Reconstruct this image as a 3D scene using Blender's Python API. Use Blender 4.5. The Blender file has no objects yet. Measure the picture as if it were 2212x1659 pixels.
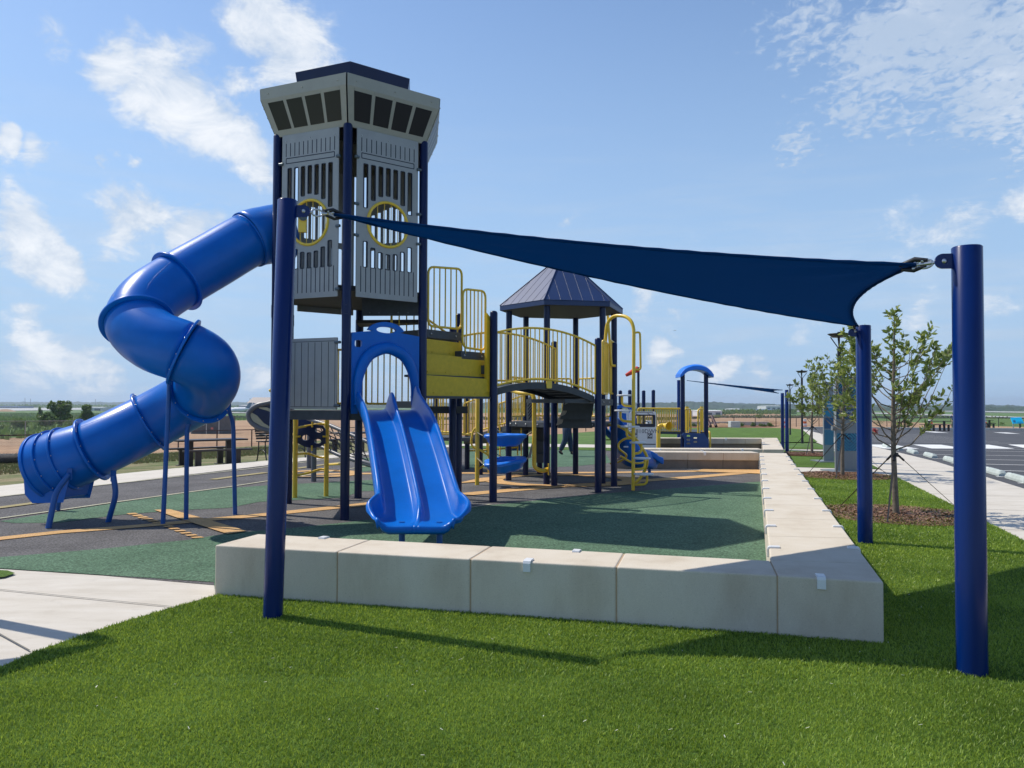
import bpy, bmesh, math, random
import numpy as np
from mathutils import Vector, Matrix, Euler, noise as mnoise
PI = math.pi
R = math.radians
C = bpy.context.scene.collection
sc = bpy.context.scene

# ------------------------------------------------------------------ camera
CAMZ = 1.6
F = 1662.0            # focal length in units of a 2212 pixel wide picture
cam_d = bpy.data.cameras.new("camera")
cam = bpy.data.objects.new("camera", cam_d); C.objects.link(cam)
cam_d.sensor_width = 36.0
cam_d.lens = 36.0 * F / 2212.0
cam_d.clip_start = 0.05; cam_d.clip_end = 20000
CAMM = Matrix.Rotation(R(90 + 1.5), 4, 'X') @ Matrix.Rotation(0.0032, 4, 'Z')
CAMM.translation = Vector((0, 0, CAMZ))
cam.matrix_world = CAMM
sc.camera = cam

# ------------------------------------------------------------------ sun and sky
SUN = Vector((-0.555, 0.253, 0.792)).normalized()
sun_d = bpy.data.lights.new("sun", 'SUN'); sun_d.energy = 3.6; sun_d.angle = R(0.55); sun_d.color = (1.0, 0.935, 0.83)
sun = bpy.data.objects.new("sun", sun_d); C.objects.link(sun)
sun.rotation_euler = SUN.to_track_quat('Z', 'Y').to_euler()
sun.location = SUN * 50
sc.view_settings.view_transform = 'Standard'
sc.view_settings.look = 'None'
sc.view_settings.exposure = 0.34
sc.view_settings.gamma = 1.0
sc.cycles.max_bounces = 8
sc.cycles.transparent_max_bounces = 12
sc.cycles.volume_bounces = 0
sc.cycles.use_denoising = True
try:
    sc.cycles.denoiser = 'OPENIMAGEDENOISE'
except Exception:
    pass

def raydir(px, py):
    d = Vector(((px - 1106.0) / F, -(py - 829.5) / F, -1.0))
    return (CAMM.to_3x3() @ d)

def P(px, py, Y):
    d = raydir(px, py); k = Y / d.y
    return Vector((d.x * k, Y, CAMZ + d.z * k))

# terrain height: creases only on lines y = const and t = const
E1 = Vector((0.2974, 0.9548)); E2 = Vector((0.9548, -0.2974))
def ST(s, t): return Vector((s * E1.x + t * E2.x, s * E1.y + t * E2.y))
def tof(x, y): return x * E2.x + y * E2.y
def sof(x, y): return x * E1.x + y * E1.y
HY = [(-1e5, 0), (22, 0), (83, -0.95), (105, -1.35), (450, -5.2), (1500, -6.8), (6000, -9), (1e5, -9)]
HT = [(-1e5, -1.3), (-60, -1.3), (-36, -1.05), (-18, -0.43), (-12.3, 0), (1e5, 0)]
def pl(tab, v):
    for (a, ha), (b, hb) in zip(tab, tab[1:]):
        if v <= b: return ha + (hb - ha) * (v - a) / (b - a)
    return tab[-1][1]
def H(x, y): return pl(HY, y) + pl(HT, tof(x, y))
def G(px, py, z=None):
    d = raydir(px, py)
    if z is not None:
        k = (z - CAMZ) / d.z
        return Vector((d.x * k, d.y * k, z))
    k = -CAMZ / d.z if d.z < 0 else 2000
    lo, hi = 0.5, 9000.0 / d.y
    prev = lo
    kk = lo
    while kk < hi:
        p = d * kk
        if CAMZ + p.z < H(p.x, p.y):
            a, b = prev, kk
            for _ in range(40):
                m = (a + b) / 2; p = d * m
                if CAMZ + p.z < H(p.x, p.y): b = m
                else: a = m
            p = d * b
            return Vector((p.x, p.y, CAMZ + p.z))
        prev = kk; kk *= 1.04
    p = d * hi
    return Vector((p.x, p.y, H(p.x, p.y)))
def G2(px, py): p = G(px, py); return (p.x, p.y)

# world: Nishita daylight with clouds mixed in by direction
w = bpy.data.worlds.new("World"); sc.world = w; w.use_nodes = True
nt = w.node_tree; nt.nodes.clear()
def N(t, **k):
    n = nt.nodes.new(t)
    for a, b in k.items(): setattr(n, a, b)
    return n
def L(a, b): nt.links.new(a, b)
def M(op, a, b=None, c=None, clamp=False):
    n = nt.nodes.new('ShaderNodeMath'); n.operation = op; n.use_clamp = clamp
    for i, v in enumerate((a, b, c)):
        if v is None: continue
        if isinstance(v, (int, float)): n.inputs[i].default_value = v
        else: nt.links.new(v, n.inputs[i])
    return n.outputs[0]
def MR(v, a, b, c=0.0, d=1.0, smooth=True):
    n = nt.nodes.new('ShaderNodeMapRange'); n.interpolation_type = 'SMOOTHSTEP' if smooth else 'LINEAR'
    n.inputs['From Min'].default_value = a; n.inputs['From Max'].default_value = b
    n.inputs['To Min'].default_value = c; n.inputs['To Max'].default_value = d
    nt.links.new(v, n.inputs['Value']); return n.outputs[0]
out = N('ShaderNodeOutputWorld')
sky = N('ShaderNodeTexSky'); sky.sky_type = 'NISHITA'; sky.sun_disc = False
sky.sun_elevation = math.asin(SUN.z); sky.sun_rotation = math.atan2(SUN.x, SUN.y)
sky.altitude = 200; sky.air_density = 1.0; sky.dust_density = 0.5; sky.ozone_density = 4.5
bg = N('ShaderNodeBackground'); bg.inputs['Strength'].default_value = 0.13
L(sky.outputs[0], bg.inputs['Color'])
tc = N('ShaderNodeTexCoord'); GEN = tc.outputs['Generated']
sep = N('ShaderNodeSeparateXYZ'); L(GEN, sep.inputs[0])
zc = M('MAXIMUM', sep.outputs[2], 0.0)
zd = M('ADD', zc, 0.16)
cmb = N('ShaderNodeCombineXYZ'); L(M('DIVIDE', sep.outputs[0], zd), cmb.inputs[0]); L(M('DIVIDE', sep.outputs[1], zd), cmb.inputs[1])
def NZ(scale, detail, rough, dist=0.0, vec=None, off=(0, 0, 0), sc3=(1, 1, 1)):
    mp = N('ShaderNodeMapping'); mp.inputs['Location'].default_value = off; mp.inputs['Scale'].default_value = sc3
    L(vec, mp.inputs['Vector'])
    n = N('ShaderNodeTexNoise'); n.inputs['Scale'].default_value = scale; n.inputs['Detail'].default_value = detail
    n.inputs['Roughness'].default_value = rough; n.inputs['Distortion'].default_value = dist
    L(mp.outputs[0], n.inputs['Vector']); return n.outputs['Fac']
# cloud groups, each a handful of soft spheres of directions
CL = [ # px, py, radius px, weight
 (250,110,75,1),(330,165,85,1),(400,210,85,1),(470,275,75,.95),(530,320,70,1),(560,370,60,.8),(420,110,55,.6),(505,180,60,.65),
 (560,40,85,1),(630,90,95,1),(600,140,60,.7),(330,450,62,1),(400,480,60,.9),(330,510,50,.6),
 (50,520,80,1.1),(130,560,70,1.1),(300,450,75,1),(420,490,70,.95),(10,545,70,.8),(180,590,40,.7),(100,335,50,.7),(10,310,40,.95),(255,325,25,.8),(300,350,32,.9),(345,380,30,.85),(90,50,60,.5),
 (90,760,60,.95),(170,765,70,.9),(240,780,60,.8),(1210,500,45,.85),(1440,742,50,1.05),(1560,808,50,.95),(1650,812,45,.8),(1310,760,50,.5),(1010,800,60,.6),(560,790,70,.8),(620,740,50,.6),(1480,680,60,.6),(1380,640,60,.7),(1640,600,70,.6),(2000,690,80,.6),(2140,640,70,.6),(1740,700,60,.5),(60,680,50,.7),(30,820,60,.7),(330,830,60,.7),(230,530,40,.6),
 (1850,520,95,.42),(1960,500,95,.52),(2080,490,80,.52),(2190,460,40,.7),(1500,620,110,.45),(1400,660,80,.5),(1950,650,120,.4),(2000,720,120,.35),
 (470,700,60,.4),(700,790,80,.5),(2120,760,60,.4),(-300,300,200,.9),(-500,600,200,.8),(2600,500,200,.7),(2700,100,260,.9)]
wn = N('ShaderNodeTexNoise'); wn.inputs['Scale'].default_value = 7.0; wn.inputs['Detail'].default_value = 5; wn.inputs['Roughness'].default_value = 0.6; L(GEN, wn.inputs['Vector'])
wm = N('ShaderNodeVectorMath', operation='MULTIPLY_ADD'); L(wn.outputs['Color'], wm.inputs[0]); wm.inputs[1].default_value = (.13, .13, .13); wm.inputs[2].default_value = (-.065, -.065, -.065)
wa = N('ShaderNodeVectorMath', operation='ADD'); L(GEN, wa.inputs[0]); L(wm.outputs[0], wa.inputs[1]); WARP = wa.outputs[0]
acc = None
for (px, py, r, wt) in CL:
    d = raydir(px, py).normalized()
    vm = N('ShaderNodeVectorMath', operation='DISTANCE'); L(WARP, vm.inputs[0]); vm.inputs[1].default_value = d
    rr = r / F * 1.7
    m = MR(vm.outputs['Value'], rr, 0.0, 0.0, wt)
    acc = m if acc is None else M('MAXIMUM', acc, m)
n1 = NZ(3.2, 9, 0.60, 0.25, cmb.outputs[0], (3.1, 1.7, 0))
n1b = NZ(13.0, 12, 0.68, 0.45, GEN, (1.3, 5.0, 2.2), (1, 1, 1.9))
nn = M('ADD', M('MULTIPLY', n1, 0.35), M('MULTIPLY', n1b, 0.65))
dens = M('ADD', M('MULTIPLY', acc, 0.50), nn)
f1 = MR(dens, 0.665, 0.90)
# mottled high cloud, upper right
acc2 = None
for (px, py, r, wt) in [(1750,40,150,.85),(1900,120,170,1),(2050,60,200,1),(2180,180,170,1),(1720,310,75,.8),(1850,230,110,.75),(2300,300,160,.9),(2300,0,260,1),(1960,240,90,.7)]:
    d = raydir(px, py).normalized()
    vm = N('ShaderNodeVectorMath', operation='DISTANCE'); L(GEN, vm.inputs[0]); vm.inputs[1].default_value = d
    m = MR(vm.outputs['Value'], r / F * 1.35, 0.0, 0.0, wt)
    acc2 = m if acc2 is None else M('MAXIMUM', acc2, m)
n2 = NZ(34.0, 4, 0.55, 0.5, cmb.outputs[0], (0.3, 0.9, 0), (1.15, 0.95, 1))
n2b = NZ(5.0, 4, 0.5, 0.3, cmb.outputs[0], (7.3, 0.9, 0))
d2 = M('ADD', M('MULTIPLY', acc2, 0.42), M('ADD', M('MULTIPLY', n2, 0.62), M('MULTIPLY', n2b, 0.38)))
f2 = M('MULTIPLY', MR(d2, 0.70, 0.89), 0.80)
# thin veil close to the horizon
n3 = NZ(5.0, 6, 0.6, 0.3, GEN, (0, 0, 0.4), (1, 1, 9.0))
f3 = M('MULTIPLY', M('MULTIPLY', MR(n3, 0.40, 0.70), MR(sep.outputs[2], 0.42, 0.03)), 0.50)
f4 = MR(sep.outputs[2], 0.62, -0.03, 0.0, 0.97)
fac = M('MAXIMUM', M('MAXIMUM', f1, f2), f3, clamp=True)
bg3 = N('ShaderNodeBackground'); bg3.inputs['Color'].default_value = (0.315, 0.465, 0.665, 1); mxv = N('ShaderNodeMixShader'); L(f4, mxv.inputs[0]); L(bg.outputs[0], mxv.inputs[1]); L(bg3.outputs[0], mxv.inputs[2])
cr = N('ShaderNodeMix', data_type='RGBA')
L(MR(M('ADD', M('MULTIPLY', n1b, 0.6), M('MULTIPLY', dens, 0.5)), 0.55, 0.98), cr.inputs['Factor'])
cr.inputs['A'].default_value = (0.50, 0.60, 0.74, 1); cr.inputs['B'].default_value = (0.90, 0.92, 0.95, 1)
bg2 = N('ShaderNodeBackground'); L(cr.outputs['Result'], bg2.inputs['Color']); bg2.inputs['Strength'].default_value = 0.86
mx = N('ShaderNodeMixShader'); L(M('MULTIPLY', fac, 0.92), mx.inputs[0]); L(mxv.outputs[0], mx.inputs[1]); L(bg2.outputs[0], mx.inputs[2])
L(mx.outputs[0], out.inputs['Surface'])

# ------------------------------------------------------------------ materials
MATS = {}
def mat(name, col, rough=0.6, metal=0.0, var=0.0, vscale=8.0, bump=0.0, bscale=60.0, coat=0.0, col2=None, spec=0.5, detail=4.0, lo=0.3, hi=0.7, bdist=0.01, stretch=None):
    if name in MATS: return MATS[name]
    m = bpy.data.materials.new(name); m.use_nodes = True; t = m.node_tree; b = t.nodes['Principled BSDF']
    b.inputs['Base Color'].default_value = (*col, 1); b.inputs['Roughness'].default_value = rough; b.inputs['Metallic'].default_value = metal
    b.inputs['Coat Weight'].default_value = coat; b.inputs['Coat Roughness'].default_value = 0.12
    b.inputs['Specular IOR Level'].default_value = spec
    tcn = t.nodes.new('ShaderNodeTexCoord'); vec = tcn.outputs['Object']
    if stretch:
        mp = t.nodes.new('ShaderNodeMapping'); mp.inputs['Scale'].default_value = stretch; t.links.new(vec, mp.inputs[0]); vec = mp.outputs[0]
    if var > 0 or col2:
        n = t.nodes.new('ShaderNodeTexNoise'); n.inputs['Scale'].default_value = vscale; n.inputs['Detail'].default_value = detail
        n.inputs['Roughness'].default_value = 0.65
        t.links.new(vec, n.inputs['Vector'])
        mr = t.nodes.new('ShaderNodeMapRange'); mr.inputs['From Min'].default_value = lo; mr.inputs['From Max'].default_value = hi
        t.links.new(n.outputs['Fac'], mr.inputs['Value'])
        mixn = t.nodes.new('ShaderNodeMix'); mixn.data_type = 'RGBA'; t.links.new(mr.outputs[0], mixn.inputs['Factor'])
        c2 = col2 if col2 else tuple(min(1, c * (1 + var)) for c in col)
        c1 = col if col2 else tuple(c * (1 - var) for c in col)
        mixn.inputs['A'].default_value = (*c1, 1); mixn.inputs['B'].default_value = (*c2, 1)
        t.links.new(mixn.outputs['Result'], b.inputs['Base Color'])
    if bump > 0:
        n2 = t.nodes.new('ShaderNodeTexNoise'); n2.inputs['Scale'].default_value = bscale; n2.inputs['Detail'].default_value = 5
        t.links.new(vec, n2.inputs['Vector'])
        bp = t.nodes.new('ShaderNodeBump'); bp.inputs['Strength'].default_value = bump; bp.inputs['Distance'].default_value = bdist
        t.links.new(n2.outputs['Fac'], bp.inputs['Height']); t.links.new(bp.outputs[0], b.inputs['Normal'])
    MATS[name] = m; return m

def mixmat(name, stops, base_scale, rough=0.9, detail=6, fine=None, bump=0.4, bscale=80, bdist=0.01, stretch=None, vorw=None):
    """several colours spread by a large noise, and a fine speckle multiplied in"""
    m = bpy.data.materials.new(name); m.use_nodes = True; t = m.node_tree; b = t.nodes['Principled BSDF']
    b.inputs['Roughness'].default_value = rough; b.inputs['Specular IOR Level'].default_value = 0.3
    tcn = t.nodes.new('ShaderNodeTexCoord'); vec = tcn.outputs['Object']
    if stretch:
        mp = t.nodes.new('ShaderNodeMapping'); mp.inputs['Scale'].default_value = stretch; t.links.new(vec, mp.inputs[0]); vec = mp.outputs[0]
    n = t.nodes.new('ShaderNodeTexNoise'); n.inputs['Scale'].default_value = base_scale; n.inputs['Detail'].default_value = detail; n.inputs['Roughness'].default_value = 0.6
    t.links.new(vec, n.inputs['Vector'])
    cr = t.nodes.new('ShaderNodeValToRGB'); t.links.new(n.outputs['Fac'], cr.inputs[0])
    e = cr.color_ramp.elements
    while len(e) < len(stops): e.new(0.5)
    for i, (p, c) in enumerate(stops): e[i].position = p; e[i].color = (*c, 1)
    colo = cr.outputs[0]
    if fine:
        fs, flo, fhi = fine
        nf = t.nodes.new('ShaderNodeTexNoise'); nf.inputs['Scale'].default_value = fs; nf.inputs['Detail'].default_value = 3; nf.inputs['Roughness'].default_value = 0.7
        t.links.new(tcn.outputs['Object'], nf.inputs['Vector'])
        mr = t.nodes.new('ShaderNodeMapRange'); mr.inputs['From Min'].default_value = 0.33; mr.inputs['From Max'].default_value = 0.67
        mr.inputs['To Min'].default_value = flo; mr.inputs['To Max'].default_value = fhi; t.links.new(nf.outputs['Fac'], mr.inputs['Value'])
        vm = t.nodes.new('ShaderNodeVectorMath'); vm.operation = 'SCALE'; t.links.new(colo, vm.inputs[0]); t.links.new(mr.outputs[0], vm.inputs['Scale'])
        colo = vm.outputs[0]
    t.links.new(colo, b.inputs['Base Color'])
    n2 = t.nodes.new('ShaderNodeTexNoise'); n2.inputs['Scale'].default_value = bscale; n2.inputs['Detail'].default_value = 5
    t.links.new(tcn.outputs['Object'], n2.inputs['Vector'])
    bp = t.nodes.new('ShaderNodeBump'); bp.inputs['Strength'].default_value = bump; bp.inputs['Distance'].default_value = bdist
    t.links.new(n2.outputs['Fac'], bp.inputs['Height']); t.links.new(bp.outputs[0], b.inputs['Normal'])
    MATS[name] = m; return m

def stained(m, col=(0.24, 0.18, 0.12), amt=0.20):
    t = m.node_tree; b = t.nodes['Principled BSDF']; src = b.inputs['Base Color'].links[0].from_socket
    tcn = t.nodes.new('ShaderNodeTexCoord'); mp = t.nodes.new('ShaderNodeMapping'); mp.inputs['Scale'].default_value = (2.2, 2.2, .7); t.links.new(tcn.outputs['Object'], mp.inputs[0])
    n = t.nodes.new('ShaderNodeTexNoise'); n.inputs['Scale'].default_value = 1.7; n.inputs['Detail'].default_value = 10; n.inputs['Roughness'].default_value = .72; n.inputs['Distortion'].default_value = .5; t.links.new(mp.outputs[0], n.inputs['Vector'])
    mr = t.nodes.new('ShaderNodeMapRange'); mr.inputs['From Min'].default_value = .56; mr.inputs['From Max'].default_value = .74; mr.inputs['To Max'].default_value = amt; t.links.new(n.outputs['Fac'], mr.inputs[0])
    v = t.nodes.new('ShaderNodeTexVoronoi'); v.inputs['Scale'].default_value = 26; t.links.new(tcn.outputs['Object'], v.inputs['Vector'])
    vr = t.nodes.new('ShaderNodeMapRange'); vr.inputs['From Min'].default_value = .10; vr.inputs['From Max'].default_value = .06; vr.inputs['To Max'].default_value = .45; t.links.new(v.outputs['Distance'], vr.inputs[0])
    mx_ = t.nodes.new('ShaderNodeMath'); mx_.operation = 'MAXIMUM'; t.links.new(mr.outputs[0], mx_.inputs[0]); t.links.new(vr.outputs[0], mx_.inputs[1])
    c = t.nodes.new('ShaderNodeMix'); c.data_type = 'RGBA'; t.links.new(mx_.outputs[0], c.inputs['Factor']); t.links.new(src, c.inputs['A']); c.inputs['B'].default_value = (*col, 1); t.links.new(c.outputs['Result'], b.inputs['Base Color'])
def leafmat(name, c1, c2, trans=0.35):
    m = bpy.data.materials.new(name); m.use_nodes = True; t = m.node_tree; b = t.nodes['Principled BSDF']
    o = t.nodes['Material Output']
    gi = t.nodes.new('ShaderNodeNewGeometry'); cr = t.nodes.new('ShaderNodeMix'); cr.data_type = 'RGBA'
    tcn = t.nodes.new('ShaderNodeTexCoord'); nz_ = t.nodes.new('ShaderNodeTexNoise'); nz_.inputs['Scale'].default_value = 0.9; nz_.inputs['Detail'].default_value = 5; t.links.new(tcn.outputs['Object'], nz_.inputs['Vector'])
    ma = t.nodes.new('ShaderNodeMath'); ma.operation = 'MULTIPLY_ADD'; ma.inputs[1].default_value = 1.5; ma.inputs[2].default_value = -0.75; t.links.new(nz_.outputs['Fac'], ma.inputs[0])
    mb = t.nodes.new('ShaderNodeMath'); mb.operation = 'ADD'; mb.use_clamp = True; t.links.new(gi.outputs['Random Per Island'], mb.inputs[0]); t.links.new(ma.outputs[0], mb.inputs[1])
    t.links.new(mb.outputs[0], cr.inputs['Factor'])
    cr.inputs['A'].default_value = (*c1, 1); cr.inputs['B'].default_value = (*c2, 1)
    t.links.new(cr.outputs['Result'], b.inputs['Base Color']); b.inputs['Roughness'].default_value = 0.45
    tr = t.nodes.new('ShaderNodeBsdfTranslucent')
    hv = t.nodes.new('ShaderNodeHueSaturation'); hv.inputs['Value'].default_value = 1.5; hv.inputs['Hue'].default_value = 0.485
    t.links.new(cr.outputs['Result'], hv.inputs['Color']); t.links.new(hv.outputs[0], tr.inputs['Color'])
    ms = t.nodes.new('ShaderNodeMixShader'); ms.inputs[0].default_value = trans
    t.links.new(b.outputs[0], ms.inputs[1]); t.links.new(tr.outputs[0], ms.inputs[2]); t.links.new(ms.outputs[0], o.inputs['Surface'])
    MATS[name] = m; return m

NAVY = mat('navy_powder_coat', (0.0015, 0.010, 0.060), 0.30, var=0.12, vscale=3, coat=0.1, spec=0.28, bump=0.03, bscale=25)
SAILPOST = mat('glossy_blue_paint', (0.0, 0.016, 0.115), 0.26, var=0.12, vscale=2.5, coat=0.15, spec=0.25, bump=0.05, bscale=14, stretch=(3, 3, .5))
BLUEPL = mat('blue_rotomoulded_plastic', (0.0, 0.128, 0.52), 0.31, var=0.10, vscale=2.2, bump=0.06, bscale=30, spec=0.26)
BLUEMT = mat('blue_painted_steel', (0.002, 0.085, 0.34), 0.4, var=0.08)
BLUELT = mat('light_blue_plastic', (0.004, 0.17, 0.72), 0.36, var=0.06)
YEL = mat('yellow_powder_coat', (0.80, 0.53, 0.035), 0.36, var=0.06, vscale=5, coat=0.3)
YELPL = mat('yellow_coated_plate', (0.64, 0.44, 0.018), 0.55, var=0.10, vscale=14, bump=0.15, bscale=180)
GREYPL = mat('grey_plastic_panel', (0.335, 0.335, 0.330), 0.50, var=0.06, vscale=5, bump=0.04, bscale=200)
CABPL = mat('beige_grey_cab_panel', (0.36, 0.345, 0.29), 0.5, var=0.05, vscale=4)
GROOVE = mat('dark_navy_groove', (0.012, 0.016, 0.035), 0.6)
WINDK = mat('black_smoked_panel', (0.008, 0.008, 0.009), 0.35, var=0.1)
SLATE = mat('slate_vinyl_deck', (0.048, 0.058, 0.070), 0.55, var=0.15, vscale=12, bump=0.25, bscale=220)
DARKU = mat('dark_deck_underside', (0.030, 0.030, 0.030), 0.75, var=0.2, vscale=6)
CLAMP = mat('grey_clamp', (0.10, 0.13, 0.15), 0.4, metal=0.3)
STEEL = mat('galvanised_steel', (0.55, 0.55, 0.56), 0.3, metal=0.9)
ROOFM = mat('navy_metal_roof', (0.013, 0.036, 0.120), 0.45, var=0.10, vscale=2)
SAILF0 = mat('navy_shade_cloth', (0.004, 0.016, 0.070), 0.85, var=0.15, vscale=6, bump=0.3, bscale=300, spec=0.2)
def cloth(name, col, tcol, k):
    m = mat(name, col, 0.95, var=0.12, vscale=5, spec=0.1); t = m.node_tree; o = t.nodes['Material Output']; b_ = t.nodes['Principled BSDF']
    tr = t.nodes.new('ShaderNodeBsdfTranslucent'); tr.inputs['Color'].default_value = (*tcol, 1); ms = t.nodes.new('ShaderNodeMixShader'); ms.inputs[0].default_value = k
    t.links.new(b_.outputs[0], ms.inputs[1]); t.links.new(tr.outputs[0], ms.inputs[2]); t.links.new(ms.outputs[0], o.inputs['Surface']); return m
SAILF = cloth('navy_shade_cloth_lit', (0.002, 0.034, 0.13), (0.0, 0.16, 0.33), 0.6)
CONC = mixmat('pale_broom_concrete', [(0.30, (0.50, 0.455, 0.385)), (0.5, (0.565, 0.52, 0.45)), (0.72, (0.62, 0.58, 0.515))], 1.6, 0.85, 7, (160, 0.93, 1.06), 0.25, 140, 0.004, stretch=(1, 3, 1))
WALLC = mixmat('cast_concrete_wall', [(0.25, (0.50, 0.42, 0.32)), (0.5, (0.61, 0.54, 0.435)), (0.75, (0.66, 0.60, 0.505))], 2.2, 0.75, 8, (120, 0.93, 1.06), 0.18, 60, 0.004, stretch=(1, 1, .45))
stained(WALLC)
stained(CONC, (0.26, 0.22, 0.17), 0.28)
WALLD = mixmat('shade_toned_concrete_base', [(0.3, (0.17, 0.15, 0.13)), (0.7, (0.24, 0.21, 0.18))], 3, 0.9, 6, (100, 0.9, 1.1), 0.2, 60, 0.004)  # concrete darkened to put the shade of the recess into its colour
JOINT = mat('tan_joint_sealant', (0.42, 0.30, 0.19), 0.8, var=0.1, vscale=30)
RUBG = mixmat('grey_rubber_surfacing', [(0.35, (0.080, 0.076, 0.076)), (0.65, (0.115, 0.110, 0.110))], 1.2, 0.95, 5, (42, 0.42, 1.8), 0.9, 60, 0.01)
RUBGR = mixmat('green_rubber_surfacing', [(0.35, (0.064, 0.122, 0.072)), (0.65, (0.086, 0.152, 0.094))], 1.2, 0.95, 5, (42, 0.42, 1.75), 0.9, 60, 0.01)
RUBOR = mixmat('tan_orange_rubber', [(0.35, (0.52, 0.31, 0.125)), (0.65, (0.60, 0.37, 0.17))], 3, 0.95, 5, (60, 0.75, 1.25), 0.7, 70, 0.008)
RUBCR = mixmat('cream_rubber_line', [(0.35, (0.40, 0.38, 0.27)), (0.65, (0.46, 0.44, 0.32))], 3, 0.95, 5, (60, 0.75, 1.25), 0.7, 70, 0.008)
RUBOL = mixmat('olive_tan_rubber_dash', [(0.35, (0.31, 0.26, 0.125)), (0.65, (0.36, 0.30, 0.16))], 3, 0.95, 5, (60, 0.75, 1.25), 0.7, 70, 0.008)
ASPH = mixmat('parking_asphalt', [(0.3, (0.060, 0.062, 0.070)), (0.7, (0.080, 0.082, 0.090))], 0.35, 0.9, 6, (120, 0.8, 1.25), 0.4, 150, 0.004)
WHITEP = mat('white_road_paint', (0.72, 0.72, 0.70), 0.7, var=0.08, vscale=9)
STOPC = mixmat('grey_green_concrete_stop', [(0.3, (0.36, 0.41, 0.39)), (0.7, (0.48, 0.53, 0.51))], 5, 0.85, 5, (90, 0.9, 1.1), 0.3, 70, 0.006)
TURFB = mixmat('turf_backing', [(0.3, (0.060, 0.110, 0.012)), (0.5, (0.080, 0.150, 0.018)), (0.7, (0.105, 0.190, 0.026))], 0.9, 0.95, 6, (90, 0.45, 1.6), 1.0, 120, 0.02)
DIRT = mixmat('orange_clay_dirt', [(0.30, (0.27, 0.15, 0.085)), (0.5, (0.36, 0.225, 0.13)), (0.7, (0.43, 0.30, 0.185))], 0.06, 0.95, 9, (1.2, 0.8, 1.2), 0.6, 0.6, 0.4, stretch=(.5, 3, 1))
DRYG = mixmat('dry_patchy_grass', [(0.36, (0.27, 0.21, 0.12)), (0.5, (0.17, 0.165, 0.07)), (0.62, (0.08, 0.12, 0.03))], 0.5, 0.95, 9, (9, 0.7, 1.25), 0.8, 12, 0.05, stretch=(1, 2, 1))
FIELD = mixmat('green_field', [(0.32, (0.125, 0.175, 0.055)), (0.5, (0.095, 0.165, 0.038)), (0.70, (0.065, 0.130, 0.026))], 0.02, 0.95, 9, (0.8, 0.75, 1.25), 0.8, 1.0, 0.4, stretch=(.6, 2.2, 1))
APRON = mat('pale_runway_concrete', (0.42, 0.42, 0.40), 0.9, var=0.1, vscale=0.05)
MULCH = mixmat('brown_bark_mulch', [(0.3, (0.13, 0.050, 0.024)), (0.7, (0.25, 0.12, 0.065))], 6, 0.95, 6, (40, 0.5, 1.6), 1.0, 60, 0.03)
BARK = mat('grey_brown_bark', (0.17, 0.14, 0.105), 0.9, var=0.35, vscale=14, bump=0.6, bscale=40)
LEAF = leafmat('glossy_green_leaves', (0.095, 0.150, 0.030), (0.26, 0.32, 0.085), 0.42)
BUSHL = leafmat('bush_leaves', (0.045, 0.095, 0.014), (0.150, 0.230, 0.050), 0.32)
BLADE = leafmat('turf_blades', (0.092, 0.175, 0.013), (0.320, 0.435, 0.060), 0.35)
BLACKM = mat('black_powder_coat', (0.012, 0.012, 0.014), 0.4, var=0.1)
BLACKD = mat('dark_brown_black_metal', (0.022, 0.014, 0.014), 0.45, var=0.1)
WHITEPL = mat('white_plastic', (0.66, 0.68, 0.72), 0.4, var=0.04)
GREYT = mat('grey_powder_tube', (0.12, 0.12, 0.135), 0.4, var=0.06)
CREAM = mat('tan_stripe_plastic', (0.42, 0.38, 0.26), 0.5, var=0.05)
ROPE = mat('beige_rope', (0.45, 0.40, 0.28), 0.8)
HAZE = True

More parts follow.
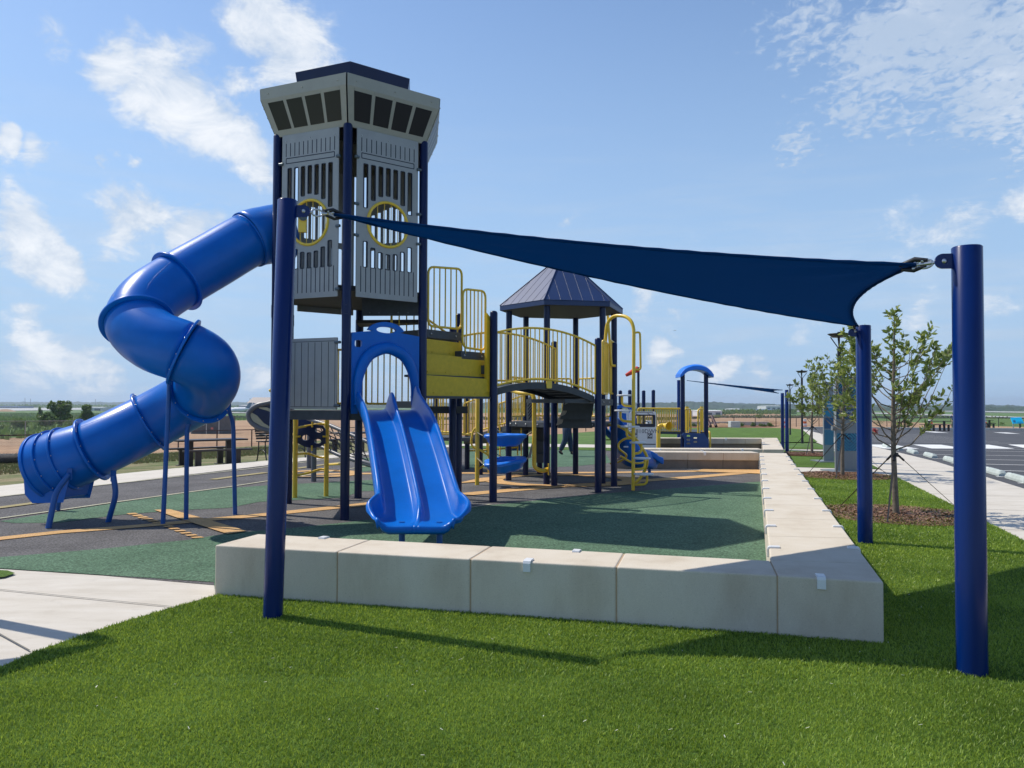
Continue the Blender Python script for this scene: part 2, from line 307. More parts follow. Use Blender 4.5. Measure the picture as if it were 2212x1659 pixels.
# ------------------------------------------------------------------ mesh helpers
class MB:
    def __init__(s): s.v = []; s.f = []; s.m = []; s.sm = []
    def add(s, vs, fs, mi=0, smooth=False, T=None):
        o = len(s.v)
        s.v.extend([tuple(T @ Vector(v)) for v in vs] if T is not None else [tuple(v) for v in vs])
        s.f.extend([tuple(i + o for i in f) for f in fs]); s.m.extend([mi] * len(fs)); s.sm.extend([smooth] * len(fs)); return s
    def box(s, c, size, yaw=0.0, T=None, mi=0):
        x, y, z = (d / 2 for d in size)
        Mx = Matrix.Translation(c) @ Matrix.Rotation(yaw, 4, 'Z')
        if T is not None: Mx = T @ Mx
        vs = [(-x,-y,-z),(x,-y,-z),(x,y,-z),(-x,y,-z),(-x,-y,z),(x,-y,z),(x,y,z),(-x,y,z)]
        return s.add(vs, [(0,3,2,1),(4,5,6,7),(0,1,5,4),(1,2,6,5),(2,3,7,6),(3,0,4,7)], mi, False, Mx)
    def prism(s, poly, z0, z1, mi=0, T=None):
        n = len(poly)
        a = sum(poly[i][0] * poly[(i+1) % n][1] - poly[(i+1) % n][0] * poly[i][1] for i in range(n))
        if a < 0: poly = list(reversed(poly))
        z0 = z0 if isinstance(z0, (list, tuple)) else [z0] * n
        z1 = z1 if isinstance(z1, (list, tuple)) else [z1] * n
        vs = [(p[0], p[1], z0[i]) for i, p in enumerate(poly)] + [(p[0], p[1], z1[i]) for i, p in enumerate(poly)]
        fs = [tuple(range(n))[::-1], tuple(range(n, 2 * n))] + [(i, (i+1) % n, n + (i+1) % n, n + i) for i in range(n)]
        return s.add(vs, fs, mi, False, T)
    def tube(s, path, r, seg=10, closed=False, caps=True, mi=0, sx=1.0):
        path = [Vector(p) for p in path]; n = len(path)
        rs = r if isinstance(r, (list, tuple)) else [r] * n
        tans = []
        for i in range(n):
            if closed: t = path[(i+1) % n] - path[i-1]
            else: t = path[min(i+1, n-1)] - path[max(i-1, 0)]
            tans.append(t.normalized() if t.length > 1e-9 else Vector((0, 0, 1)))
        up = Vector((0, 0, 1)) if abs(tans[0].z) < 0.9 else Vector((0, 1, 0))
        u = tans[0].cross(up).normalized(); vs = []
        for i in range(n):
            if i:
                q = tans[i-1].rotation_difference(tans[i]); u = (q @ u).normalized()
            v = tans[i].cross(u).normalized()
            for k in range(seg):
                a = 2 * PI * k / seg
                vs.append(path[i] + (u * math.cos(a) * sx + v * math.sin(a)) * rs[i])
        fs = []
        for i in range(n if closed else n - 1):
            j = (i + 1) % n
            for k in range(seg):
                l = (k + 1) % seg
                fs.append((i*seg+k, i*seg+l, j*seg+l, j*seg+k))
        if closed: return s.add(vs, fs, mi, True)
        s.add(vs, fs, mi, True)
        if caps:
            c0 = list(vs[:seg]); c1 = list(vs[(n-1)*seg:])
            s.add(c0, [tuple(range(seg))[::-1]], mi); s.add(c1, [tuple(range(seg))], mi)
        return s
    def cyl(s, a, b, r, seg=12, mi=0): return s.tube([a, b], r, seg, mi=mi)
    def post(s, x, y, z0, z1, r, seg=16, mi=0, lean=(0, 0), dome=True):
        tx, ty = x + lean[0], y + lean[1]
        if dome:
            k = 0.6 * r
            pth = [(x, y, z0), (tx, ty, z1 - k)]; rs = [r, r]
            for a in (30, 55, 75): pth.append((tx, ty, z1 - k + k * math.sin(R(a)))); rs.append(r * math.cos(R(a)))
            return s.tube(pth, rs, seg, mi=mi)
        return s.tube([(x, y, z0), (tx, ty, z1)], r, seg, mi=mi)
    def ball(s, c, r, mi=0, seg=8):
        c = Vector(c); pth = []; rs = []
        for i in range(seg + 1):
            a = -PI/2 + PI * i / seg; pth.append(c + Vector((0, 0, r * math.sin(a)))); rs.append(max(1e-4, r * math.cos(a)))
        return s.tube(pth, rs, seg + 2, mi=mi)
    def build(s, name, mats, parent=None, bevel=None, solid=None, subsurf=0, inv=True):
        me = bpy.data.meshes.new(name)
        me.from_pydata(s.v, [], s.f)
        mats = mats if isinstance(mats, (list, tuple)) else [mats]
        for mm in mats: me.materials.append(mm)
        me.polygons.foreach_set('material_index', s.m); me.polygons.foreach_set('use_smooth', s.sm)
        me.update()
        o = bpy.data.objects.new(name, me); C.objects.link(o)
        if parent is not None:
            o.parent = parent
            if inv: o.matrix_parent_inverse = PINV(parent)
        if solid:
            md = o.modifiers.new('solid', 'SOLIDIFY'); md.thickness = solid; md.offset = 0
        if bevel:
            md = o.modifiers.new('bevel', 'BEVEL'); md.width = bevel; md.segments = 3; md.limit_method = 'ANGLE'; md.angle_limit = R(40)
            md.harden_normals = False
        if subsurf:
            md = o.modifiers.new('sub', 'SUBSURF'); md.levels = subsurf; md.render_levels = subsurf
        return o
def WM(o):
    m = o.matrix_basis.copy()
    return WM(o.parent) @ o.matrix_parent_inverse @ m if o.parent is not None else m
def PINV(p): return WM(p).inverted()
def tag(o, label=None, cat=None, group=None, kind=None):
    if label: o['label'] = label
    if cat: o['category'] = cat
    if group: o['group'] = group
    if kind: o['kind'] = kind
    return o
def thing(name, label, cat, loc=(0, 0, 0), group=None):
    o = bpy.data.objects.new(name, None); C.objects.link(o); o.location = loc; o.empty_display_size = 0.1
    return tag(o, label, cat, group)
def copy_tree(o, parent=None):
    c = o.copy(); C.objects.link(c)
    if parent is not None: c.parent = parent
    for ch in o.children: copy_tree(ch, c)
    return c
def setloc(o, loc, rz=0.0): o.location = loc; o.rotation_euler = (0, 0, rz); return o

def arc(cx, cy, r, a0, a1, n=16): return [(cx + r * math.cos(R(a0 + (a1-a0) * i / n)), cy + r * math.sin(R(a0 + (a1-a0) * i / n))) for i in range(n + 1)]
def rrect(x0, y0, x1, y1, r, n=5):
    return arc(x1-r, y0+r, r, -90, 0, n) + arc(x1-r, y1-r, r, 0, 90, n) + arc(x0+r, y1-r, r, 90, 180, n) + arc(x0+r, y0+r, r, 180, 270, n)
def circ(cx, cy, r, n=36): return arc(cx, cy, r, 0, 360 - 360.0 / n, n - 1)
def plate(outer, holes=(), th=0.02):
    cu = bpy.data.curves.new('tmp', 'CURVE'); cu.dimensions = '2D'; cu.fill_mode = 'BOTH'; cu.extrude = th / 2
    for lp in [outer, *holes]:
        sp = cu.splines.new('POLY'); sp.points.add(len(lp) - 1)
        for i, p in enumerate(lp): sp.points[i].co = (p[0], p[1], 0, 1)
        sp.use_cyclic_u = True
    o = bpy.data.objects.new('tmp', cu); C.objects.link(o); bpy.context.view_layer.update()
    me = bpy.data.meshes.new_from_object(o.evaluated_get(bpy.context.evaluated_depsgraph_get()))
    vs = [tuple(v.co) for v in me.vertices]; fs = [tuple(p.vertices) for p in me.polygons]
    bpy.data.objects.remove(o); bpy.data.curves.remove(cu); bpy.data.meshes.remove(me)
    return vs, fs
def textmesh(txt, size, th=0.004, spacing=1.0):
    cu = bpy.data.curves.new('tmp', 'FONT'); cu.body = txt; cu.size = size; cu.extrude = th / 2; cu.align_x = 'CENTER'; cu.align_y = 'CENTER'; cu.space_character = spacing
    cu.resolution_u = 2
    o = bpy.data.objects.new('tmp', cu); C.objects.link(o); bpy.context.view_layer.update()
    me = bpy.data.meshes.new_from_object(o.evaluated_get(bpy.context.evaluated_depsgraph_get()))
    vs = [tuple(v.co) for v in me.vertices]; fs = [tuple(p.vertices) for p in me.polygons]
    bpy.data.objects.remove(o); bpy.data.curves.remove(cu); bpy.data.meshes.remove(me)
    return vs, fs
def frame(a, b, z0=0.0):
    """matrix of an upright plane: local x from a towards b, local y up, local z to the viewer side (right of a->b)"""
    a = Vector((a[0], a[1], z0)); b = Vector((b[0], b[1], z0)); x = (b - a).normalized(); y = Vector((0, 0, 1)); z = x.cross(y)
    Mx = Matrix((x, y, z)).transposed().to_4x4(); Mx.translation = a
    return Mx
def catmull(pts, n=8):
    pts = [Vector(p) for p in pts]; out = []
    for i in range(len(pts) - 1):
        p0 = pts[i-1] if i else pts[0] * 2 - pts[1]; p1 = pts[i]; p2 = pts[i+1]; p3 = pts[i+2] if i + 2 < len(pts) else pts[-1] * 2 - pts[-2]
        for k in range(n):
            t = k / n
            out.append(0.5 * ((2*p1) + (p2-p0)*t + (2*p0-5*p1+4*p2-p3)*t*t + (-p0+3*p1-3*p2+p3)*t*t*t))
    out.append(pts[-1]); return out
def rounded(path, rad=0.08, n=5):
    """polyline with its inner corners rounded"""
    path = [Vector(p) for p in path]; out = [path[0]]
    for i in range(1, len(path) - 1):
        a, b, c = path[i-1], path[i], path[i+1]
        da = (a - b); dc = (c - b); r = min(rad, da.length * .49, dc.length * .49)
        p = b + da.normalized() * r; q = b + dc.normalized() * r
        for k in range(n + 1):
            t = k / n; out.append(p * (1-t)**2 + b * 2*t*(1-t) + q * t*t)
    out.append(path[-1]); return out
def sheet(name, polys, m, off=0.0, kind='structure', z=None, label=None):
    """flat pieces of ground following the terrain: cut along its creases, then dropped on it"""
    bm = bmesh.new()
    for poly in polys:
        vs = [bm.verts.new((p[0], p[1], 0)) for p in poly]
        try: bm.faces.new(vs)
        except ValueError: pass
    def cut(co, no):
        bmesh.ops.bisect_plane(bm, geom=bm.verts[:] + bm.edges[:] + bm.faces[:], plane_co=co, plane_no=no)
    if z is None:
        ys = [v.co.y for v in bm.verts]; ts = [tof(v.co.x, v.co.y) for v in bm.verts]
        for yy, _ in HY[1:-1]:
            if min(ys) < yy < max(ys): cut((0, yy, 0), (0, 1, 0))
        for tt, _ in HT[1:-1]:
            if min(ts) < tt < max(ts): cut((E2.x * tt, E2.y * tt, 0), (E2.x, E2.y, 0))
    bmesh.ops.triangulate(bm, faces=bm.faces[:])
    for v in bm.verts: v.co.z = (H(v.co.x, v.co.y) if z is None else z) + off
    for f in bm.faces:
        if f.normal.z < 0: f.normal_flip()
    bm.normal_update()
    for f in bm.faces:
        if f.normal.z < 0: f.normal_flip()
    me = bpy.data.meshes.new(name); bm.to_mesh(me); bm.free(); me.materials.append(m)
    o = bpy.data.objects.new(name, me); C.objects.link(o); o['kind'] = kind
    if label: o['label'] = label
    return o
def STP(*pts): return [tuple(ST(s, t)) for s, t in pts]
def GP(*pts): return [G2(*p) for p in pts]
def ribbon(pts, w):
    """a strip w wide (number or per point) along ground points"""
    pts = [Vector((p[0], p[1])) for p in pts]; l, r = [], []
    for i, p in enumerate(pts):
        d = (pts[min(i+1, len(pts)-1)] - pts[max(i-1, 0)]).normalized(); n = Vector((-d.y, d.x)); ww = (w[i] if isinstance(w, (list, tuple)) else w) / 2
        l.append(p + n * ww); r.append(p - n * ww)
    return [[tuple(l[i]), tuple(r[i]), tuple(r[i+1]), tuple(l[i+1])] for i in range(len(pts) - 1)]
def instanced_tris(name, cen, verts_local, faces, m, kind=None):
    """numpy: many small copies already transformed: cen unused"""
    me = bpy.data.meshes.new(name); nv = len(verts_local); nf = len(faces); k = faces.shape[1]
    me.vertices.add(nv); me.vertices.foreach_set('co', verts_local.astype(np.float32).ravel())
    me.loops.add(nf * k); me.loops.foreach_set('vertex_index', faces.astype(np.int32).ravel())
    me.polygons.add(nf); me.polygons.foreach_set('loop_start', np.arange(0, nf * k, k, dtype=np.int32))
    me.update(calc_edges=True); me.materials.append(m)
    o = bpy.data.objects.new(name, me); C.objects.link(o)
    if kind: o['kind'] = kind
    return o

# ------------------------------------------------------------------ ground
GB = [(-5000, -60), (5000, -60), (5000, 5600), (-5000, 5600)]
sheet('ground', [GB], FIELD, -0.03)
# left: grass strip, clay beyond the fence
sheet('dirt_ground', [[(-600, 20), (-30, 20), G2(-200, 990), G2(250, 985), G2(560, 966), G2(700, 950), (-3, 62), (10, 75), (70, 92), (75, 125), G2(1700, 896), G2(1700, 893.2), G2(1200, 892), G2(660, 891.5), G2(640, 899), (-130, 300), (-200, 160), (-600, 100)]], DIRT, -0.018)
sheet('meadow_ground', [[G2(-400, 946), G2(0, 947), G2(110, 940), G2(270, 925), G2(420, 911), G2(560, 907), G2(640, 899), G2(560, 894), G2(400, 896), G2(250, 890), G2(0, 888), G2(-400, 888)]], FIELD, -0.010)
sheet('grass_ground', [[(-60, 10), *[tuple(p) for p in (G2(-150, 1070), G2(0, 1050), G2(263, 1022), G2(548, 998), G2(760, 978), G2(905, 958))], G2(900, 941), G2(560, 962), G2(250, 984), G2(0, 990), (-60, 30)]], DRYG, -0.012)
sheet('apron_pavement', [[G2(-300, 889), G2(0, 888), G2(230, 885), G2(420, 892), G2(660, 894), G2(660, 887), G2(420, 884), G2(230, 880.5), G2(0, 881), G2(-300, 881)]], APRON, 0.3)
# right-hand runway strips, far away
sheet('runway_strip', [[G2(1700, 889), G2(2050, 899.0), G2(2500, 909), G2(2500, 905.5), G2(2050, 896.4), G2(1700, 887.3)], [G2(1750, 884.8), G2(2230, 892.6), G2(2500, 896), G2(2500, 893), G2(2230, 890.2), G2(1750, 883.8)]], APRON, 0.4)
# concrete strip on the left, between the play area and the grass
sheet('concrete_path', [STP((-8, -3.5), (5.75, -3.5), (5.75, -12.3), (30.4, -11.6), (30.4, 3.05), (34, 3.05), (34, -14.4), (22, -15.0), (12, -16.9), (5, -17.5), (-8, -17.5))], CONC, 0.0)
# rubber play surface
sheet('play_surface', [STP((5.72, -12.35), (30.2, -11.3), (30.2, -2.9), (19.5, -2.9), (19.5, 0.25), (5.72, 0.25))], RUBG, 0.004)
sheet('play_surface_far', [STP((20.4, -2.6), (27.8, -2.6), (27.8, 0.25), (20.4, 0.25))], RUBG, 0.004)
sheet('concrete_walk', [STP((19.45, -2.85), (20.45, -2.85), (20.45, 0.8), (21.0, 0.9), (21.0, 3.02), (19.2, 3.02), (19.2, 0.8))], CONC, 0.010)
sheet('green_surface', [
    GP((-90, 1238), (0, 1229), (462, 1259)) + [(-2.4, 6.3), (2.3, 5.3)] + [tuple(ST(6.0, 0.3)), tuple(ST(16.0, .3))] + GP((1640, 1041), (1490, 1053), (1290, 1068), (1150, 1083), (1010, 1097), (760, 1128), (620, 1143), (496, 1152.6), (407, 1167.5), (220, 1187), (37, 1202), (-90, 1212)),
    GP((0, 1127), (130, 1106), (248, 1088), (400, 1066), (494, 1055), (583, 1049), (760, 1040), (840, 1035), (840, 1060), (780, 1062), (738, 1076), (560, 1085), (494, 1098), (384, 1103), (260, 1113), (130, 1130), (30, 1131)),
    GP((1005, 972), (1180, 966), (1300, 968), (1320, 1000), (1240, 1008), (1100, 1012), (1005, 1012)),
    GP((760, 992), (960, 975), (960, 1000), (780, 1020))], RUBGR, 0.008)
# orange runway lines, the aeroplane mark and its dashes
ol = [G2(*p) for p in [(-120, 1182), (0, 1165), (129, 1151), (248, 1142), (347, 1134), (450, 1124), (548, 1115.5), (700, 1100), (860, 1083), (1018, 1067.5), (1188, 1052.5), (1311, 1045), (1503, 1031), (1600, 1023), (1650, 1019)]]
ow = [.24, .24, .24, .24, .25, .27, .28, .30, .34, .38, .40, .40, .38, .36, .36]
ol2 = [G2(*p) for p in [(640, 1026), (760, 1024), (900, 1023.5), (1010, 1022.7), (1180, 1022.2), (1311, 1021.6), (1512, 1018.6), (1600, 1017.5), (1650, 1017)]]
polys = ribbon(ol, ow) + ribbon(ol2, 0.36)
sheet('orange_line', polys, RUBOR, 0.012)
ringc = Vector(G2(1215, 1038)); rp = []
for k in range(28):
    a0, a1 = 2*PI*k/28, 2*PI*(k+1)/28
    f = lambda a, r: (ringc.x + r * math.cos(a) * 1.25, ringc.y + r * math.sin(a))
    rp.append([f(a0, 1.35), f(a1, 1.35), f(a1, 1.0), f(a0, 1.0)])
for cx, cy, rr in ((690, 1024, .95),):
    q = Vector(G2(cx, cy))
    for k in range(28):
        a0, a1 = 2*PI*k/28, 2*PI*(k+1)/28
        g = lambda a, r: (q.x + r * math.cos(a), q.y + r * math.sin(a))
        rp.append([g(a0, rr), g(a1, rr), g(a1, rr - .3), g(a0, rr - .3)])
sheet('orange_ring', rp, RUBOR, 0.016)
sheet('orange_mark', [GP((1502, 1020), (1526, 1011.5), (1649, 1015), (1649, 1025), (1560, 1022)), GP((333, 1104), (367, 1102.5), (435, 1121), (533, 1150), (491, 1156.5), (400, 1127)),
    GP((985, 1046), (1040, 1034), (1100, 1030), (1090, 1034), (1045, 1042))], RUBOR, 0.020)
dp = []
for (x0, y0, x1, y1) in ((284, 1112.0, 340, 1131.5), (362, 1139.5, 424, 1163.5)):
    n = 6
    for i in range(n):
        cx = x0 + (x1 - x0) * i / (n - 1); cy = y0 + (y1 - y0) * i / (n - 1); hw = 11 + i * .4
        dp.append(GP((cx - hw, cy - .9), (cx + hw - 3, cy - 2.3), (cx + hw + 4, cy + .2), (cx - hw + 6, cy + 1.6)))
sheet('painted_dash', dp, RUBOR, 0.016)
sheet('cream_line', ribbon([G2(*p) for p in [(-120, 1139), (0, 1121.6), (130, 1103.5), (248, 1086.5), (400, 1065.5), (494, 1053.2), (583, 1039.5), (738, 1016), (791, 1008.5), (960, 984)]], 0.075)
    + ribbon([G2(*p) for p in [(-120, 1088), (0, 1074), (110, 1062.5), (211, 1050), (400, 1029), (548, 1013), (804, 984), (930, 966)]], 0.075)
    + ribbon([G2(*p) for p in [(1012, 1098.5), (1060, 1091)]], .06), RUBCR, 0.016)
sheet('taxiway_dash', ribbon([G2(*p) for p in [(-60, 1106), (20, 1095.5), (119, 1082)]], .2) + ribbon([G2(*p) for p in [(459, 1037), (510, 1030), (575, 1022)]], .2) + ribbon([G2(*p) for p in [(640, 1013), (690, 1006), (740, 999)]], .2)
    + ribbon([G2(*p) for p in [(800, 990), (850, 983)]], .2), RUBOL, 0.016)

# turf: backing sheet, then blades
edge = [(-2.42, 6.42), (-2.62, 6.0), (-2.80, 5.62), (-2.92, 5.3), (-3.02, 4.95), (-3.08, 4.5), (-3.12, 3.8), (-3.14, 3), (-3.14, -4)]
turf_near = edge + [tuple(ST(-5.2, 3.05)), tuple(ST(19.2, 3.05)), tuple(ST(19.2, .5)), tuple(ST(6.2, .4)), (2.2, 5.5)]
sheet('turf_ground', [turf_near, STP((21, .5), (30.4, .5), (30.4, 3.05), (21, 3.05)), GP((-160, 1236), (-60, 1233), (16, 1236), (33, 1242), (10, 1250), (-160, 1268)),
    STP((27.9, -11.2), (30.35, -11.2), (30.35, .4), (27.9, .4)), GP((1395, 963), (1398, 926), (1560, 924), (1700, 925), (1733, 928), (1766, 955.2), (1640, 956.6), (1600, 962)), GP((1300, 950), (1300, 926), (1392, 926), (1390, 950)), STP((32, .8), (34, .8), (34, 3.05), (32, 3.05))], TURFB, 0.018)
# right: sidewalk and parking lot
sheet('sidewalk', [STP((-8, 3.05), (46, 3.05), (52, -2), (80, -2), (80, 5.0), (-8, 5.0))], CONC, 0.006)
sheet('parking_lot', [STP((-8, 5.0), (88, 5.0), (88, 80), (-8, 80))], ASPH, -0.004)
jl = []
for k in range(-3, 30):
    a = Vector(ST(2.1 * k + .9, 3.06)); b = Vector(ST(2.1 * k + .9, 4.98)); jl += ribbon([a, b], .012)
for k in range(2, 14): jl += ribbon([ST(1.9 * k + 2, -12.4 + .02 * k), ST(1.9 * k + 2, -15.4 + .05 * k)], .012)
jl += ribbon([G2(-50, 1345), G2(64, 1408)], .012) + ribbon([ST(5.0, -7.0), ST(5.0, -3.2)], .012)
sheet('concrete_joint', jl, mat('dark_joint', (0.16, 0.15, 0.13), 0.9), 0.010)
lines = []
yl = [1058, 1044.5, 1032, 1018.5, 1005.2, 994.7, 985.2, 975.8]
for yy in yl:
    q = G(2230, yy); s = sof(q.x, q.y); lines += ribbon([ST(s, 5.25), ST(s, 15.5)], .10)
s0 = sof(*G2(2230, 975.8))
for k in range(1, 14):
    s = s0 + k * 2.1 + (4.2 if k > 2 else 0); lines += ribbon([ST(s, 5.25), ST(s, 12.2)], .10)
for k in range(9):
    x0 = 1868 + k * 103
    lines.append(GP((x0, 960.3), (x0 + 62, 960.8), (x0 + 118, 969.5), (x0 + 42, 969.0)))
for x0, y0 in ((1990, 932), (2145, 934), (1700, 927)):
    lines.append(GP((x0, y0), (x0 + 30, y0 + .3), (x0 + 60, y0 + 3.2), (x0 + 28, y0 + 2.4)))
sheet('road_marking', lines, WHITEP, 0.004)

# ------------------------------------------------------------------ turf blades (nobody could count them)
rng = np.random.default_rng(7)
def inpoly(px, py, poly):
    c = np.zeros(len(px), bool); n = len(poly)
    for i in range(n):
        x0, y0 = poly[i]; x1, y1 = poly[(i+1) % n]
        if y0 == y1: continue
        c ^= ((y0 > py) != (y1 > py)) & (px < (x1 - x0) * (py - y0) / (y1 - y0) + x0)
    return c
def blades(name, poly, zones, m, label):
    X = []; Y = []; Hh = []
    xs = [p[0] for p in poly]; ys = [p[1] for p in poly]
    for (ya, yb, dens, hh) in zones:
        y0, y1 = max(ya, min(ys)), min(yb, max(ys))
        if y1 <= y0: continue
        x0, x1 = max(min(xs), -0.85 * y1 - .8), min(max(xs), 0.85 * y1 + .8)
        if x1 <= x0: continue
        n = int((x1 - x0) * (y1 - y0) * dens)
        px = rng.uniform(x0, x1, n); py = rng.uniform(y0, y1, n)
        k = inpoly(px, py, poly) & (np.abs(px) < 0.85 * py + .8)
        X.append(px[k]); Y.append(py[k]); Hh.append(np.full(k.sum(), hh))
    px = np.concatenate(X); py = np.concatenate(Y); hh = np.concatenate(Hh) * rng.uniform(.55, 1.25, len(px)); n = len(px)
    a = rng.uniform(0, 2*PI, n); wd = rng.uniform(.0015, .0027, n) * (1 + (py > 4.5) * .5 + (py > 8) * .8)
    la = rng.uniform(0, 2*PI, n); ln = hh * rng.uniform(.1, .9, n)
    z0 = np.full(n, 0.012)
    dx, dy = np.cos(a) * wd, np.sin(a) * wd; lx, ly = np.cos(la) * ln, np.sin(la) * ln
    V = np.zeros((n, 5, 3))
    V[:, 0] = np.stack([px - dx, py - dy, z0], 1); V[:, 1] = np.stack([px + dx, py + dy, z0], 1)
    V[:, 2] = np.stack([px + dx * .8 + lx * .4, py + dy * .8 + ly * .4, z0 + hh * .6], 1); V[:, 3] = np.stack([px - dx * .8 + lx * .4, py - dy * .8 + ly * .4, z0 + hh * .6], 1)
    V[:, 4] = np.stack([px + lx, py + ly, z0 + hh], 1)
    b = np.arange(n)[:, None] * 5
    T = np.concatenate([b + [0, 1, 2], b + [0, 2, 3], b + [3, 2, 4]], 0)
    return tag(instanced_tris(name, None, V.reshape(-1, 3), T, m), label, 'artificial grass', kind='stuff')
blades('turf_grass', turf_near, [(1.8, 3.2, 26000, .022), (3.2, 4.4, 19000, .023), (4.4, 6.5, 12000, .024), (6.5, 9, 7000, .025), (9, 13, 4000, .026), (13, 20, 2000, .028)], BLADE, 'short bright green artificial turf across the foreground')

# ------------------------------------------------------------------ seat walls
ZW = 0.425
def seat_wall(label, outer0, outer1, inner0, inner1, n, recess=None, stops=(), group='low concrete seat walls', first=None):
    """a run of cast blocks between outer and inner edge; recess: side (0 outer, 1 inner) with the base set back"""
    o0, o1, i0, i1 = (Vector((p[0], p[1])) for p in (outer0, outer1, inner0, inner1))
    c = (o0 + o1 + i0 + i1) / 4
    t = thing('seat_wall', label, 'seat wall', (c.x, c.y, 0), group)
    L_ = (o1 - o0).length
    for k in range(n):
        a, b = k / n, (k + 1) / n
        ga = 0.004 / L_ * (1 if k else 0); gb = 0.004 / L_ * (1 if k < n - 1 else 0)
        pa, pb = o0.lerp(o1, a + ga), o0.lerp(o1, b - gb); qa, qb = i0.lerp(i1, a + ga), i0.lerp(i1, b - gb)
        m = MB()
        if recess is None:
            m.prism([pa, pb, qb, qa], -0.02, ZW); m.build('block', WALLC, t, bevel=0.013)
        else:
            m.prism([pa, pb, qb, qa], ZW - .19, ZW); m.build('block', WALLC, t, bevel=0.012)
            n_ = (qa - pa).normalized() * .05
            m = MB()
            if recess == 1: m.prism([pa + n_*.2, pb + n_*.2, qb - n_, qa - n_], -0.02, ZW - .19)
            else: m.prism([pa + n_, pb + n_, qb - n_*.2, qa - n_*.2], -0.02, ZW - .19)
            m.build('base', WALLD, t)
    m = MB()
    for k in range(1, n):
        a = k / n; pa = o0.lerp(o1, a); qa = i0.lerp(i1, a); d = (o1 - o0).normalized() * .006; nn_ = (qa - pa).normalized() * .006
        z0 = -0.02 if recess is None else ZW - .18
        m.prism([pa - d + nn_, pa + d + nn_, qa + d - nn_, qa - d - nn_], z0, ZW - .006)
    if n > 1: m.build('joint', JOINT, t)
    for (side, fr) in stops:
        a, b = (o0, o1) if side == 0 else (i0, i1); other = (i0 - o0) if side == 0 else (o0 - i0)
        p = a.lerp(b, fr); inw = other.normalized(); al = (b - a).normalized()
        T = Matrix(((al.x, inw.x, 0, p.x), (al.y, inw.y, 0, p.y), (0, 0, 1, ZW), (0, 0, 0, 1)))
        m = MB(); prof = [(-.006, -.075), (-.016, -.072), (-.016, -.01), (-.008, .008), (.008, .014), (.085, .014), (.088, .001), (.012, .001), (-.001, -.012), (-.001, -.072)]
        vs = [(-.028, y, z) for y, z in prof] + [(.028, y, z) for y, z in prof]; k = len(prof)
        fs = [(i, (i+1) % k, k + (i+1) % k, k + i) for i in range(k)] + [tuple(range(k)), tuple(range(k, 2*k))[::-1]]
        m.add(vs, fs, 0, False, T); m.build('skate_stop', mat('white_painted_clip', (0.74, 0.75, 0.76), 0.35), t)
    return t
A0 = G(463, 1289, 0); A1 = Vector((2.477, 5.153, 0))
FU = (A1 - A0).normalized(); FN = Vector((-FU.y, FU.x, 0))
JX = G(1680, 1377, 0)
far_o = Vector((6.70, 18.80, 0)); RU = (far_o - A1).normalized(); RN = Vector((-RU.y, RU.x, 0))
IN = Vector((1.955, 5.845, 0))
WD = .60
iA0 = A0 + FN * WD * .97 + FU * .03
seat_wall('long cream concrete seat wall behind the leftmost sail post, facing the camera', A0, JX - FU * .003, iA0, IN - FU * .003, 4, None, [(0, .60), (1, .155), (1, .665)])
for o in [c for c in C.objects if c.name.startswith('seat_wall') and c.parent is None]:
    pass
s_out = A1 + RU * .63
seat_wall('square corner block where the two nearest seat walls meet, by the right sail post', JX + FU * .003, A1, IN + FU * .003, s_out, 1, None, [(0, .42)], group='low concrete seat walls')
fi = Vector((6.09, 18.95, 0))
cw = [o for o in C.objects if o.get('label', '').startswith('square corner block')][0]
m = MB(); d_ = FU * .005; m.prism([JX - d_ + FN * .008, JX + d_ + FN * .008, IN + d_ - FN * .006, IN - d_ - FN * .006], -.02, ZW - .005); m.build('joint', JOINT, cw)
seat_wall('long pale seat wall running away beside the turf strip with the young trees', s_out + RU * .005, far_o, IN + RU * .005, fi, 12, None,
          [(0, .045 + .085 * k) for k in range(11)] + [(1, .04 + .085 * k) for k in range(11)])
w1l = Vector((2.62, 19.15, 0))
seat_wall('grey seat wall with a recessed base toned dark for shade, closing the far end of the near enclosure', w1l + Vector((0, .6, 0)), fi + Vector((-.01, .6, 0)), w1l, fi + Vector((-.01, 0, 0)), 4, 1, [(1, .62), (0, .64)])
# second enclosure
w2a, w2b = P(1331, 960, 20.4), P(1648, 968, 20.4); w2a.z = w2b.z = 0
seat_wall('first wall beyond the concrete gap, front of the small toddler enclosure', w2a, w2b, w2a + Vector((0, .6, 0)), w2b + Vector((.05, .6, 0)), 5, None, [(0, .86), (0, .30)])
w2c = P(1693, 968, 20.4); w2c.z = 0
r2a, r2b = Vector((P(1691, 950, 27.3).x, 27.3, 0)), Vector((P(1646, 950, 27.3).x, 27.3, 0))
r2a = Vector((P(1679, 948, 27.6).x, 27.6, 0)); r2b = Vector((P(1645, 948, 27.6).x, 27.6, 0))
seat_wall('right side wall of the toddler enclosure, next to the pair of far sail posts', w2c, r2a, w2b + Vector((.006, 0, 0)), r2b, 5, None, [(0, .3), (0, .7), (1, .5)])
w3a = P(1424, 950, 27.0); w3a.z = 0; w3b = Vector((r2b.x - .01, 27.0, 0))
seat_wall('rear wall of the toddler enclosure with its base toned dark for shade, behind the blue climbing wall', w3a + Vector((0, .6, 0)), w3b + Vector((0, .6, 0)), w3a, w3b, 5, 1, [(1, .25), (1, .62)])

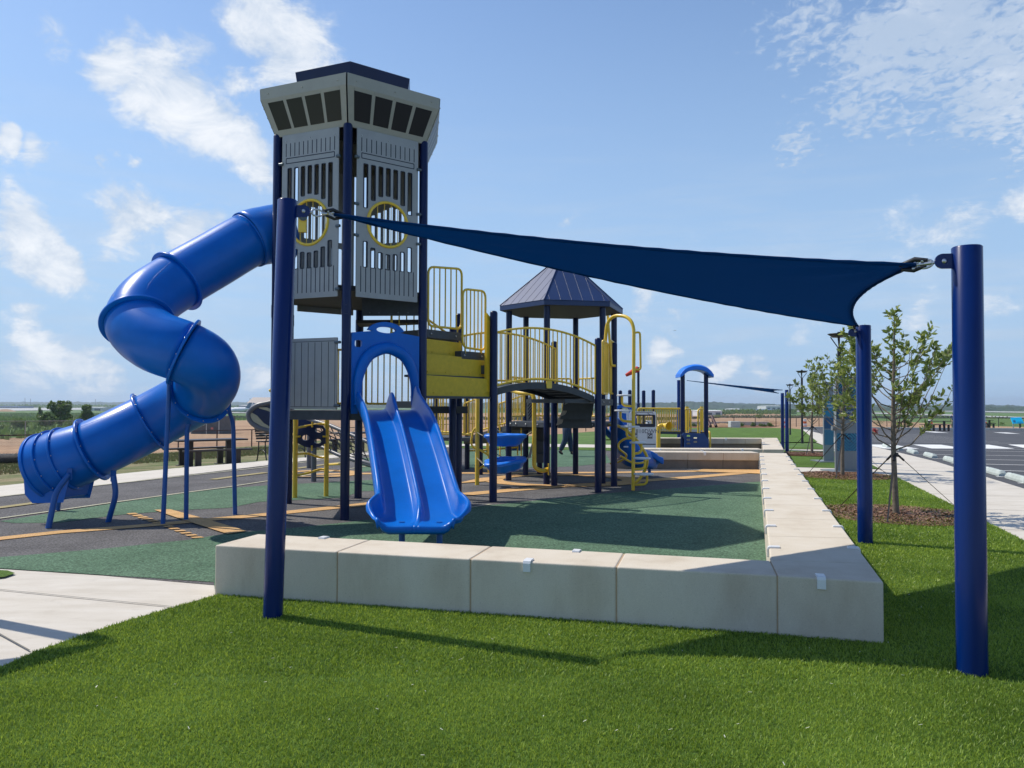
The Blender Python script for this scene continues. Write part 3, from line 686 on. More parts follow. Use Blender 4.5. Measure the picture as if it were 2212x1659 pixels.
# ------------------------------------------------------------------ sail shades
def sail_post(label, x, y, z1, r, lean=(0, 0), group='blue steel sail posts', eye=None, z0=0.0, seg=40):
    t = thing('sail_post', label, 'sail post', (x, y, z0), group)
    MB().tube([(x, y, z0 - .02), (x + lean[0], y + lean[1], z1 - .006), (x + lean[0], y + lean[1], z1)], [r, r, r - .006], seg).build('pole', SAILPOST, t)
    if eye:
        e = Vector(eye).normalized(); top = Vector((x + lean[0], y + lean[1], z1 - .085))
        m = MB(); sd = Vector((-e.y, e.x, 0)).normalized(); T = Matrix((e, Vector((0, 0, 1)), sd)).transposed().to_4x4(); T.translation = top
        vs, fs = plate([(r - .01, -.045)] + arc(r + .055, 0, .045, -90, 90, 10) + [(r - .01, .045)], [], .014)
        m.add(vs, fs, 0, False, T); m.build('lug', SAILPOST, t)
    return t
pA = G(589, 1337, 0); pB = G(2100, 1459, 0); pC = G(1869, 1176, 0)
zA = P(621, 432, pA.y).z; zB = P(2084, 533, pB.y).z; zC = P(1866, 703, pC.y).z
tA = P(621, 440, pA.y)
cA = Vector((tA.x, pA.y, zA - .085)); cB = Vector((pB.x, pB.y, zB - .085)); cC = Vector((pC.x, pC.y, zC - .07))
cen = (cA + cB + cC) / 3
sail_post('tallest blue sail post, left of the slide tower and slightly leaning', pA.x, pA.y, zA, .072, (tA.x - pA.x, 0), eye=(1, 0, 0))
sail_post('thick blue sail post standing on turf at the right edge', pB.x, pB.y, zB, .084, eye=(-1, .12, 0))
sail_post('blue sail post on turf between the two young trees and the seat wall', pC.x, pC.y, zC, .082, (0, 0), eye=(-1, -.1, 0))
qA = P(722, 463, cA.y + .12); qB = P(1978, 572, cB.y + .10); qC = P(1853, 704, pC.y - .05)
def sail(name, label, A, B, Cc, sagAB, sagBC, sagCA, zs=0.0, n=22, m=SAILF, hems=True, droop=0.0, wrinkle=0.0, seams=0):
    """membrane between three corners; each edge scalloped inwards"""
    cn = (A + B + Cc) / 3
    def mid(p, q, third, sag):
        h = (p + q) / 2; return h + (third - h).normalized() * sag * 2.0
    mAB, mBC, mCA = mid(A, B, Cc, sagAB), mid(B, Cc, A, sagBC), mid(Cc, A, B, sagCA)
    mCA.z -= droop * 2; mAB.z -= droop * .2
    def bez(p, mq, q, t): return p * (1-t)**2 + mq * 2*t*(1-t) + q * t*t
    def pt(a, b, c):
        e = 1e-6
        # quadratic bezier triangle with the inner droop
        return A*a*a + B*b*b + Cc*c*c + mAB*2*a*b + mBC*2*b*c + mCA*2*c*a + Vector((0, 0, -zs * 27 * a * b * c))
    idx = {}; vs = []
    for i in range(n + 1):
        for j in range(n + 1 - i):
            a_, b_, c_ = 1 - (i + j) / n, i / n, j / n; p_ = pt(a_, b_, c_); wr_ = 0.0
            for (m_, o1, o2, k_) in ((b_, a_, c_, 19), (a_, b_, c_, 13), (c_, a_, b_, 15)):
                if o1 + o2 > 1e-6: q_ = o1 / (o1 + o2); wr_ += math.sin(q_ * k_ + m_ * 3) * (1 - (2*q_ - 1)**2) * math.exp(-((1 - m_) / .30) ** 2) * (1 - math.exp(-((1 - m_) / .06) ** 2))
            p_.z += wr_ * wrinkle; idx[(i, j)] = len(vs); vs.append(p_)
    fs = []
    for i in range(n):
        for j in range(n - i):
            fs.append((idx[(i, j)], idx[(i+1, j)], idx[(i, j+1)]))
            if i + j < n - 1: fs.append((idx[(i+1, j)], idx[(i+1, j+1)], idx[(i, j+1)]))
    root = thing(name, label, 'shade sail', tuple(cn))
    MB().add(vs, fs, 0, True).build('canopy', m, root, solid=.003)
    for k_ in range(seams):
        f_ = (k_ + 1) / (seams + 1); pth = []
        for q_ in range(31):
            u_ = q_ / 30; c_ = (1 - f_) * u_; a_ = (1 - f_) * (1 - u_); pth.append(pt(a_, f_, c_) + Vector((0, 0, -.003)))
        MB().tube(pth, .004, 6).build('seam', m, root)
    if hems:
        for p, mq, q in ((A, mAB, B), (B, mBC, Cc), (Cc, mCA, A)):
            pth = [bez(p, mq, q, k / 40) for k in range(41)]
            MB().tube(pth, [.010 + .004 * math.sin(k * 1.7) ** 2 for k in range(41)], 8).build('hem', m, root)
    return root, (mAB, mBC, mCA)
sl, mids = sail('shade_sail', 'large navy blue triangular shade sail stretched between three blue posts', qA, qB, qC, .28, .22, .10, .0, n=56, droop=.085, wrinkle=.026)
def rigging(root, p, q, ring=True):
    p, q = Vector(p), Vector(q); d = (q - p).normalized(); Ln = (q - p).length
    sd = d.cross(Vector((0, 0, 1))).normalized(); up = sd.cross(d).normalized()
    m = MB(); m.ball(p, .018)
    m.tube([p + d * .02, p + d * .07], .008, 8)
    c = p + d * .105
    m.tube([c + (d * math.cos(a) * .045 + up * math.sin(a) * .026) for a in [2*PI*k/20 for k in range(20)]], .007, 8, closed=True)
    m.tube([p + d * .14, p + d * .17], .012, 6); m.tube([p + d * .15, q - d * .03], .008, 8); m.tube([q - d * .07, q - d * .03], .014, 6)
    for a, b in ((.02, .012), (-.02, .02), (0.03, -.02)): m.ball(q + d * a + up * b, .014)
    m.build('turnbuckle', STEEL, root)
    m = MB(); m.tube([q - d * .05 + up * .02, q + d * .02 + up * .035, q + d * .11 + up * .012], [.012, .018, .012], 8)
    m.tube([q - d * .04 - up * .012, q + d * .03 - up * .03, q + d * .10 - up * .015], [.010, .014, .010], 8); m.build('corner_strap', BLACKM, root)
rigging(sl, cA + Vector((.072 + .05, 0, 0)), qA - Vector((.03, 0, 0)))
rigging(sl, cB + Vector((-.13, .015, 0)), qB + Vector((.02, 0, 0)))
rigging(sl, cC + Vector((-.10, -.01, 0)), qC + Vector((-.05, -.02, 0)))
# a third sail standing just outside the picture on the left; its shadow falls into it
sail_post('blue sail post just beyond the left edge, casting a shadow on the concrete', -4.66, 6.05, 2.75, .072, eye=(1, -.3, 0))
sail('shade_sail', 'third navy sail just beyond the left edge of the picture', Vector((-4.42, 5.98, 2.62)), Vector((-8.6, 4.7, 2.7)), Vector((-5.6, 2.1, 2.6)), .25, .3, .25, 0, n=12)
# far sail and its posts
fA = P(1466, 821, 33.0); fB = P(1699.5, 842, 27.0); fC = P(1690, 849, 29.2)
for (pt_, lab, r) in ((fA, 'thin far sail post standing behind the toddler playset', .115), (fB, 'nearer of the two far sail posts beside the toddler enclosure wall', .062), (fC, 'farther of the two far sail posts beside the toddler enclosure wall', .062)):
    sail_post(lab, pt_.x, pt_.y, pt_.z, r if r < .1 else .07, z0=H(pt_.x, pt_.y), seg=16)
sail('shade_sail', 'small navy sail seen edge-on above the toddler playset', P(1484, 822, 33), P(1690, 842.5, 27.1), P(1682, 849.5, 29), .15, .35, .25, 0, n=14)

# ------------------------------------------------------------------ play tower
V0 = Vector((-2.30, 10.64)); TC = V0 + 1.22 * Vector((math.cos(R(97)), math.sin(R(97))))
def hexv(c, r, a0, k): a = R(a0 + 60 * k); return Vector((c.x + r * math.cos(a), c.y + r * math.sin(a)))
TV = [hexv(TC, 1.22, 277, k) for k in range(6)]
tower = thing('play_tower', 'tall grey control-tower play structure with flared cab, navy posts and round windows', 'play tower', (TC.x, TC.y, 0))
for k, p in enumerate(TV):
    MB().post(p.x, p.y, -.02, 5.52, .0635, 24).build('post', NAVY, tower)
    m = MB(); m.tube([(p.x, p.y, 2.84), (p.x, p.y, 3.02)], .068, 24); d = (V0 - TC).normalized(); m.ball((p.x + d.x * .066, p.y + d.y * .066, 2.96), .010); m.build('post_collar', NAVY, tower)
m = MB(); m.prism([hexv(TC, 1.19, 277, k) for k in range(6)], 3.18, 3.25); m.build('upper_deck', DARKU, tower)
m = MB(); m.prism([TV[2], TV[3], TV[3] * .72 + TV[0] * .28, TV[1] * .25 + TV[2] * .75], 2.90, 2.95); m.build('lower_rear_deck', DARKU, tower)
ra, rb = Vector((-2.26, 11.55)), Vector((-1.37, 11.50))
T = frame(ra, rb, 0)
m = MB(); m.box(((rb - ra).length / 2, 3.055, 0), ((rb - ra).length, .27, .02), T=T); m.build('riser_plate', SLATE, tower)
m = MB()
for u in (.12, .26, .55, .70): m.ball(T @ Vector((u, 2.965, .014)), .010)
m.build('bolt', CLAMP, tower)
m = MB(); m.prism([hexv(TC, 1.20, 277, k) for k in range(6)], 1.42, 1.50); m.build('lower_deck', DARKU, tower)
# face panels with slots and a round window
def slots():
    low, high = [], []
    for i in range(7):
        d = (i - 3) / 3.0; u = .49 + (i - 3) * .118
        low.append((u, .43, .64 + .19 * d * d * .78))       # bottom row: flat base, tops follow an arc
        high.append((u, 1.49 - .22 * d * d, 1.885))
    return low, high
PW, PH = 0.98, 2.375
def face_panel(k0, k1, detail=True, name='face_panel', window=True):
    a, b = TV[k0], TV[k1]; e = (b - a).normalized(); g = (1.22 - PW) / 2
    T = frame(a + e * g, b - e * g, 3.09); T = T @ Matrix.Translation((0, 0, 0.035))
    low, high = slots(); holes = [rrect(u - .031, y0, u + .031, y1, .014, 3) for u, y0, y1 in low + high]
    if window: holes.append(circ(.49, 1.075, .315, 48))
    m = MB(); vs, fs = plate(rrect(0, 0, PW, PH, .01, 2), holes, .019); m.add(vs, fs, 0, False, T); pn = m.build(name, GREYPL, tower)
    m = MB()
    for u, y0, y1 in low + high:
        vs, fs = plate(rrect(u - .039, y0 - .009, u + .039, y1 + .009, .018, 3), [rrect(u - .030, y0 + .001, u + .030, y1 - .001, .013, 3)], .024); m.add(vs, fs, 0, False, T)
    for i in range(12):
        u = .07 + i * .0764
        m.box((u, .255, 0), (.012, .36, .0225), T=T); m.box((u, 2.155, 0), (.012, .19, .0225), T=T)
    vs, fs = plate(rrect(.065, 1.955, .915, 2.04, .012, 3), [rrect(.077, 1.967, .903, 2.028, .008, 3)], .0225); m.add(vs, fs, 0, False, T)
    m.build('groove', GROOVE, pn)
    if detail:
        m = MB()
        for u, v in ((.07, 2.28), (.49, 2.285), (.91, 2.28), (.88, .30), (.12, .06)): m.ball(T @ Vector((u, v, .012)), .009, seg=5)
        m.build('bolt', STEEL, pn)
    if window:
        m = MB(); m.tube([T @ Vector((.49 + .318 * math.cos(a), 1.075 + .318 * math.sin(a), .012)) for a in [2*PI*i/48 for i in range(48)]], .021, 10, closed=True)
        wr = m.build('window_ring', YEL, tower)
        m = MB()
        for i in range(6):
            u = .49 - .27 + i * .108; hh = math.sqrt(max(0, .31**2 - (u - .49)**2)); m.tube([T @ Vector((u, 1.075 - hh, 0)), T @ Vector((u, 1.075 + hh, 0))], .0055, 6)
        m.build('window_bars', YEL, wr)
    return T
TF1 = face_panel(5, 0); TF2 = face_panel(0, 1)
for (k0, k1) in ((2, 3), (3, 4)):
    a, b = TV[k0], TV[k1]; e = (b - a).normalized(); T = frame(a + e * .12, b - e * .12, 3.09); m = MB()
    hs = [rrect(.49 + (i - 3) * .118 - .036, .50, .49 + (i - 3) * .118 + .036, 1.10, .014, 3) for i in range(7)] + [rrect(.49 + (i - 3) * .118 - .036, 1.20, .49 + (i - 3) * .118 + .036, 1.80 - .1 * abs(i - 3) / 3, .014, 3) for i in range(7)]
    vs, fs = plate(rrect(0, 0, PW, PH, .01, 2), hs, .019); m.add(vs, fs, 0, False, T); m.build('rear_panel', GREYPL, tower)
# face 1-2 (open to the stair) keeps a header, face 4-5 takes the tube slide
for (a, b) in ((1, 2), (4, 5)):
    pa, pb = TV[a], TV[b]; e = (pb - pa).normalized(); T = frame(pa + e * .12, pb - e * .12, 3.09)
    if a == 4: vs, fs = plate([(0, 0), (PW, 0), (PW, PH), (0, PH)], [circ(.49, .98, .41, 40)], .019)
    else: vs, fs = plate([(0, 1.95), (PW, 1.95), (PW, PH), (0, PH)], [], .019)
    m = MB(); m.add(vs, fs, 0, False, T); m.build('entry_panel', GREYPL, tower)
# clamps
m = MB()
for (Tm, W_) in ((TF1, PW), (TF2, PW)):
    for v in (1.96, .86 if Tm is TF2 else .98, .10 if Tm is TF1 else 1.30):
        for u in (-.02, W_ + .02):
            m2 = MB(); m2.tube([Tm @ Vector((u - (.045 if u > 0 else -.045) , v, .022)), Tm @ Vector((u + (.02 if u > 0 else -.02), v, .022))], .021, 10); m2.build('clamp', CLAMP, tower)
# telescope in the left window
c = TF1 @ Vector((.41, 1.16, .05)); v = -(c - Vector((0, 0, 1.6))).normalized()
m = MB(); m.tube([c - v * .12, c + v * .06], .055, 16, mi=0); m.tube([c + v * .055, c + v * .07], .062, 16, mi=1); m.box(c - Vector((0, 0, .13)), (.11, .06, .20), mi=0)
m.build('telescope', [YEL, CLAMP], tower)
# cab: six flared panels with four dark windows each, and the roof slab
for k in range(6):
    def q(r, z, kk, c=TC): p = hexv(c, r, 277, kk); return Vector((p.x, p.y, z))
    lo0, lo1, mi0, mi1, hi0, hi1 = q(1.255, 5.462, k), q(1.255, 5.462, k+1), q(1.485, 5.955, k), q(1.485, 5.955, k+1), q(1.495, 6.115, k), q(1.495, 6.115, k+1)
    g = (lo1 - lo0).normalized() * .012
    inn = Vector((TC.x, TC.y, 0)); 
    def inw(p, d=.018): r_ = Vector((inn.x - p.x, inn.y - p.y, 0)).normalized(); return p + r_ * d
    top0, top1 = q(1.44, 6.125, k), q(1.44, 6.125, k+1)
    vs = [lo0 + g, lo1 - g, mi0 + g, mi1 - g, hi0 + g, hi1 - g, top0 + g, top1 - g]; vs2 = [inw(p) for p in vs]
    m = MB(); m.add(vs + vs2, [(0,1,3,2),(2,3,5,4),(4,5,7,6),(8,10,11,9),(10,12,13,11),(12,14,15,13),(0,2,10,8),(2,4,12,10),(1,9,11,3),(3,11,13,5),(0,8,9,1),(6,7,15,14),(4,6,14,12),(5,13,15,7)])
    cp = m.build('cab_panel', CABPL, tower)
    nrm = (lo1 - lo0).cross(mi0 - lo0).normalized()
    if nrm.dot(Vector((lo0.x - TC.x, lo0.y - TC.y, 0))) < 0: nrm = -nrm
    m = MB()
    for i in range(4):
        u0, u1 = .075 + i * .222, .075 + i * .222 + .185
        def wp(u, v): return (lo0.lerp(lo1, u)).lerp(mi0.lerp(mi1, u), v) + nrm * .003
        m.add([wp(u0, .17), wp(u1, .17), wp(u1, .90), wp(u0, .90)], [(0, 1, 2, 3)])
    m.build('cab_window', WINDK, cp)
    m = MB()
    for i in range(5):
        p = hi0.lerp(hi1, .1 + i * .2).lerp(mi0.lerp(mi1, .1 + i * .2), .55); o = Vector((p.x - TC.x, p.y - TC.y, 0)).normalized() * .004
        if i % 2 == 0: m.ball(p + o, .010, seg=5)
        m.ball(mi0.lerp(mi1, .08 + .21 * i).lerp(lo0.lerp(lo1, .08 + .21 * i), .05) + nrm * .003, .008, seg=5)
    for u in (.03, .97):
        for vv in (.3, .55, .8): m.ball(lo0.lerp(lo1, u).lerp(mi0.lerp(mi1, u), vv) + nrm * .003, .008, seg=5)
    m.build('rivet', CABPL, cp)
m = MB(); lo = [hexv(TC, .90, 277, k) for k in range(6)]; hi_ = [hexv(TC, .97, 277, k) for k in range(6)]
m.add([(p.x, p.y, 6.10) for p in lo] + [(p.x, p.y, 6.50) for p in hi_], [(i, (i+1) % 6, 6 + (i+1) % 6, 6 + i) for i in range(6)] + [(0,1,2,3,4,5), (11,10,9,8,7,6)]); m.build('roof_slab', NAVY, tower)
m = MB(); m.prism([hexv(TC, 1.46, 277, k) for k in range(6)], 6.10, 6.118); m.build('roof_deck', DARKU, tower)
# lower left barrier: grey boards, slate beam below
a, b = TV[5], TV[0]; e = (b - a).normalized()
T = frame(a + e * .10, b - e * .12, 1.52); T = T @ Matrix.Translation((0, 0, .03)); Wp = 1.0
vs, fs = plate(rrect(0, 0, Wp, 1.0, .012, 3), [], .02); m = MB(); m.add(vs, fs, 0, False, T); lb = m.build('barrier_panel', GREYPL, tower)
m = MB(); vs, fs = plate(rrect(.03, .03, Wp - .03, .955, .02, 3), [rrect(.037, .037, Wp - .037, .948, .015, 3)], .0235); m.add(vs, fs, 0, False, T)
for i in range(7): m.box((.15 + i * .115 + .015, .49, 0), (.007, .90, .0235), T=T)
m.build('groove', GROOVE, lb)
for v in (.05, .93):
    m = MB(); m.tube([T @ Vector((Wp - .03, v, .02)), T @ Vector((Wp + .06, v, .02))], .020, 10); m.build('clamp', CLAMP, tower)
for (i0, i1) in ((5, 0), (0, 1), (1, 2), (2, 3), (3, 4), (4, 5)):
    pa, pb = TV[i0], TV[i1]; e = (pb - pa).normalized(); m = MB(); T = frame(pa + e * .06, pb - e * .06, 0)
    m.box((.55, 1.435, 0), (1.09, .13, .03), T=T); m.build('deck_beam', SLATE, tower)
def railing(parent, a, b, z0, z1, n, r=.019, rp=.011, z0b=None, z1b=None, name='railing', ends=True, arch=0.0, rad=.06):
    """yellow tube frame with pickets from a to b (2-D points), bottom z0 and top z1, optionally other heights at b, optional arch"""
    a, b = Vector((a[0], a[1], 0)), Vector((b[0], b[1], 0)); z0b = z0 if z0b is None else z0b; z1b = z1 if z1b is None else z1b
    def pt(t, s): zz = (z0 + (z0b - z0) * t) * (1 - s) + (z1 + (z1b - z1) * t) * s + arch * 4 * t * (1 - t); p = a.lerp(b, t); return Vector((p.x, p.y, zz))
    m = MB()
    if arch:
        m.tube([pt(i / 16, 1) for i in range(17)], r, 10); m.tube([pt(i / 16, 0) for i in range(17)], r, 10)
        if ends: m.tube([pt(0, 0), pt(0, 1)], r, 10); m.tube([pt(1, 0), pt(1, 1)], r, 10)
    elif ends:
        m.tube(rounded([pt(.5, 0), pt(0, 0), pt(0, 1), pt(1, 1), pt(1, 0), pt(.5, 0)], rad), r, 10)
    else:
        m.tube([pt(0, 0), pt(1, 0)], r, 10); m.tube([pt(0, 1), pt(1, 1)], r, 10)
    for i in range(n):
        t = (i + 1) / (n + 1); m.tube([pt(t, 0), pt(t, 1)], rp, 8)
    return m.build(name, YEL, parent)
for (i0, i1, n) in ((3, 4, 7), (2, 3, 7), (4, 5, 7)):
    pa, pb = TV[i0], TV[i1]; e = (pb - pa).normalized(); railing(tower, pa + e * .14, pb - e * .14, 1.60, 2.50, n)
q = P(876, 874, 12.7); m = MB(); m.box((q.x, 12.7, q.z), (.30, .22, .11)); m.build('step_box', GREYPL, tower)

# ------------------------------------------------------------------ tube slide
ts = thing('tube_slide', 'big blue spiral tube slide descending on the left of the grey tower', 'tube slide', (-4.6, 10.4, 0))
key = [P(614, 502, 11.80), P(578, 508, 11.62), P(537, 519, 11.40), P(460, 563, 11.05), P(382, 608, 10.70), P(322, 650, 10.28), P(297, 697, 9.98), P(335, 736, 9.80), P(397, 760, 9.80),
       P(441, 786, 9.98), P(452, 818, 10.30), P(432, 850, 10.60), P(385, 878, 10.75), P(322, 912, 10.72), P(258, 944, 10.55), P(200, 971, 10.45), P(140, 994, 10.42), P(104, 1008, 10.45)]
cp = catmull(key, 6); TR = .388
# split into sections at seams
seams = [0, 2, 4, 6, 8, 11, 13, 15, 17]
for i in range(len(seams) - 1):
    seg = cp[seams[i]*6: seams[i+1]*6 + 1]
    rr = [TR * (1.13 if i == 0 else 1.0)] * len(seg)
    if i == 0: rr = [TR * 1.12 - .02 * (k / len(seg)) for k in range(len(seg))]
    if i == 7: rr = [TR * (1.0 + .16 * (k / (len(seg)-1))) for k in range(len(seg))]
    m = MB(); m.tube(seg, rr, 48, caps=False); m.build('tube_section', BLUEPL, ts, solid=.012)
def tang(k): return (cp[min(k+1, len(cp)-1)] - cp[max(k-1, 0)]).normalized()
def ring_at(k, r0, r1, wd, name='flange', m_=BLUEPL, bolts=True):
    c, t = cp[k], tang(k); u = t.cross(Vector((0, 0, 1))).normalized(); v = t.cross(u)
    m = MB(); n = 56; vs = []
    for (rr, dd) in ((r0, -wd/2), (r1, -wd/2), (r1, wd/2), (r0, wd/2)):
        for i in range(n): a = 2*PI*i/n; vs.append(c + t * dd + (u * math.cos(a) + v * math.sin(a)) * rr)
    fs = [(j*n + i, j*n + (i+1) % n, ((j+1) % 4)*n + (i+1) % n, ((j+1) % 4)*n + i) for j in range(4) for i in range(n)]
    m.add(vs, fs, 0, True); o = m.build(name, m_, ts, bevel=.006)
    if bolts:
        m = MB()
        for i in range(12):
            a = 2*PI*(i + .3)/12; m.ball(c - t * (wd/2 + .002) + (u * math.cos(a) + v * math.sin(a)) * (r1 - .025), .010, seg=4)
        m.build('bolt', STEEL, o)
    return c, t, u, v
for si in (2, 4, 6, 8, 11, 13, 15): ring_at(si * 6, TR - .01, TR + (.066 if si != 2 else .012), .030, bolts=si != 2)
ring_at(15*6 + 5, TR, TR + .06, .03); ring_at(15*6 + 8, TR, TR + .075, .03); ring_at(len(cp) - 1, TR - .05, TR + .085, .05, 'exit_rim', bolts=False)
# raised mould seams along the tube
for a0 in (55, 125, -60):
    m = MB()
    for i in range(1, 7):
        seg = cp[seams[i]*6 + 1: seams[i+1]*6]; pth = []
        for k in range(seams[i]*6 + 1, seams[i+1]*6):
            t = tang(k); u = t.cross(Vector((0, 0, 1))).normalized(); v = u.cross(t); pth.append(cp[k] + (u * math.cos(R(a0)) + v * math.sin(R(a0))) * (TR + .001))
        if len(pth) > 1: m.tube(pth, .0065, 6)
    m.build('mould_seam', BLUEPL, ts)
# exit bucket under the end
e0 = cp[-1]; tt = tang(len(cp) - 2); m = MB()
pl_ = [(-.50, .42), (-.42, .12), (.0, .10), (.10, .20), (.13, .50), (-.2, .6), (-.45, .6)]
sd = Vector((-tt.y, tt.x, 0)).normalized(); ax = Vector((tt.x, tt.y, 0)).normalized()
b0 = Vector((e0.x, e0.y, 0))
vs = [b0 + ax * x + sd * .25 + Vector((0, 0, z + .20)) for x, z in pl_] + [b0 + ax * x - sd * .25 + Vector((0, 0, z + .20)) for x, z in pl_]; k = len(pl_)
m.add(vs, [(i, (i+1) % k, k + (i+1) % k, k + i) for i in range(k)] + [tuple(range(k)), tuple(range(k, 2*k))[::-1]]); m.build('exit_bucket', BLUEPL, ts, bevel=.03)
def leg(parent, pts, r=.030, m_=BLUEMT, flat=True):
    m = MB(); m.tube(rounded(pts, .1), r, 14)
    if flat:
        p = Vector(pts[0]); m.box(p, (.09, .012, .15), yaw=R(-20))
    return m.build('leg', m_, parent)
def lp(px0, py0, D0, px1, py1, D1=None, pxg=0, pyg=0): pass
g = lambda px, py: G(px, py, 0) - Vector((0, 0, .01))
b1 = g(352, 1133); leg(ts, [P(366, 818, b1.y), P(365, 850, b1.y), b1])
b2 = g(402, 1125); leg(ts, [P(418, 893, b2.y), P(404, 925, b2.y), b2])
b3 = g(508, 1112); leg(ts, [P(493, 883, b3.y), P(504, 915, b3.y), b3])
b4 = g(104, 1141); leg(ts, [P(150, 1024, 10.05), P(121, 1062, 9.95), b4], .036)
b5 = g(233, 1128); leg(ts, [P(245, 1028, 10.3), P(251, 1068, 10.3), b5], .036)
b6 = g(123, 1104); leg(ts, [Vector((b6.x + .05, b6.y, .45)), b6], .04, flat=False)

# ------------------------------------------------------------------ double slide
ds = thing('double_slide', 'wide bright blue double slide leaving the front of the grey tower', 'double slide', (-1.4, 9.3, 0))
cl2 = [(-1.80, 11.03), (-1.67, 10.62), (-1.47, 10.05), (-1.30, 9.45), (-1.15, 8.90), (-1.03, 8.45), (-.97, 8.12), (-.965, 7.80)]
zb = [1.50, 1.49, 1.29, 1.02, .74, .50, .385, .37]
c3 = catmull([(x, y, z) for (x, y), z in zip(cl2, zb)], 9); NN = len(c3)
def smooth(t): t = max(0, min(1, t)); return t*t*(3-2*t)
# cross-section: heights of walls and divider over the bed, half width, changing along the slide
secs = []
for i, p in enumerate(c3):
    t = i / (NN - 1)
    tn = (c3[min(i+1, NN-1)] - c3[max(i-1, 0)]); tn.z = 0; tn.normalize(); sd = Vector((-tn.y, tn.x, 0)); sd = -sd  # to the viewer's... sd points left of travel reversed
    hw = .405 + .015 * smooth((t - .78) / .12) + .062 * math.sin(PI * smooth((t - .80) / .2)) * 1.0 + .02 * smooth((t - .7) / .3) - .055 * max(0, (t - .92) / .08) ** 2
    wall = .24 - .05 * smooth(t / .2) - .13 * smooth((t - .88) / .12) + .10 * math.exp(-((t - .03) / .05) ** 2) + .04 * math.exp(-((t - .83) / .05) ** 2)
    div = .015 + .19 * math.exp(-((t - .14) / .085) ** 2) + .115 * smooth((t - .10) / .1) - .125 * smooth((t - .84) / .15)
    if t < .06: div = .0
    rim = .045
    prof = [(-hw - rim, wall - .17), (-hw - rim * 1.15, wall - .05), (-hw - rim * .9, wall + .0), (-hw - rim * .4, wall + .018), (-hw + .002, wall), (-hw + .02, wall * .5 + .01), (-hw + .042, .03), (-hw + .085, .003), (-.20, -.004), (-.085, .001), (-.045, .018), (-.027, div * .55), (-.018, div * .93), (0, div + .010),
            (.018, div * .93), (.027, div * .55), (.045, .018), (.085, .001), (.20, -.004), (hw - .085, .003), (hw - .042, .03), (hw - .02, wall * .5 + .01), (hw - .002, wall), (hw + rim * .4, wall + .018), (hw + rim * .9, wall), (hw + rim * 1.15, wall - .05), (hw + rim, wall - .17)]
    if t > .86: kk = smooth((t - .86) / .14); prof = [(x, z * (1 - kk * .9) if abs(x) < .08 else z) for x, z in prof]; prof[0] = (prof[0][0], prof[0][1] + .10 * kk); prof[-1] = (prof[-1][0], prof[-1][1] + .10 * kk)
    secs.append([p + sd * x + Vector((0, 0, z)) for x, z in prof])
# lip: roll downward
lastp, tn = secs[-1], (c3[-1] - c3[-2]); tn.z = 0; tn.normalize()
for (dx, dz, sc_) in ((.035, .006, .96), (.055, -.02, .93), (.055, -.06, .91), (.03, -.09, .90)):
    secs.append([Vector((c3[-1].x, c3[-1].y, 0)) + (q - Vector((c3[-1].x, c3[-1].y, 0))) * 1.0 * Vector((1, 1, 1)).x + tn * dx + Vector((0, 0, dz)) for q in
                 [Vector((c3[-1].x + (q.x - c3[-1].x) * sc_, c3[-1].y + (q.y - c3[-1].y) * sc_, max(q.z, c3[-1].z + .012) if dz < -.01 else q.z)) for q in lastp]])
for q_, row in enumerate(secs[-18:]):
    k_ = smooth((q_ + 1) / 14)
    row[0] = row[0].lerp(row[2], k_); row[1] = row[1].lerp(row[2], k_); row[-1] = row[-1].lerp(row[-3], k_); row[-2] = row[-2].lerp(row[-3], k_)
secs = [catmull(s_, 3) for s_ in secs]
vs = [q for s_ in secs for q in s_]; k = len(secs[0])
fs = [(i*k + j, i*k + j + 1, (i+1)*k + j + 1, (i+1)*k + j) for i in range(len(secs) - 1) for j in range(k - 1)]
m = MB(); m.add(vs, fs, 0, True); ch_ = m.build('chute', BLUEPL, ds, solid=.010); ch_.modifiers['solid'].thickness_clamp = 0.5; ch_.modifiers['solid'].use_quality_normals = True
for px in (868, 949):
    b_ = P(px, 1175, 8.0); b_ = Vector((b_.x, 8.0, 0)); m = MB(); m.tube([(b_.x, b_.y, .38), (b_.x, b_.y, -.01)], .032, 14); m.build('leg', BLUEMT, ds)
# hood between the two tower posts
a, b = TV[0], TV[1]; e = (b - a).normalized(); T = frame(a + e * .07, b - e * .07, 1.46); Wd = 1.08
outer = [(0, 0), (.10, 0), (.11, .42)] 
arch_o = [(0.10, .0), (.10, .40), (.13, .55), (.20, .70), (.30, .80), (.42, .86), (.54, .875), (.66, .86), (.78, .80), (.88, .70), (.95, .55), (.98, .40), (.98, 0)]
outl = [(0, 0), (0, 1.13), (.33, 1.17)] + [(.54 + .30 * math.cos(R(a_)), 1.14 + .17 * math.sin(R(a_))) for a_ in range(165, 10, -15)] + [(.76, 1.165), (1.08, 1.13), (1.08, 0)]
outl = outl + arch_o[::-1]
hole1 = [(.54 + .16 * math.cos(a_), 1.195 + .045 * math.sin(a_)) for a_ in [2*PI*i/20 for i in range(20)]]
hole2 = rrect(.05, .93, .16, 1.03, .03, 3)
vs, fs = plate(outl, [hole1, hole2], .05); m = MB(); m.add(vs, fs, 0, False, T); hd = m.build('hood', BLUEPL, ds, bevel=.014)
# rolled front arch of the hood
m = MB(); arcp = catmull([T @ Vector((u, v, .05)) for u, v in [(.09, .12), (.085, .40), (.12, .58), (.20, .75), (.31, .86), (.54, .935), (.77, .86), (.88, .75), (.96, .58), (.995, .40), (.99, .12)]], 5)
m.tube(arcp, [.055 + .03 * math.sin(PI * i / (len(arcp) - 1)) for i in range(len(arcp))], 14); m.build('hood_roll', BLUEPL, hd)

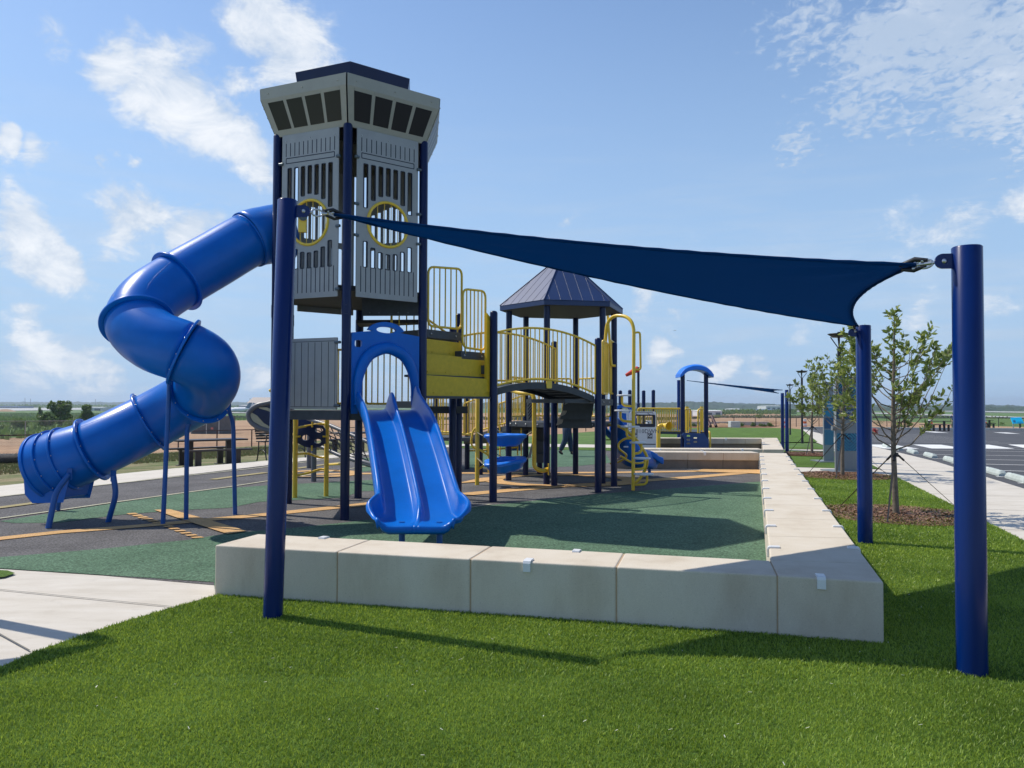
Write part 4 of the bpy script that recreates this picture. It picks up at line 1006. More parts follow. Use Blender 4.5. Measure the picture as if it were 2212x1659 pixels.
# ------------------------------------------------------------------ stepped stair between tower and bridge
Pa = G(1065, 1085, 0); Pb = G(1292, 1064, 0); Pc = G(1326.4, 1051, 0); Q1 = G(1197, 1050.6, 0); Q0 = Vector((Pa.x - .73, Pa.y + .98, 0)); Q2 = G(990, 1069, 0)
st = thing('stair_flight', 'yellow and slate stepped stair with tall yellow rails, climbing to the upper tower deck', 'stair', (-.8, 12.1, 0))
sa = Vector((TV[1].x + .03, TV[1].y + .05)); sb = Vector((Pa.x - .05, Pa.y + .02)); sdir = (sb - sa).normalized(); sn = Vector((-sdir.y, sdir.x))
def lam(px, off=0.0):
    """distance along the stair line at picture column px, on the line pushed back by off"""
    d = raydir(px, 800); o = sa + sn * off
    # solve o + sdir*l = k*(d.x,d.y)
    den = sdir.x * d.y - sdir.y * d.x
    return (o.y * d.x - o.x * d.y) / den
def zat(px, py, l, off): p = sa + sn * off + sdir * l; return P(px, py, p.y).z
T0 = frame(sa, sb, 0)
rows = [(1059, 819, 857, 0.0), (1048, 776, 815, .14), (996, 741, 772, .28)]
for i, (pr, yt, yb, off) in enumerate(rows):
    l1 = lam(pr, off); z1 = zat(pr, yt, l1, off); z0 = zat(pr, yb, l1, off)
    T = T0 @ Matrix.Translation((0, 0, -off)); m = MB()
    vs, fs = plate([(0.0, z0)] + arc(l1 - .03, z0 + .03, .03, -90, 0, 5) + [(l1, z1), (0, z1 + .02)], [], .02); m.add(vs, fs, 0, False, T); rp_ = m.build('riser', YELPL, st)
    m = MB()
    for u in (.12, .38, .74, .9): m.ball(T @ Vector((u * l1, z0 + .05, .012)), .011, seg=4)
    m.build('bolt', YELPL, rp_)
    m = MB(); m.box((l1 / 2, z0 - .018, -.12), (l1 + .02, .035, .34), T=T); m.build('shadow_gap_lip', SLATE, st)  # slate lip stands in for the dark shadow gap under each riser
for (x0, x1, yt, yb, off) in ((922, 996, 715, 733, .26), (996.5, 1048.5, 760, 778, .13), (1049, 1059, 789, 808, .03)):
    l0, l1 = lam(x0, off), lam(x1, off); z1 = zat((x0 + x1) / 2, yt, (l0 + l1) / 2, off); z0 = zat((x0 + x1) / 2, yb, (l0 + l1) / 2, off)
    T = T0 @ Matrix.Translation((0, 0, -off)); m = MB(); m.box(((l0 + l1) / 2, (z0 + z1) / 2, -.42), (l1 - l0, z1 - z0, .84), T=T); tr = m.build('tread', SLATE, st, bevel=.008)
    m = MB()
    if l1 - l0 > .15:
        for u in (.1, .82): m.ball(T @ Vector((l0 + (l1 - l0) * u + .01, (z0 + z1) / 2, .004)), .016, seg=5)
        m.build('bolt', STEEL, tr)
def prail(x0, x1, yt0, yt1, yb0, yb1, off, n):
    l0, l1 = lam(x0, off), lam(x1, off); a_ = sa + sn * off + sdir * l0; b_ = sa + sn * off + sdir * l1
    return railing(st, a_, b_, P(x0, yb0, a_.y).z, P(x0, yt0, a_.y).z, n, z0b=P(x1, yb1, b_.y).z, z1b=P(x1, yt1, b_.y).z, rad=.12)
prail(924, 996.5, 576, 581, 704, 711, .27, 5)
prail(999, 1048, 624, 629, 750, 757, .14, 5)
for x in (932, 988, 1005, 1040):
    off = .27 if x < 998 else .14; l = lam(x, off); p = sa + sn * off + sdir * l; yb = 706 if x < 998 else 752
    m = MB(); m.tube([P(x, yb, p.y), P(x, yb + 12, p.y)], .013, 8); m.build('rail_foot', YEL, st)
off = .0; m = MB()
for x0, x1, y0, y1 in ((1049, 1060, 672, 850),):
    l0, l1 = lam(x0, .02), lam(x1, .02); z0 = zat(x0, 850, l0, .02); zt0 = zat(x0, 676, l0, .02); zt1 = zat(x1, 690, l1, .02)
    T = T0 @ Matrix.Translation((0, 0, -.02)); vs, fs = plate([(l0, z0), (l1, z0), (l1, zt1), (l0, zt0)], [], .05); m.add(vs, fs, 0, False, T)
    for i in range(4): m.box((l0 + (l1 - l0) * (i + .5) / 4, (z0 + zt1) / 2, .03), (.012, (zt1 - z0) * .96, .02), T=T)
m.build('barrier_panel', YEL, st)
fa = sa + sn * .95; fb = sb + sn * .95
railing(st, fa + sdir * .2, fb, 2.55, 3.35, 7, z0b=2.0, z1b=2.80)
m = MB(); m.post(Pa.x, Pa.y, -.02, P(1067, 671, Pa.y).z, .0635, 24); m.build('post', NAVY, st)
m = MB(); m.post(Q2.x, 13.55, -.02, 3.2, .0635, 20); m.build('post', NAVY, st)
m = MB(); m.post(P(977, 1060, 13.0).x, 13.0, -.02, 2.9, .0635, 20); m.build('post', NAVY, st)
m = MB(); m.box(((TV[2].x + Q2.x) / 2, 13.1, 1.50), (.9, .12, .12), yaw=R(15)); m.build('cross_beam', SLATE, st)

# ------------------------------------------------------------------ arched bridge
br = thing('arch_bridge', 'short arched bridge with slate deck and curved yellow picket rails', 'bridge', ((Pa.x + Pb.x) / 2, (Pa.y + Pb.y) / 2, 0))
ba = Vector((Pa.x + .04, Pa.y + .05)); bb = Vector((Pb.x - .07, Pb.y - .02)); bd = (bb - ba).normalized(); bn = Vector((-bd.y, bd.x)); BL = (bb - ba).length
zL, zR, rise = 1.855, 1.745, .175
def bz(t): return zL + (zR - zL) * t + rise * 4 * t * (1 - t)
for off, nm in ((0, 'side_beam'), (1.05, 'side_beam')):
    m = MB(); n = 20; vs = []
    for i in range(n + 1):
        t = i / n; p = ba + bd * BL * t + bn * off
        for w_ in (0, .045):
            q = p + bn * w_
            vs += [(q.x, q.y, bz(t) - .115), (q.x, q.y, bz(t) + .0)]
    fs = []
    for i in range(n):
        o = i * 4; fs += [(o, o+4, o+5, o+1), (o+2, o+3, o+7, o+6), (o+1, o+5, o+7, o+3), (o, o+2, o+6, o+4)]
    fs += [(0, 1, 3, 2), (n*4, n*4+2, n*4+3, n*4+1)]
    m.add(vs, fs); m.build(nm, SLATE, br)
m = MB(); npl = 14
for i in range(npl):
    t0, t1 = i / npl + .006, (i + 1) / npl - .006; p0, p1 = ba + bd * BL * t0 + bn * .05, ba + bd * BL * t1 + bn * .05; q0, q1 = p0 + bn * .995, p1 + bn * .995
    m.prism([p0, p1, q1, q0], [bz(t0) - .05, bz(t1) - .05, bz(t1) - .05, bz(t0) - .05], [bz(t0) - .02, bz(t1) - .02, bz(t1) - .02, bz(t0) - .02])
m.build('deck_planks', SLATE, br)
def brail(off, n, z0o=.05, hgt=.875, t0=0.0, t1=1.0):
    m = MB(); f = lambda t, h_: Vector(((ba + bd * BL * t + bn * off).x, (ba + bd * BL * t + bn * off).y, bz(t) + z0o + h_))
    ts_ = [t0 + (t1 - t0) * i / 24 for i in range(25)]
    m.tube([f(t, hgt) for t in ts_], .019, 10); m.tube([f(t, 0) for t in ts_], .019, 10)
    for tt_ in (t0, t1): m.tube([f(tt_, 0), f(tt_, hgt)], .016, 8)
    for i in range(n): t = t0 + (t1 - t0) * (i + 1) / (n + 1); m.tube([f(t, 0), f(t, hgt)], .0105, 8)
    return m.build('railing', YEL, br)
brail(-.02, 21); brail(1.08, 19)
T = frame(ba, bb, 0); m = MB(); vs, fs = plate(rrect(BL*.48, bz(.5) - .10, BL*.48 + .12, bz(.5) + .055, .02, 4), [], .012); m.add(vs, fs, 0, False, T @ Matrix.Translation((0, 0, .02))); m.build('rail_bracket', YEL, br)
m = MB(); m.box((BL * .95 - .25, 1.66, -.6), (.62, .07, 1.1), T=T); m.build('landing', SLATE, br)
for p, zt in ((Pb, P(1291, 729.5, Pb.y).z), (Q1, P(1196, 737, Q1.y).z)):
    m = MB(); m.post(p.x, p.y, -.02, zt, .0635, 24); m.build('post', NAVY, br)

# ------------------------------------------------------------------ roofed pavilion deck
PCN = Vector((1.07, 16.4)); PV = [hexv(PCN, 1.157, 11, k) for k in range(6)]
pv = thing('play_pavilion', 'hexagonal raised play deck on navy posts under a pointed navy metal roof', 'play pavilion', (PCN.x, PCN.y, 0))
for p in PV: m = MB(); m.post(p.x, p.y, -.02, 3.66, .0635, 20, dome=False); m.build('post', NAVY, pv)
RV = [hexv(PCN, 1.355, 11, k) for k in range(6)]; apex = Vector((PCN.x, PCN.y, 4.80))
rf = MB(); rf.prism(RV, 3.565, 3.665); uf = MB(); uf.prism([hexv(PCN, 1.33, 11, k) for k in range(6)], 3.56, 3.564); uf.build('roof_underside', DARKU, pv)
rfo = rf.build('roof_fascia', ROOFM, pv)
for k in range(6):
    a, b = RV[k], RV[(k+1) % 6]; a3, b3 = Vector((a.x, a.y, 3.668)), Vector((b.x, b.y, 3.668)); m = MB()
    m.add([a3, b3, apex, a3 - Vector((0, 0, .02)), b3 - Vector((0, 0, .02)), apex - Vector((0, 0, .02))], [(0, 1, 2), (5, 4, 3), (0, 3, 4, 1)])
    nrm = (b3 - a3).cross(apex - a3).normalized(); md = (a3 + b3) / 2
    if nrm.z < 0: nrm = -nrm
    for i in range(6):
        u = (i + .5) / 6; s_ = a3.lerp(b3, u); up = (apex - md); fr = (1 - abs(2*u - 1)) * .97
        m.tube([s_ + nrm * .001, s_ + up * fr + nrm * .001], .005, 4)
    m.build('roof_panel', ROOFM, pv)
    m = MB(); m.tube([a3 + Vector((0, 0, .005)), apex + Vector((0, 0, .01))], .014, 6); m.build('ridge_cap', ROOFM, pv)
m = MB(); m.prism([hexv(PCN, 1.20, 11, k) for k in range(6)], 1.14, 1.235); m.build('deck', SLATE, pv)
for k in (3, 4):
    a, b = hexv(PCN, 1.20, 11, k), hexv(PCN, 1.20, 11, k+1); T = frame(a, b, 0); m = MB()
    for u in (.12, .3, .6, .95): m.ball(T @ Vector((u, 1.19, .003)), .018, seg=5)
    m.build('bolt', STEEL, pv)
for i0, i1, n in ((0, 1, 8), (1, 2, 8), (2, 3, 8)):
    a, b = PV[i0], PV[i1]; e = (b - a).normalized(); railing(pv, a + e * .1, b - e * .1, 1.34, 2.18, n)
# narrow yellow entrance rails near the right posts
for (px, D) in ((1302, 14.6), (1318, 14.9)):
    a_ = P(px, 800, D); b_ = P(px + 11, 800, D + .25)
    m = MB(); zt = P(px, 735, D).z; z0 = P(px, 850, D).z
    m.tube(rounded([Vector((a_.x, a_.y, z0)), Vector((a_.x, a_.y, zt)), Vector((b_.x, b_.y, zt - .05)), Vector((b_.x, b_.y, z0)), Vector((a_.x, a_.y, z0))], .05), .022, 8)
    for i in range(3): t = (i + 1) / 4; q = a_.lerp(b_, t); m.tube([Vector((q.x, q.y, z0)), Vector((q.x, q.y, zt - .03))], .014, 8)
    m.build('gate_rail', YEL, pv)
m = MB(); m.post(Pc.x, Pc.y, -.02, P(1326, 739, Pc.y).z, .0635, 24); m.build('post', NAVY, pv)
m = MB(); bq = frame((Pb.x, Pb.y), (Pc.x, Pc.y), 0); m.box((.5, 1.64, 0), (.95, .12, .03), T=bq); m.build('deck_beam', SLATE, pv)
m = MB()
for u in (.3, .7): m.ball(bq @ Vector((u, 1.64, .02)), .014, seg=5)
m.build('bolt', STEEL, pv)
m = MB(); m.prism([(Pb.x, Pb.y), (Pc.x, Pc.y), (Q1.x + .45, Q1.y + 1.0), (Q1.x, Q1.y)], 1.62, 1.70); m.build('upper_deck', SLATE, pv)
# inner stair up from the deck: slate risers with a pale cheek board
t0 = thing('deck_stair', 'steep slate stair seen from below, between bridge landing and pavilion deck', 'stair', (1.3, 15.0, 0))
for (x0, x1, x2, x3, y0, y1, D) in ((1219, 1284, 1216, 1281, 863, 887, 14.55), (1216, 1281, 1210, 1277, 885.5, 906, 14.75), (1210, 1277, 1206, 1280, 904, 925, 14.95)):
    m = MB(); vs = [P(x0, y0, D), P(x1, y0, D), P(x3, y1, D), P(x2, y1, D)]; vs += [v + Vector((0, .22, 0)) for v in vs]
    m.add(vs, [(0, 3, 2, 1), (4, 5, 6, 7), (0, 1, 5, 4), (1, 2, 6, 5), (2, 3, 7, 6), (3, 0, 4, 7)]); m.build('step', SLATE, t0)
m = MB(); vs = [P(1222, 868, 14.5), P(1234, 862, 14.5), P(1213, 915, 14.9), P(1201, 919, 14.9)]; vs += [v + Vector((.01, .03, 0)) for v in vs]
m.add(vs, [(0, 3, 2, 1), (4, 5, 6, 7), (0, 1, 5, 4), (1, 2, 6, 5), (2, 3, 7, 6), (3, 0, 4, 7)]); m.build('side_board', GREYPL, t0)
t0 = thing('deck_stair', 'dark stair block under the pavilion deck reaching down to the rubber ground', 'stair', (.7, 17.6, 0))
m = MB(); D = 17.2
for i, (y0, y1) in enumerate(((926, 952), (953, 980), (981, 1000))):
    m = MB(); a_, b_ = P(1159, y0, D - i * .1), P(1184, y1, D - i * .1); m.add([(a_.x, a_.y, b_.z), (b_.x, a_.y, b_.z), (b_.x, a_.y, a_.z), (a_.x, a_.y, a_.z), (a_.x, a_.y + .3, b_.z), (b_.x, a_.y + .3, b_.z), (b_.x, a_.y + .3, a_.z), (a_.x, a_.y + .3, a_.z)],
        [(0, 1, 2, 3), (7, 6, 5, 4), (0, 4, 5, 1), (3, 2, 6, 7), (0, 3, 7, 4), (1, 5, 6, 2)]); m.build('step', SLATE, t0)
m = MB(); m.add([P(1157, 926, D-.05), P(1160, 926, D-.05), P(1146, 990, D-.2), P(1140, 990, D-.2), P(1157, 926, D), P(1160, 926, D), P(1146, 990, D-.15), P(1140, 990, D-.15)], [(0, 3, 2, 1), (4, 5, 6, 7), (0, 1, 5, 4), (1, 2, 6, 5), (2, 3, 7, 6), (3, 0, 4, 7)]); m.build('side_board', GREYPL, t0)
a_ = P(1166, 1010, 17.6); m = MB(); m.tube([(a_.x, a_.y, -.02), (a_.x, a_.y, .6)], .0635, 16); m.build('post', NAVY, t0)
# grey panel with marks standing at the pavilion's back
pn = thing('activity_wall', 'pale grey slanted activity panel with dark stripes on the back of the pavilion deck', 'play panel', tuple(P(1149, 890, 16.9)))
m = MB(); D = 16.9; poly = [(1138, 868), (1146, 852), (1155, 848), (1158, 880), (1150, 908), (1138, 914), (1137, 890)]
vs = [P(x, y, D) for x, y in poly]; vs2 = [v + Vector((0, .03, 0)) for v in vs]; k = len(vs)
m.add(vs + vs2, [tuple(range(k))[::-1], tuple(range(k, 2*k))] + [(i, (i+1) % k, k + (i+1) % k, k + i) for i in range(k)]); m.build('board', GREYPL, pn)
m = MB()
for i in range(5): m.tube([P(1140 + i * .5, 878 + i * 7, D - .004), P(1154, 860 + i * 7, D - .004)], .010, 5)
m.build('stripe', GROOVE, pn)

# ramp with rails leaving the pavilion to the left, and its small platform
rm = thing('play_ramp', 'slate ramp with yellow rails sloping down left from the pavilion', 'ramp', (-.4, 17.3, 0))
ra_, rb_ = P(1002, 945, 18.6), P(1101, 917, 16.9)
m = MB(); d_ = Vector((rb_.x - ra_.x, rb_.y - ra_.y)).normalized(); nn = Vector((-d_.y, d_.x))
m.prism([(ra_.x, ra_.y), (rb_.x, rb_.y), (rb_.x + nn.x, rb_.y + nn.y), (ra_.x + nn.x, ra_.y + nn.y)], [ra_.z - .16, rb_.z - .12, rb_.z - .12, ra_.z - .16], [ra_.z, rb_.z, rb_.z, ra_.z]); m.build('ramp_deck', SLATE, rm)
railing(rm, ra_, rb_, ra_.z + .06, ra_.z + .82, 11, z0b=rb_.z + .06, z1b=rb_.z + .82, ends=True)
railing(rm, Vector((ra_.x, ra_.y)) + nn, Vector((rb_.x, rb_.y)) + nn, ra_.z + .06, ra_.z + .82, 11, z0b=rb_.z + .06, z1b=rb_.z + .82)
pf = thing('play_platform', 'low slate platform on navy posts with yellow rails, seen past the double slide', 'play platform', (-2.2, 19.5, 0))
corners = [P(1009, 1013, 18.95), P(1037, 1025, 17.45), P(915, 1015, 18.6), P(940, 1005, 20.4)]
for c_ in corners: m = MB(); m.post(c_.x, c_.y, -.02, 2.75, .0635, 16); m.build('post', NAVY, pf)
m = MB(); m.prism([(corners[2].x, corners[2].y), (corners[1].x - .2, corners[1].y + .6), (corners[0].x, corners[0].y), (corners[3].x, corners[3].y)], .72, .80); m.build('deck', SLATE, pf)
railing(pf, corners[2], (corners[1].x - .2, corners[1].y + .6), .88, 1.75, 12)
railing(pf, corners[3], corners[0], .88, 1.75, 10)
railing(pf, (P(925, 900, 21).x, 21), (P(985, 900, 20).x, 20), .85, 1.75, 8)

# ------------------------------------------------------------------ hanging boat pods
hp = thing('pod_climber', 'climbing frame of yellow pipes holding the blue hanging boat pods', 'climber', (.1, 15.3, 0))
yp = G(1030.6, 1048, 0); m = MB(); m.post(yp.x, yp.y, -.02, P(1030, 845, yp.y).z, .042, 16); m.build('pole', YEL, hp)
m = MB(); m.tube(rounded([P(1030, 922, yp.y), P(1022, 930, yp.y), P(1017, 955, yp.y), P(1022, 968, yp.y), P(1036, 971, yp.y), P(1058, 985, yp.y), P(1056, 1000, yp.y), P(1033, 1013, yp.y)], .1), .022, 10); m.build('hand_loop', YEL, hp)
D = 15.0
m = MB(); m.tube(rounded([P(1100, 841, 15.6), P(1125, 850, 15.2), P(1154, 849, D), P(1154, 1010, D), P(1170, 1018, D), P(1183, 1014, D + .15)], .22, 8), .042, 16); m.build('pole', YEL, hp)
m = MB(); q = P(1185, 1014, D + .15); m.box(q, (.02, .14, .22)); m.build('flange_plate', YEL, hp)
def boat(label, px, py, D, wpx, tilt, up, hole):
    o = P(px, py, D); t = thing('boat_pod', label, 'hanging pod', tuple(o), 'hanging boat pods')
    hw = wpx / 2 * D / F; n = 40
    T = Matrix.Translation(o) @ Matrix.Rotation(R(tilt), 4, 'Y') @ Matrix.Rotation(R(up), 4, 'X')
    def outl(s_, z):
        pts = []
        for i in range(n):
            a = 2*PI*i/n; c_, s2 = math.cos(a), math.sin(a); r_ = 1.0 + .10 * math.cos(3*a) - .05 * math.cos(6 * a)
            pts.append((hw * r_ * c_ * s_, .30 * r_ * s2 * s_, z))
        return pts
    loops = [outl(.55, .045), outl(.62, .062), outl(.88, .058), outl(.98, .048), outl(1.0, .02), outl(.97, -.01), outl(.90, -.02), outl(.78, -.11), outl(.60, -.17), outl(.45, -.175), outl(.48, -.10), outl(.52, .0), outl(.55, .045)]
    if not hole: loops = [outl(.02, -.02)] + loops[:0] + [outl(.5, -.01), outl(.62, .055)] + loops[2:10] + [outl(.02, -.18)]
    vs = [p for lp_ in loops for p in lp_]; k = n
    fs = [(i*k + j, i*k + (j+1) % k, (i+1)*k + (j+1) % k, (i+1)*k + j) for i in range(len(loops) - 1) for j in range(k)]
    m = MB(); m.add(vs, fs, 0, True, T); m.build('hull', BLUELT, t)
    m = MB()
    for (sx_, ex) in ((-1, P(px - wpx/2 - 12, py - 10, D + .1)), (1, P(px + wpx/2 + 13, py - 12, D))):
        for dy in (-.05, .05): m.tube([T @ Vector((sx_ * hw * .98, dy, .03)), ex], .007, 6)
    m.tube([T @ Vector((-.08 * hw, .25, .05)), P(px - 30, py - 26, D + .3)], .010, 6); m.build('rope', ROPE, t)
boat('upper blue boat-shaped pod, hanging level between yellow poles', 1089, 944, 15.1, 94, 0, 2, False)
boat('lower blue boat-shaped pod, hanging tilted with an open hole', 1089, 999, 14.9, 94, -6, 10, True)
for (px, py0, py1, D) in ((1055, 850, 1020, 16.6), (1080, 920, 1000, 17.0), (1126, 925, 1000, 16.9)):
    m = MB(); m.tube([P(px, py0, D), P(px, py1, D)], .014, 8); m.build('rod', YEL, hp)
lo_ = thing('low_climber', 'low yellow pipe ladder with blue panels behind the boat pods', 'climber', (.0, 19, 0))
m = MB(); D = 19.0
for y0 in (936, 966): m.tube([P(1010, y0 + 8, D), P(1058, y0 + 6, D), P(1120, y0, D)], .020, 8)
for x0 in (1012, 1032, 1052, 1086, 1118): m.tube([P(x0, 930 if x0 > 1080 else 938, D), P(x0, 984 if x0 != 1086 else 966, D)], .018, 8)
m.build('frame', YEL, lo_)
m = MB(); c_ = P(1110, 955, D + .05); m.box(c_, (.42, .03, .42)); m.build('panel', BLUEMT, lo_)

# ------------------------------------------------------------------ curved slide on the right of the pavilion
cs = thing('curved_slide', 'dark blue curved open slide coming down right behind the yellow spiral climber', 'slide', (2.9, 17.0, 0))
cl = catmull([P(1318, 928, 17.2), P(1330, 946, 17.1), P(1342, 968, 16.95), P(1357, 988, 16.85), P(1375, 1000, 16.9), P(1394, 1003, 17.0), P(1413, 1003, 17.1)], 6)
secs = []
for i, p in enumerate(cl):
    t = i / (len(cl) - 1); tn = cl[min(i+1, len(cl)-1)] - cl[max(i-1, 0)]; tn.z = 0; tn.normalize(); sd = Vector((-tn.y, tn.x, 0)); hw = .30; wl = .27 * (1 - .35 * smooth((t - .8) / .2)); 
    prof = [(-hw - .06, wl - .16), (-hw - .065, wl - .03), (-hw - .02, wl), (-hw, wl - .02), (-hw + .05, .06), (-hw + .14, 0), (0, -.02), (hw - .14, 0), (hw - .05, .06), (hw, wl - .02), (hw + .02, wl), (hw + .065, wl - .03), (hw + .06, wl - .16)]
    bank = R(-14) * math.sin(PI * min(1, t * 1.1))
    secs.append([p + sd * (x * math.cos(bank)) + Vector((0, 0, z + x * math.sin(bank))) for x, z in prof])
vs = [q for s_ in secs for q in s_]; k = len(secs[0])
m = MB(); m.add(vs, [(i*k + j, (i+1)*k + j, (i+1)*k + j + 1, i*k + j + 1) for i in range(len(secs) - 1) for j in range(k - 1)], 0, True); m.build('chute', BLUEPL, cs, solid=.02, subsurf=1)
Dd = [16.9, 16.55, 16.35, 16.4, 16.65, 16.95]; tops = [(1326, 903), (1341, 908), (1358, 934), (1386, 966), (1405, 975), (1420, 981)]; bots = [(1326, 980), (1341, 996), (1358, 1007), (1386, 1011), (1405, 1013), (1418, 1011)]
ta = catmull([P(x, y, d) for (x, y), d in zip(tops, Dd)], 5); tb = catmull([P(x, y, d + .12) for (x, y), d in zip(bots, Dd)], 5)
vs = [a.lerp(b, f) + Vector((0, -.10 * math.sin(PI * f), 0)) for a, b in zip(ta, tb) for f in (0, .2, .4, .6, .8, 1)]; k = 6
m = MB(); m.add(vs, [(i*k + j, (i+1)*k + j, (i+1)*k + j + 1, i*k + j + 1) for i in range(len(ta) - 1) for j in range(k - 1)], 0, True); m.build('outer_wall', BLUEPL, cs, solid=.02)
q = P(1403, 1023, 17.2); m = MB(); m.tube([(q.x, 17.2, -.01), (q.x, 17.2, .33)], .035, 12); m.build('leg', BLUEMT, cs)
m = MB(); 
for (px, py) in ((1350, 910), (1385, 974), (1352, 965)): m.box(P(px, py, 16.25), (.10, .02, .03), yaw=.2)
m.build('white_bracket', WHITEPL, cs)
# toddler slide hood behind it, above
q = P(1345, 880, 24.6); th = thing('toddler_slide', 'small blue slide with hood at the left of the toddler playset', 'slide', tuple(q))
Tq = Matrix.Translation((q.x, q.y, 0)) @ Matrix.Rotation(R(90), 4, 'X')
vs, fs = plate([(-.42, .75), (-.42, 1.25), (-.25, 1.42)] + [(.05 + .32 * math.cos(R(a)), 1.42 + .18 * math.sin(R(a))) for a in range(150, 20, -15)] + [(.42, 1.32), (.44, .75)], [[(.05 + .2 * math.cos(a), 1.43 + .07 * math.sin(a)) for a in [2*PI*i/16 for i in range(16)]]], .08)
m = MB(); m.add(vs, fs, 0, False, Tq); m.build('hood', BLUEPL, th, bevel=.02)
m = MB(); a_ = Vector((q.x + .05, q.y - .1, .75)); 
m.add([a_ + Vector(v) for v in [(-.3, 0, .18), (-.3, 0, 0), (.3, 0, 0), (.3, 0, .18), (.1, -1.7, -.42), (.1, -1.7, -.60), (.7, -1.7, -.60), (.7, -1.7, -.42)]], [(0, 4, 5, 1), (1, 5, 6, 2), (2, 6, 7, 3)]); m.build('chute', BLUEPL, th, solid=.03)

# ------------------------------------------------------------------ spiral disc climber
sp = thing('spiral_climber', 'yellow pole climber with white oval step discs in front of the curved slide', 'climber', (2.25, 14.3, 0))
pb_ = G(1367.6, 1059.6, 0); D = pb_.y
m = MB(); m.tube(rounded([pb_ - Vector((0, 0, .01)), P(1369.5, 684, D), P(1312, 680, D + .5), P(1303, 800, D + .6)], .32, 8), .033, 16); m.build('pole', YEL, sp)
m = MB(); m.tube(rounded([P(1313, 682, D + .5), P(1321, 790, D + .5), P(1330, 790, D + .5)], .1), .025, 10); m.build('top_tube', YEL, sp)
m = MB(); m.tube(rounded([P(1370, 719, D), P(1382.5, 717, D), P(1384, 799, D), P(1371, 798, D)], .12, 6), .020, 10); m.build('hand_loop', YEL, sp)
for i, (x0, x1, y) in enumerate(((1332, 1369, 854), (1326.6, 1368, 887), (1340, 1382, 921.6), (1360, 1397, 956), (1368, 1405, 990), (1369, 1412, 1024))):
    sgn = 1 if (x0 + x1) / 2 > 1368 else -1; c_ = P((x0 + x1) / 2, y, D - .04 * i + .1); m = MB(); hw = (x1 - x0) / 2 * D / F
    vs = []; n = 28
    for (s_, z) in ((.94, -.016), (1, -.008), (1, .008), (.94, .016)):
        for j in range(n): a = 2*PI*j/n; vs.append(c_ + Vector((hw * s_ * math.cos(a), .15 * s_ * math.sin(a), z)))
    m.add(vs, [(r_*n + j, r_*n + (j+1) % n, (r_+1)*n + (j+1) % n, (r_+1)*n + j) for r_ in range(3) for j in range(n)] + [tuple(range(n))[::-1], tuple(range(3*n, 4*n))], 0, False); dk = m.build('step_disc', WHITEPL, sp)
    m = MB(); ex = c_.x + (0.06 * sgn if i != 2 else -.06)
    pr = Vector((P(1368, 900, D).x, D, 0))
    m.tube(rounded([Vector((ex, c_.y, c_.z - .02)), Vector((ex, c_.y, c_.z - .19)), Vector((pr.x, pr.y, c_.z - .21))], .17, 8), .024, 10); m.build('step_bracket', YEL, sp)
lh = thing('loop_arch_climber', 'curved yellow hoop ladder bolted beside the spiral disc pole', 'climber', tuple(P(1350, 980, 15.6)))
m = MB(); D = 15.4
m.tube(catmull([P(1310, 917, D + .6), P(1340, 922, D + .2), P(1368, 943, D), P(1386, 966, D - .1), P(1398, 990, D - .1), P(1392, 1018, D), P(1372, 1043, D), P(1345, 1052, D + .2), P(1322, 1049, D + .5)], 6), .030, 12)
m.build('hoop', YEL, lh)
m = MB(); m.tube(catmull([P(1319, 1001, D + .4), P(1340, 996, D), P(1353, 984, D - .2), P(1338, 970, D - .4), P(1337, 958, D - .4), P(1350, 948, D - .5), P(1368, 947, D - .5)], 6), .022, 10)
m.tube(catmull([P(1340, 985, D - .2), P(1365, 999, D - .2), P(1385, 1000, D - .2), P(1398, 994, D - .1)], 6), .022, 10); m.build('rung_loop', YEL, lh)
m = MB(); m.tube([P(1327, 1000, D + .4), G(1327, 1046, 0)], .020, 8); m.build('support', YEL, lh)

# ------------------------------------------------------------------ ladder climber under the tower, left
lc = thing('ladder_climber', 'yellow two-pole ladder with a dark holed panel under the grey barrier', 'climber', (-3.4, 13.1, 0))
l0, l1 = G(637, 1076, 0), G(704.6, 1072.8, 0)
for p in (l0, l1): m = MB(); m.tube([(p.x, p.y, -.01), (p.x, p.y, 1.42)], .040, 16); m.build('pole', YEL, lc)
for (ya, yb) in ((924, 916), (981, 988), (1026, 1014)):
    m = MB(); m.tube(catmull([P(640, ya, l0.y), P(665, ya - 1 if ya < yb else ya - 4, l0.y), P(690, yb - 0, l1.y), P(703, yb, l1.y)], 5), .020, 10); m.build('rung', YEL, lc)
for (xa, xb, y) in ((610, 640, 938), (604, 640, 1034), (706, 742, 1002)):
    m = MB(); m.tube([P(xa, y + 2, 13.6), P(xb, y, 13.1)], .020, 10); m.build('rung', YEL, lc)
D = 13.05; sc_ = D / F
def lp2(x, y): return (x * .1488 + 493.7, y * .1488 + 850.3)   # from the close look at this part
outl = [(1010, 590), (1130, 480), (1260, 450), (1370, 460), (1410, 520), (1412, 720), (1330, 770), (1230, 790), (1110, 770), (1010, 720)]
hol = [(1315, 530, 58, 34), (1125, 640, 55, 42), (1297, 690, 52, 32)]
o = P(*lp2(1210, 620), D); Tq = Matrix.Translation(o) @ Matrix.Rotation(R(90), 4, 'X')
f_ = lambda x, y: ((x - 1210) * .1488 * sc_, -(y - 620) * .1488 * sc_)
vs, fs = plate([f_(x, y) for x, y in outl], [[f_(x + a * math.cos(q), y + b * math.sin(q)) for q in [2*PI*i/18 for i in range(18)]] for x, y, a, b in hol], .03)
m = MB(); m.add(vs, fs, 0, False, Tq); m.build('holed_panel', NAVY, lc, bevel=.006)
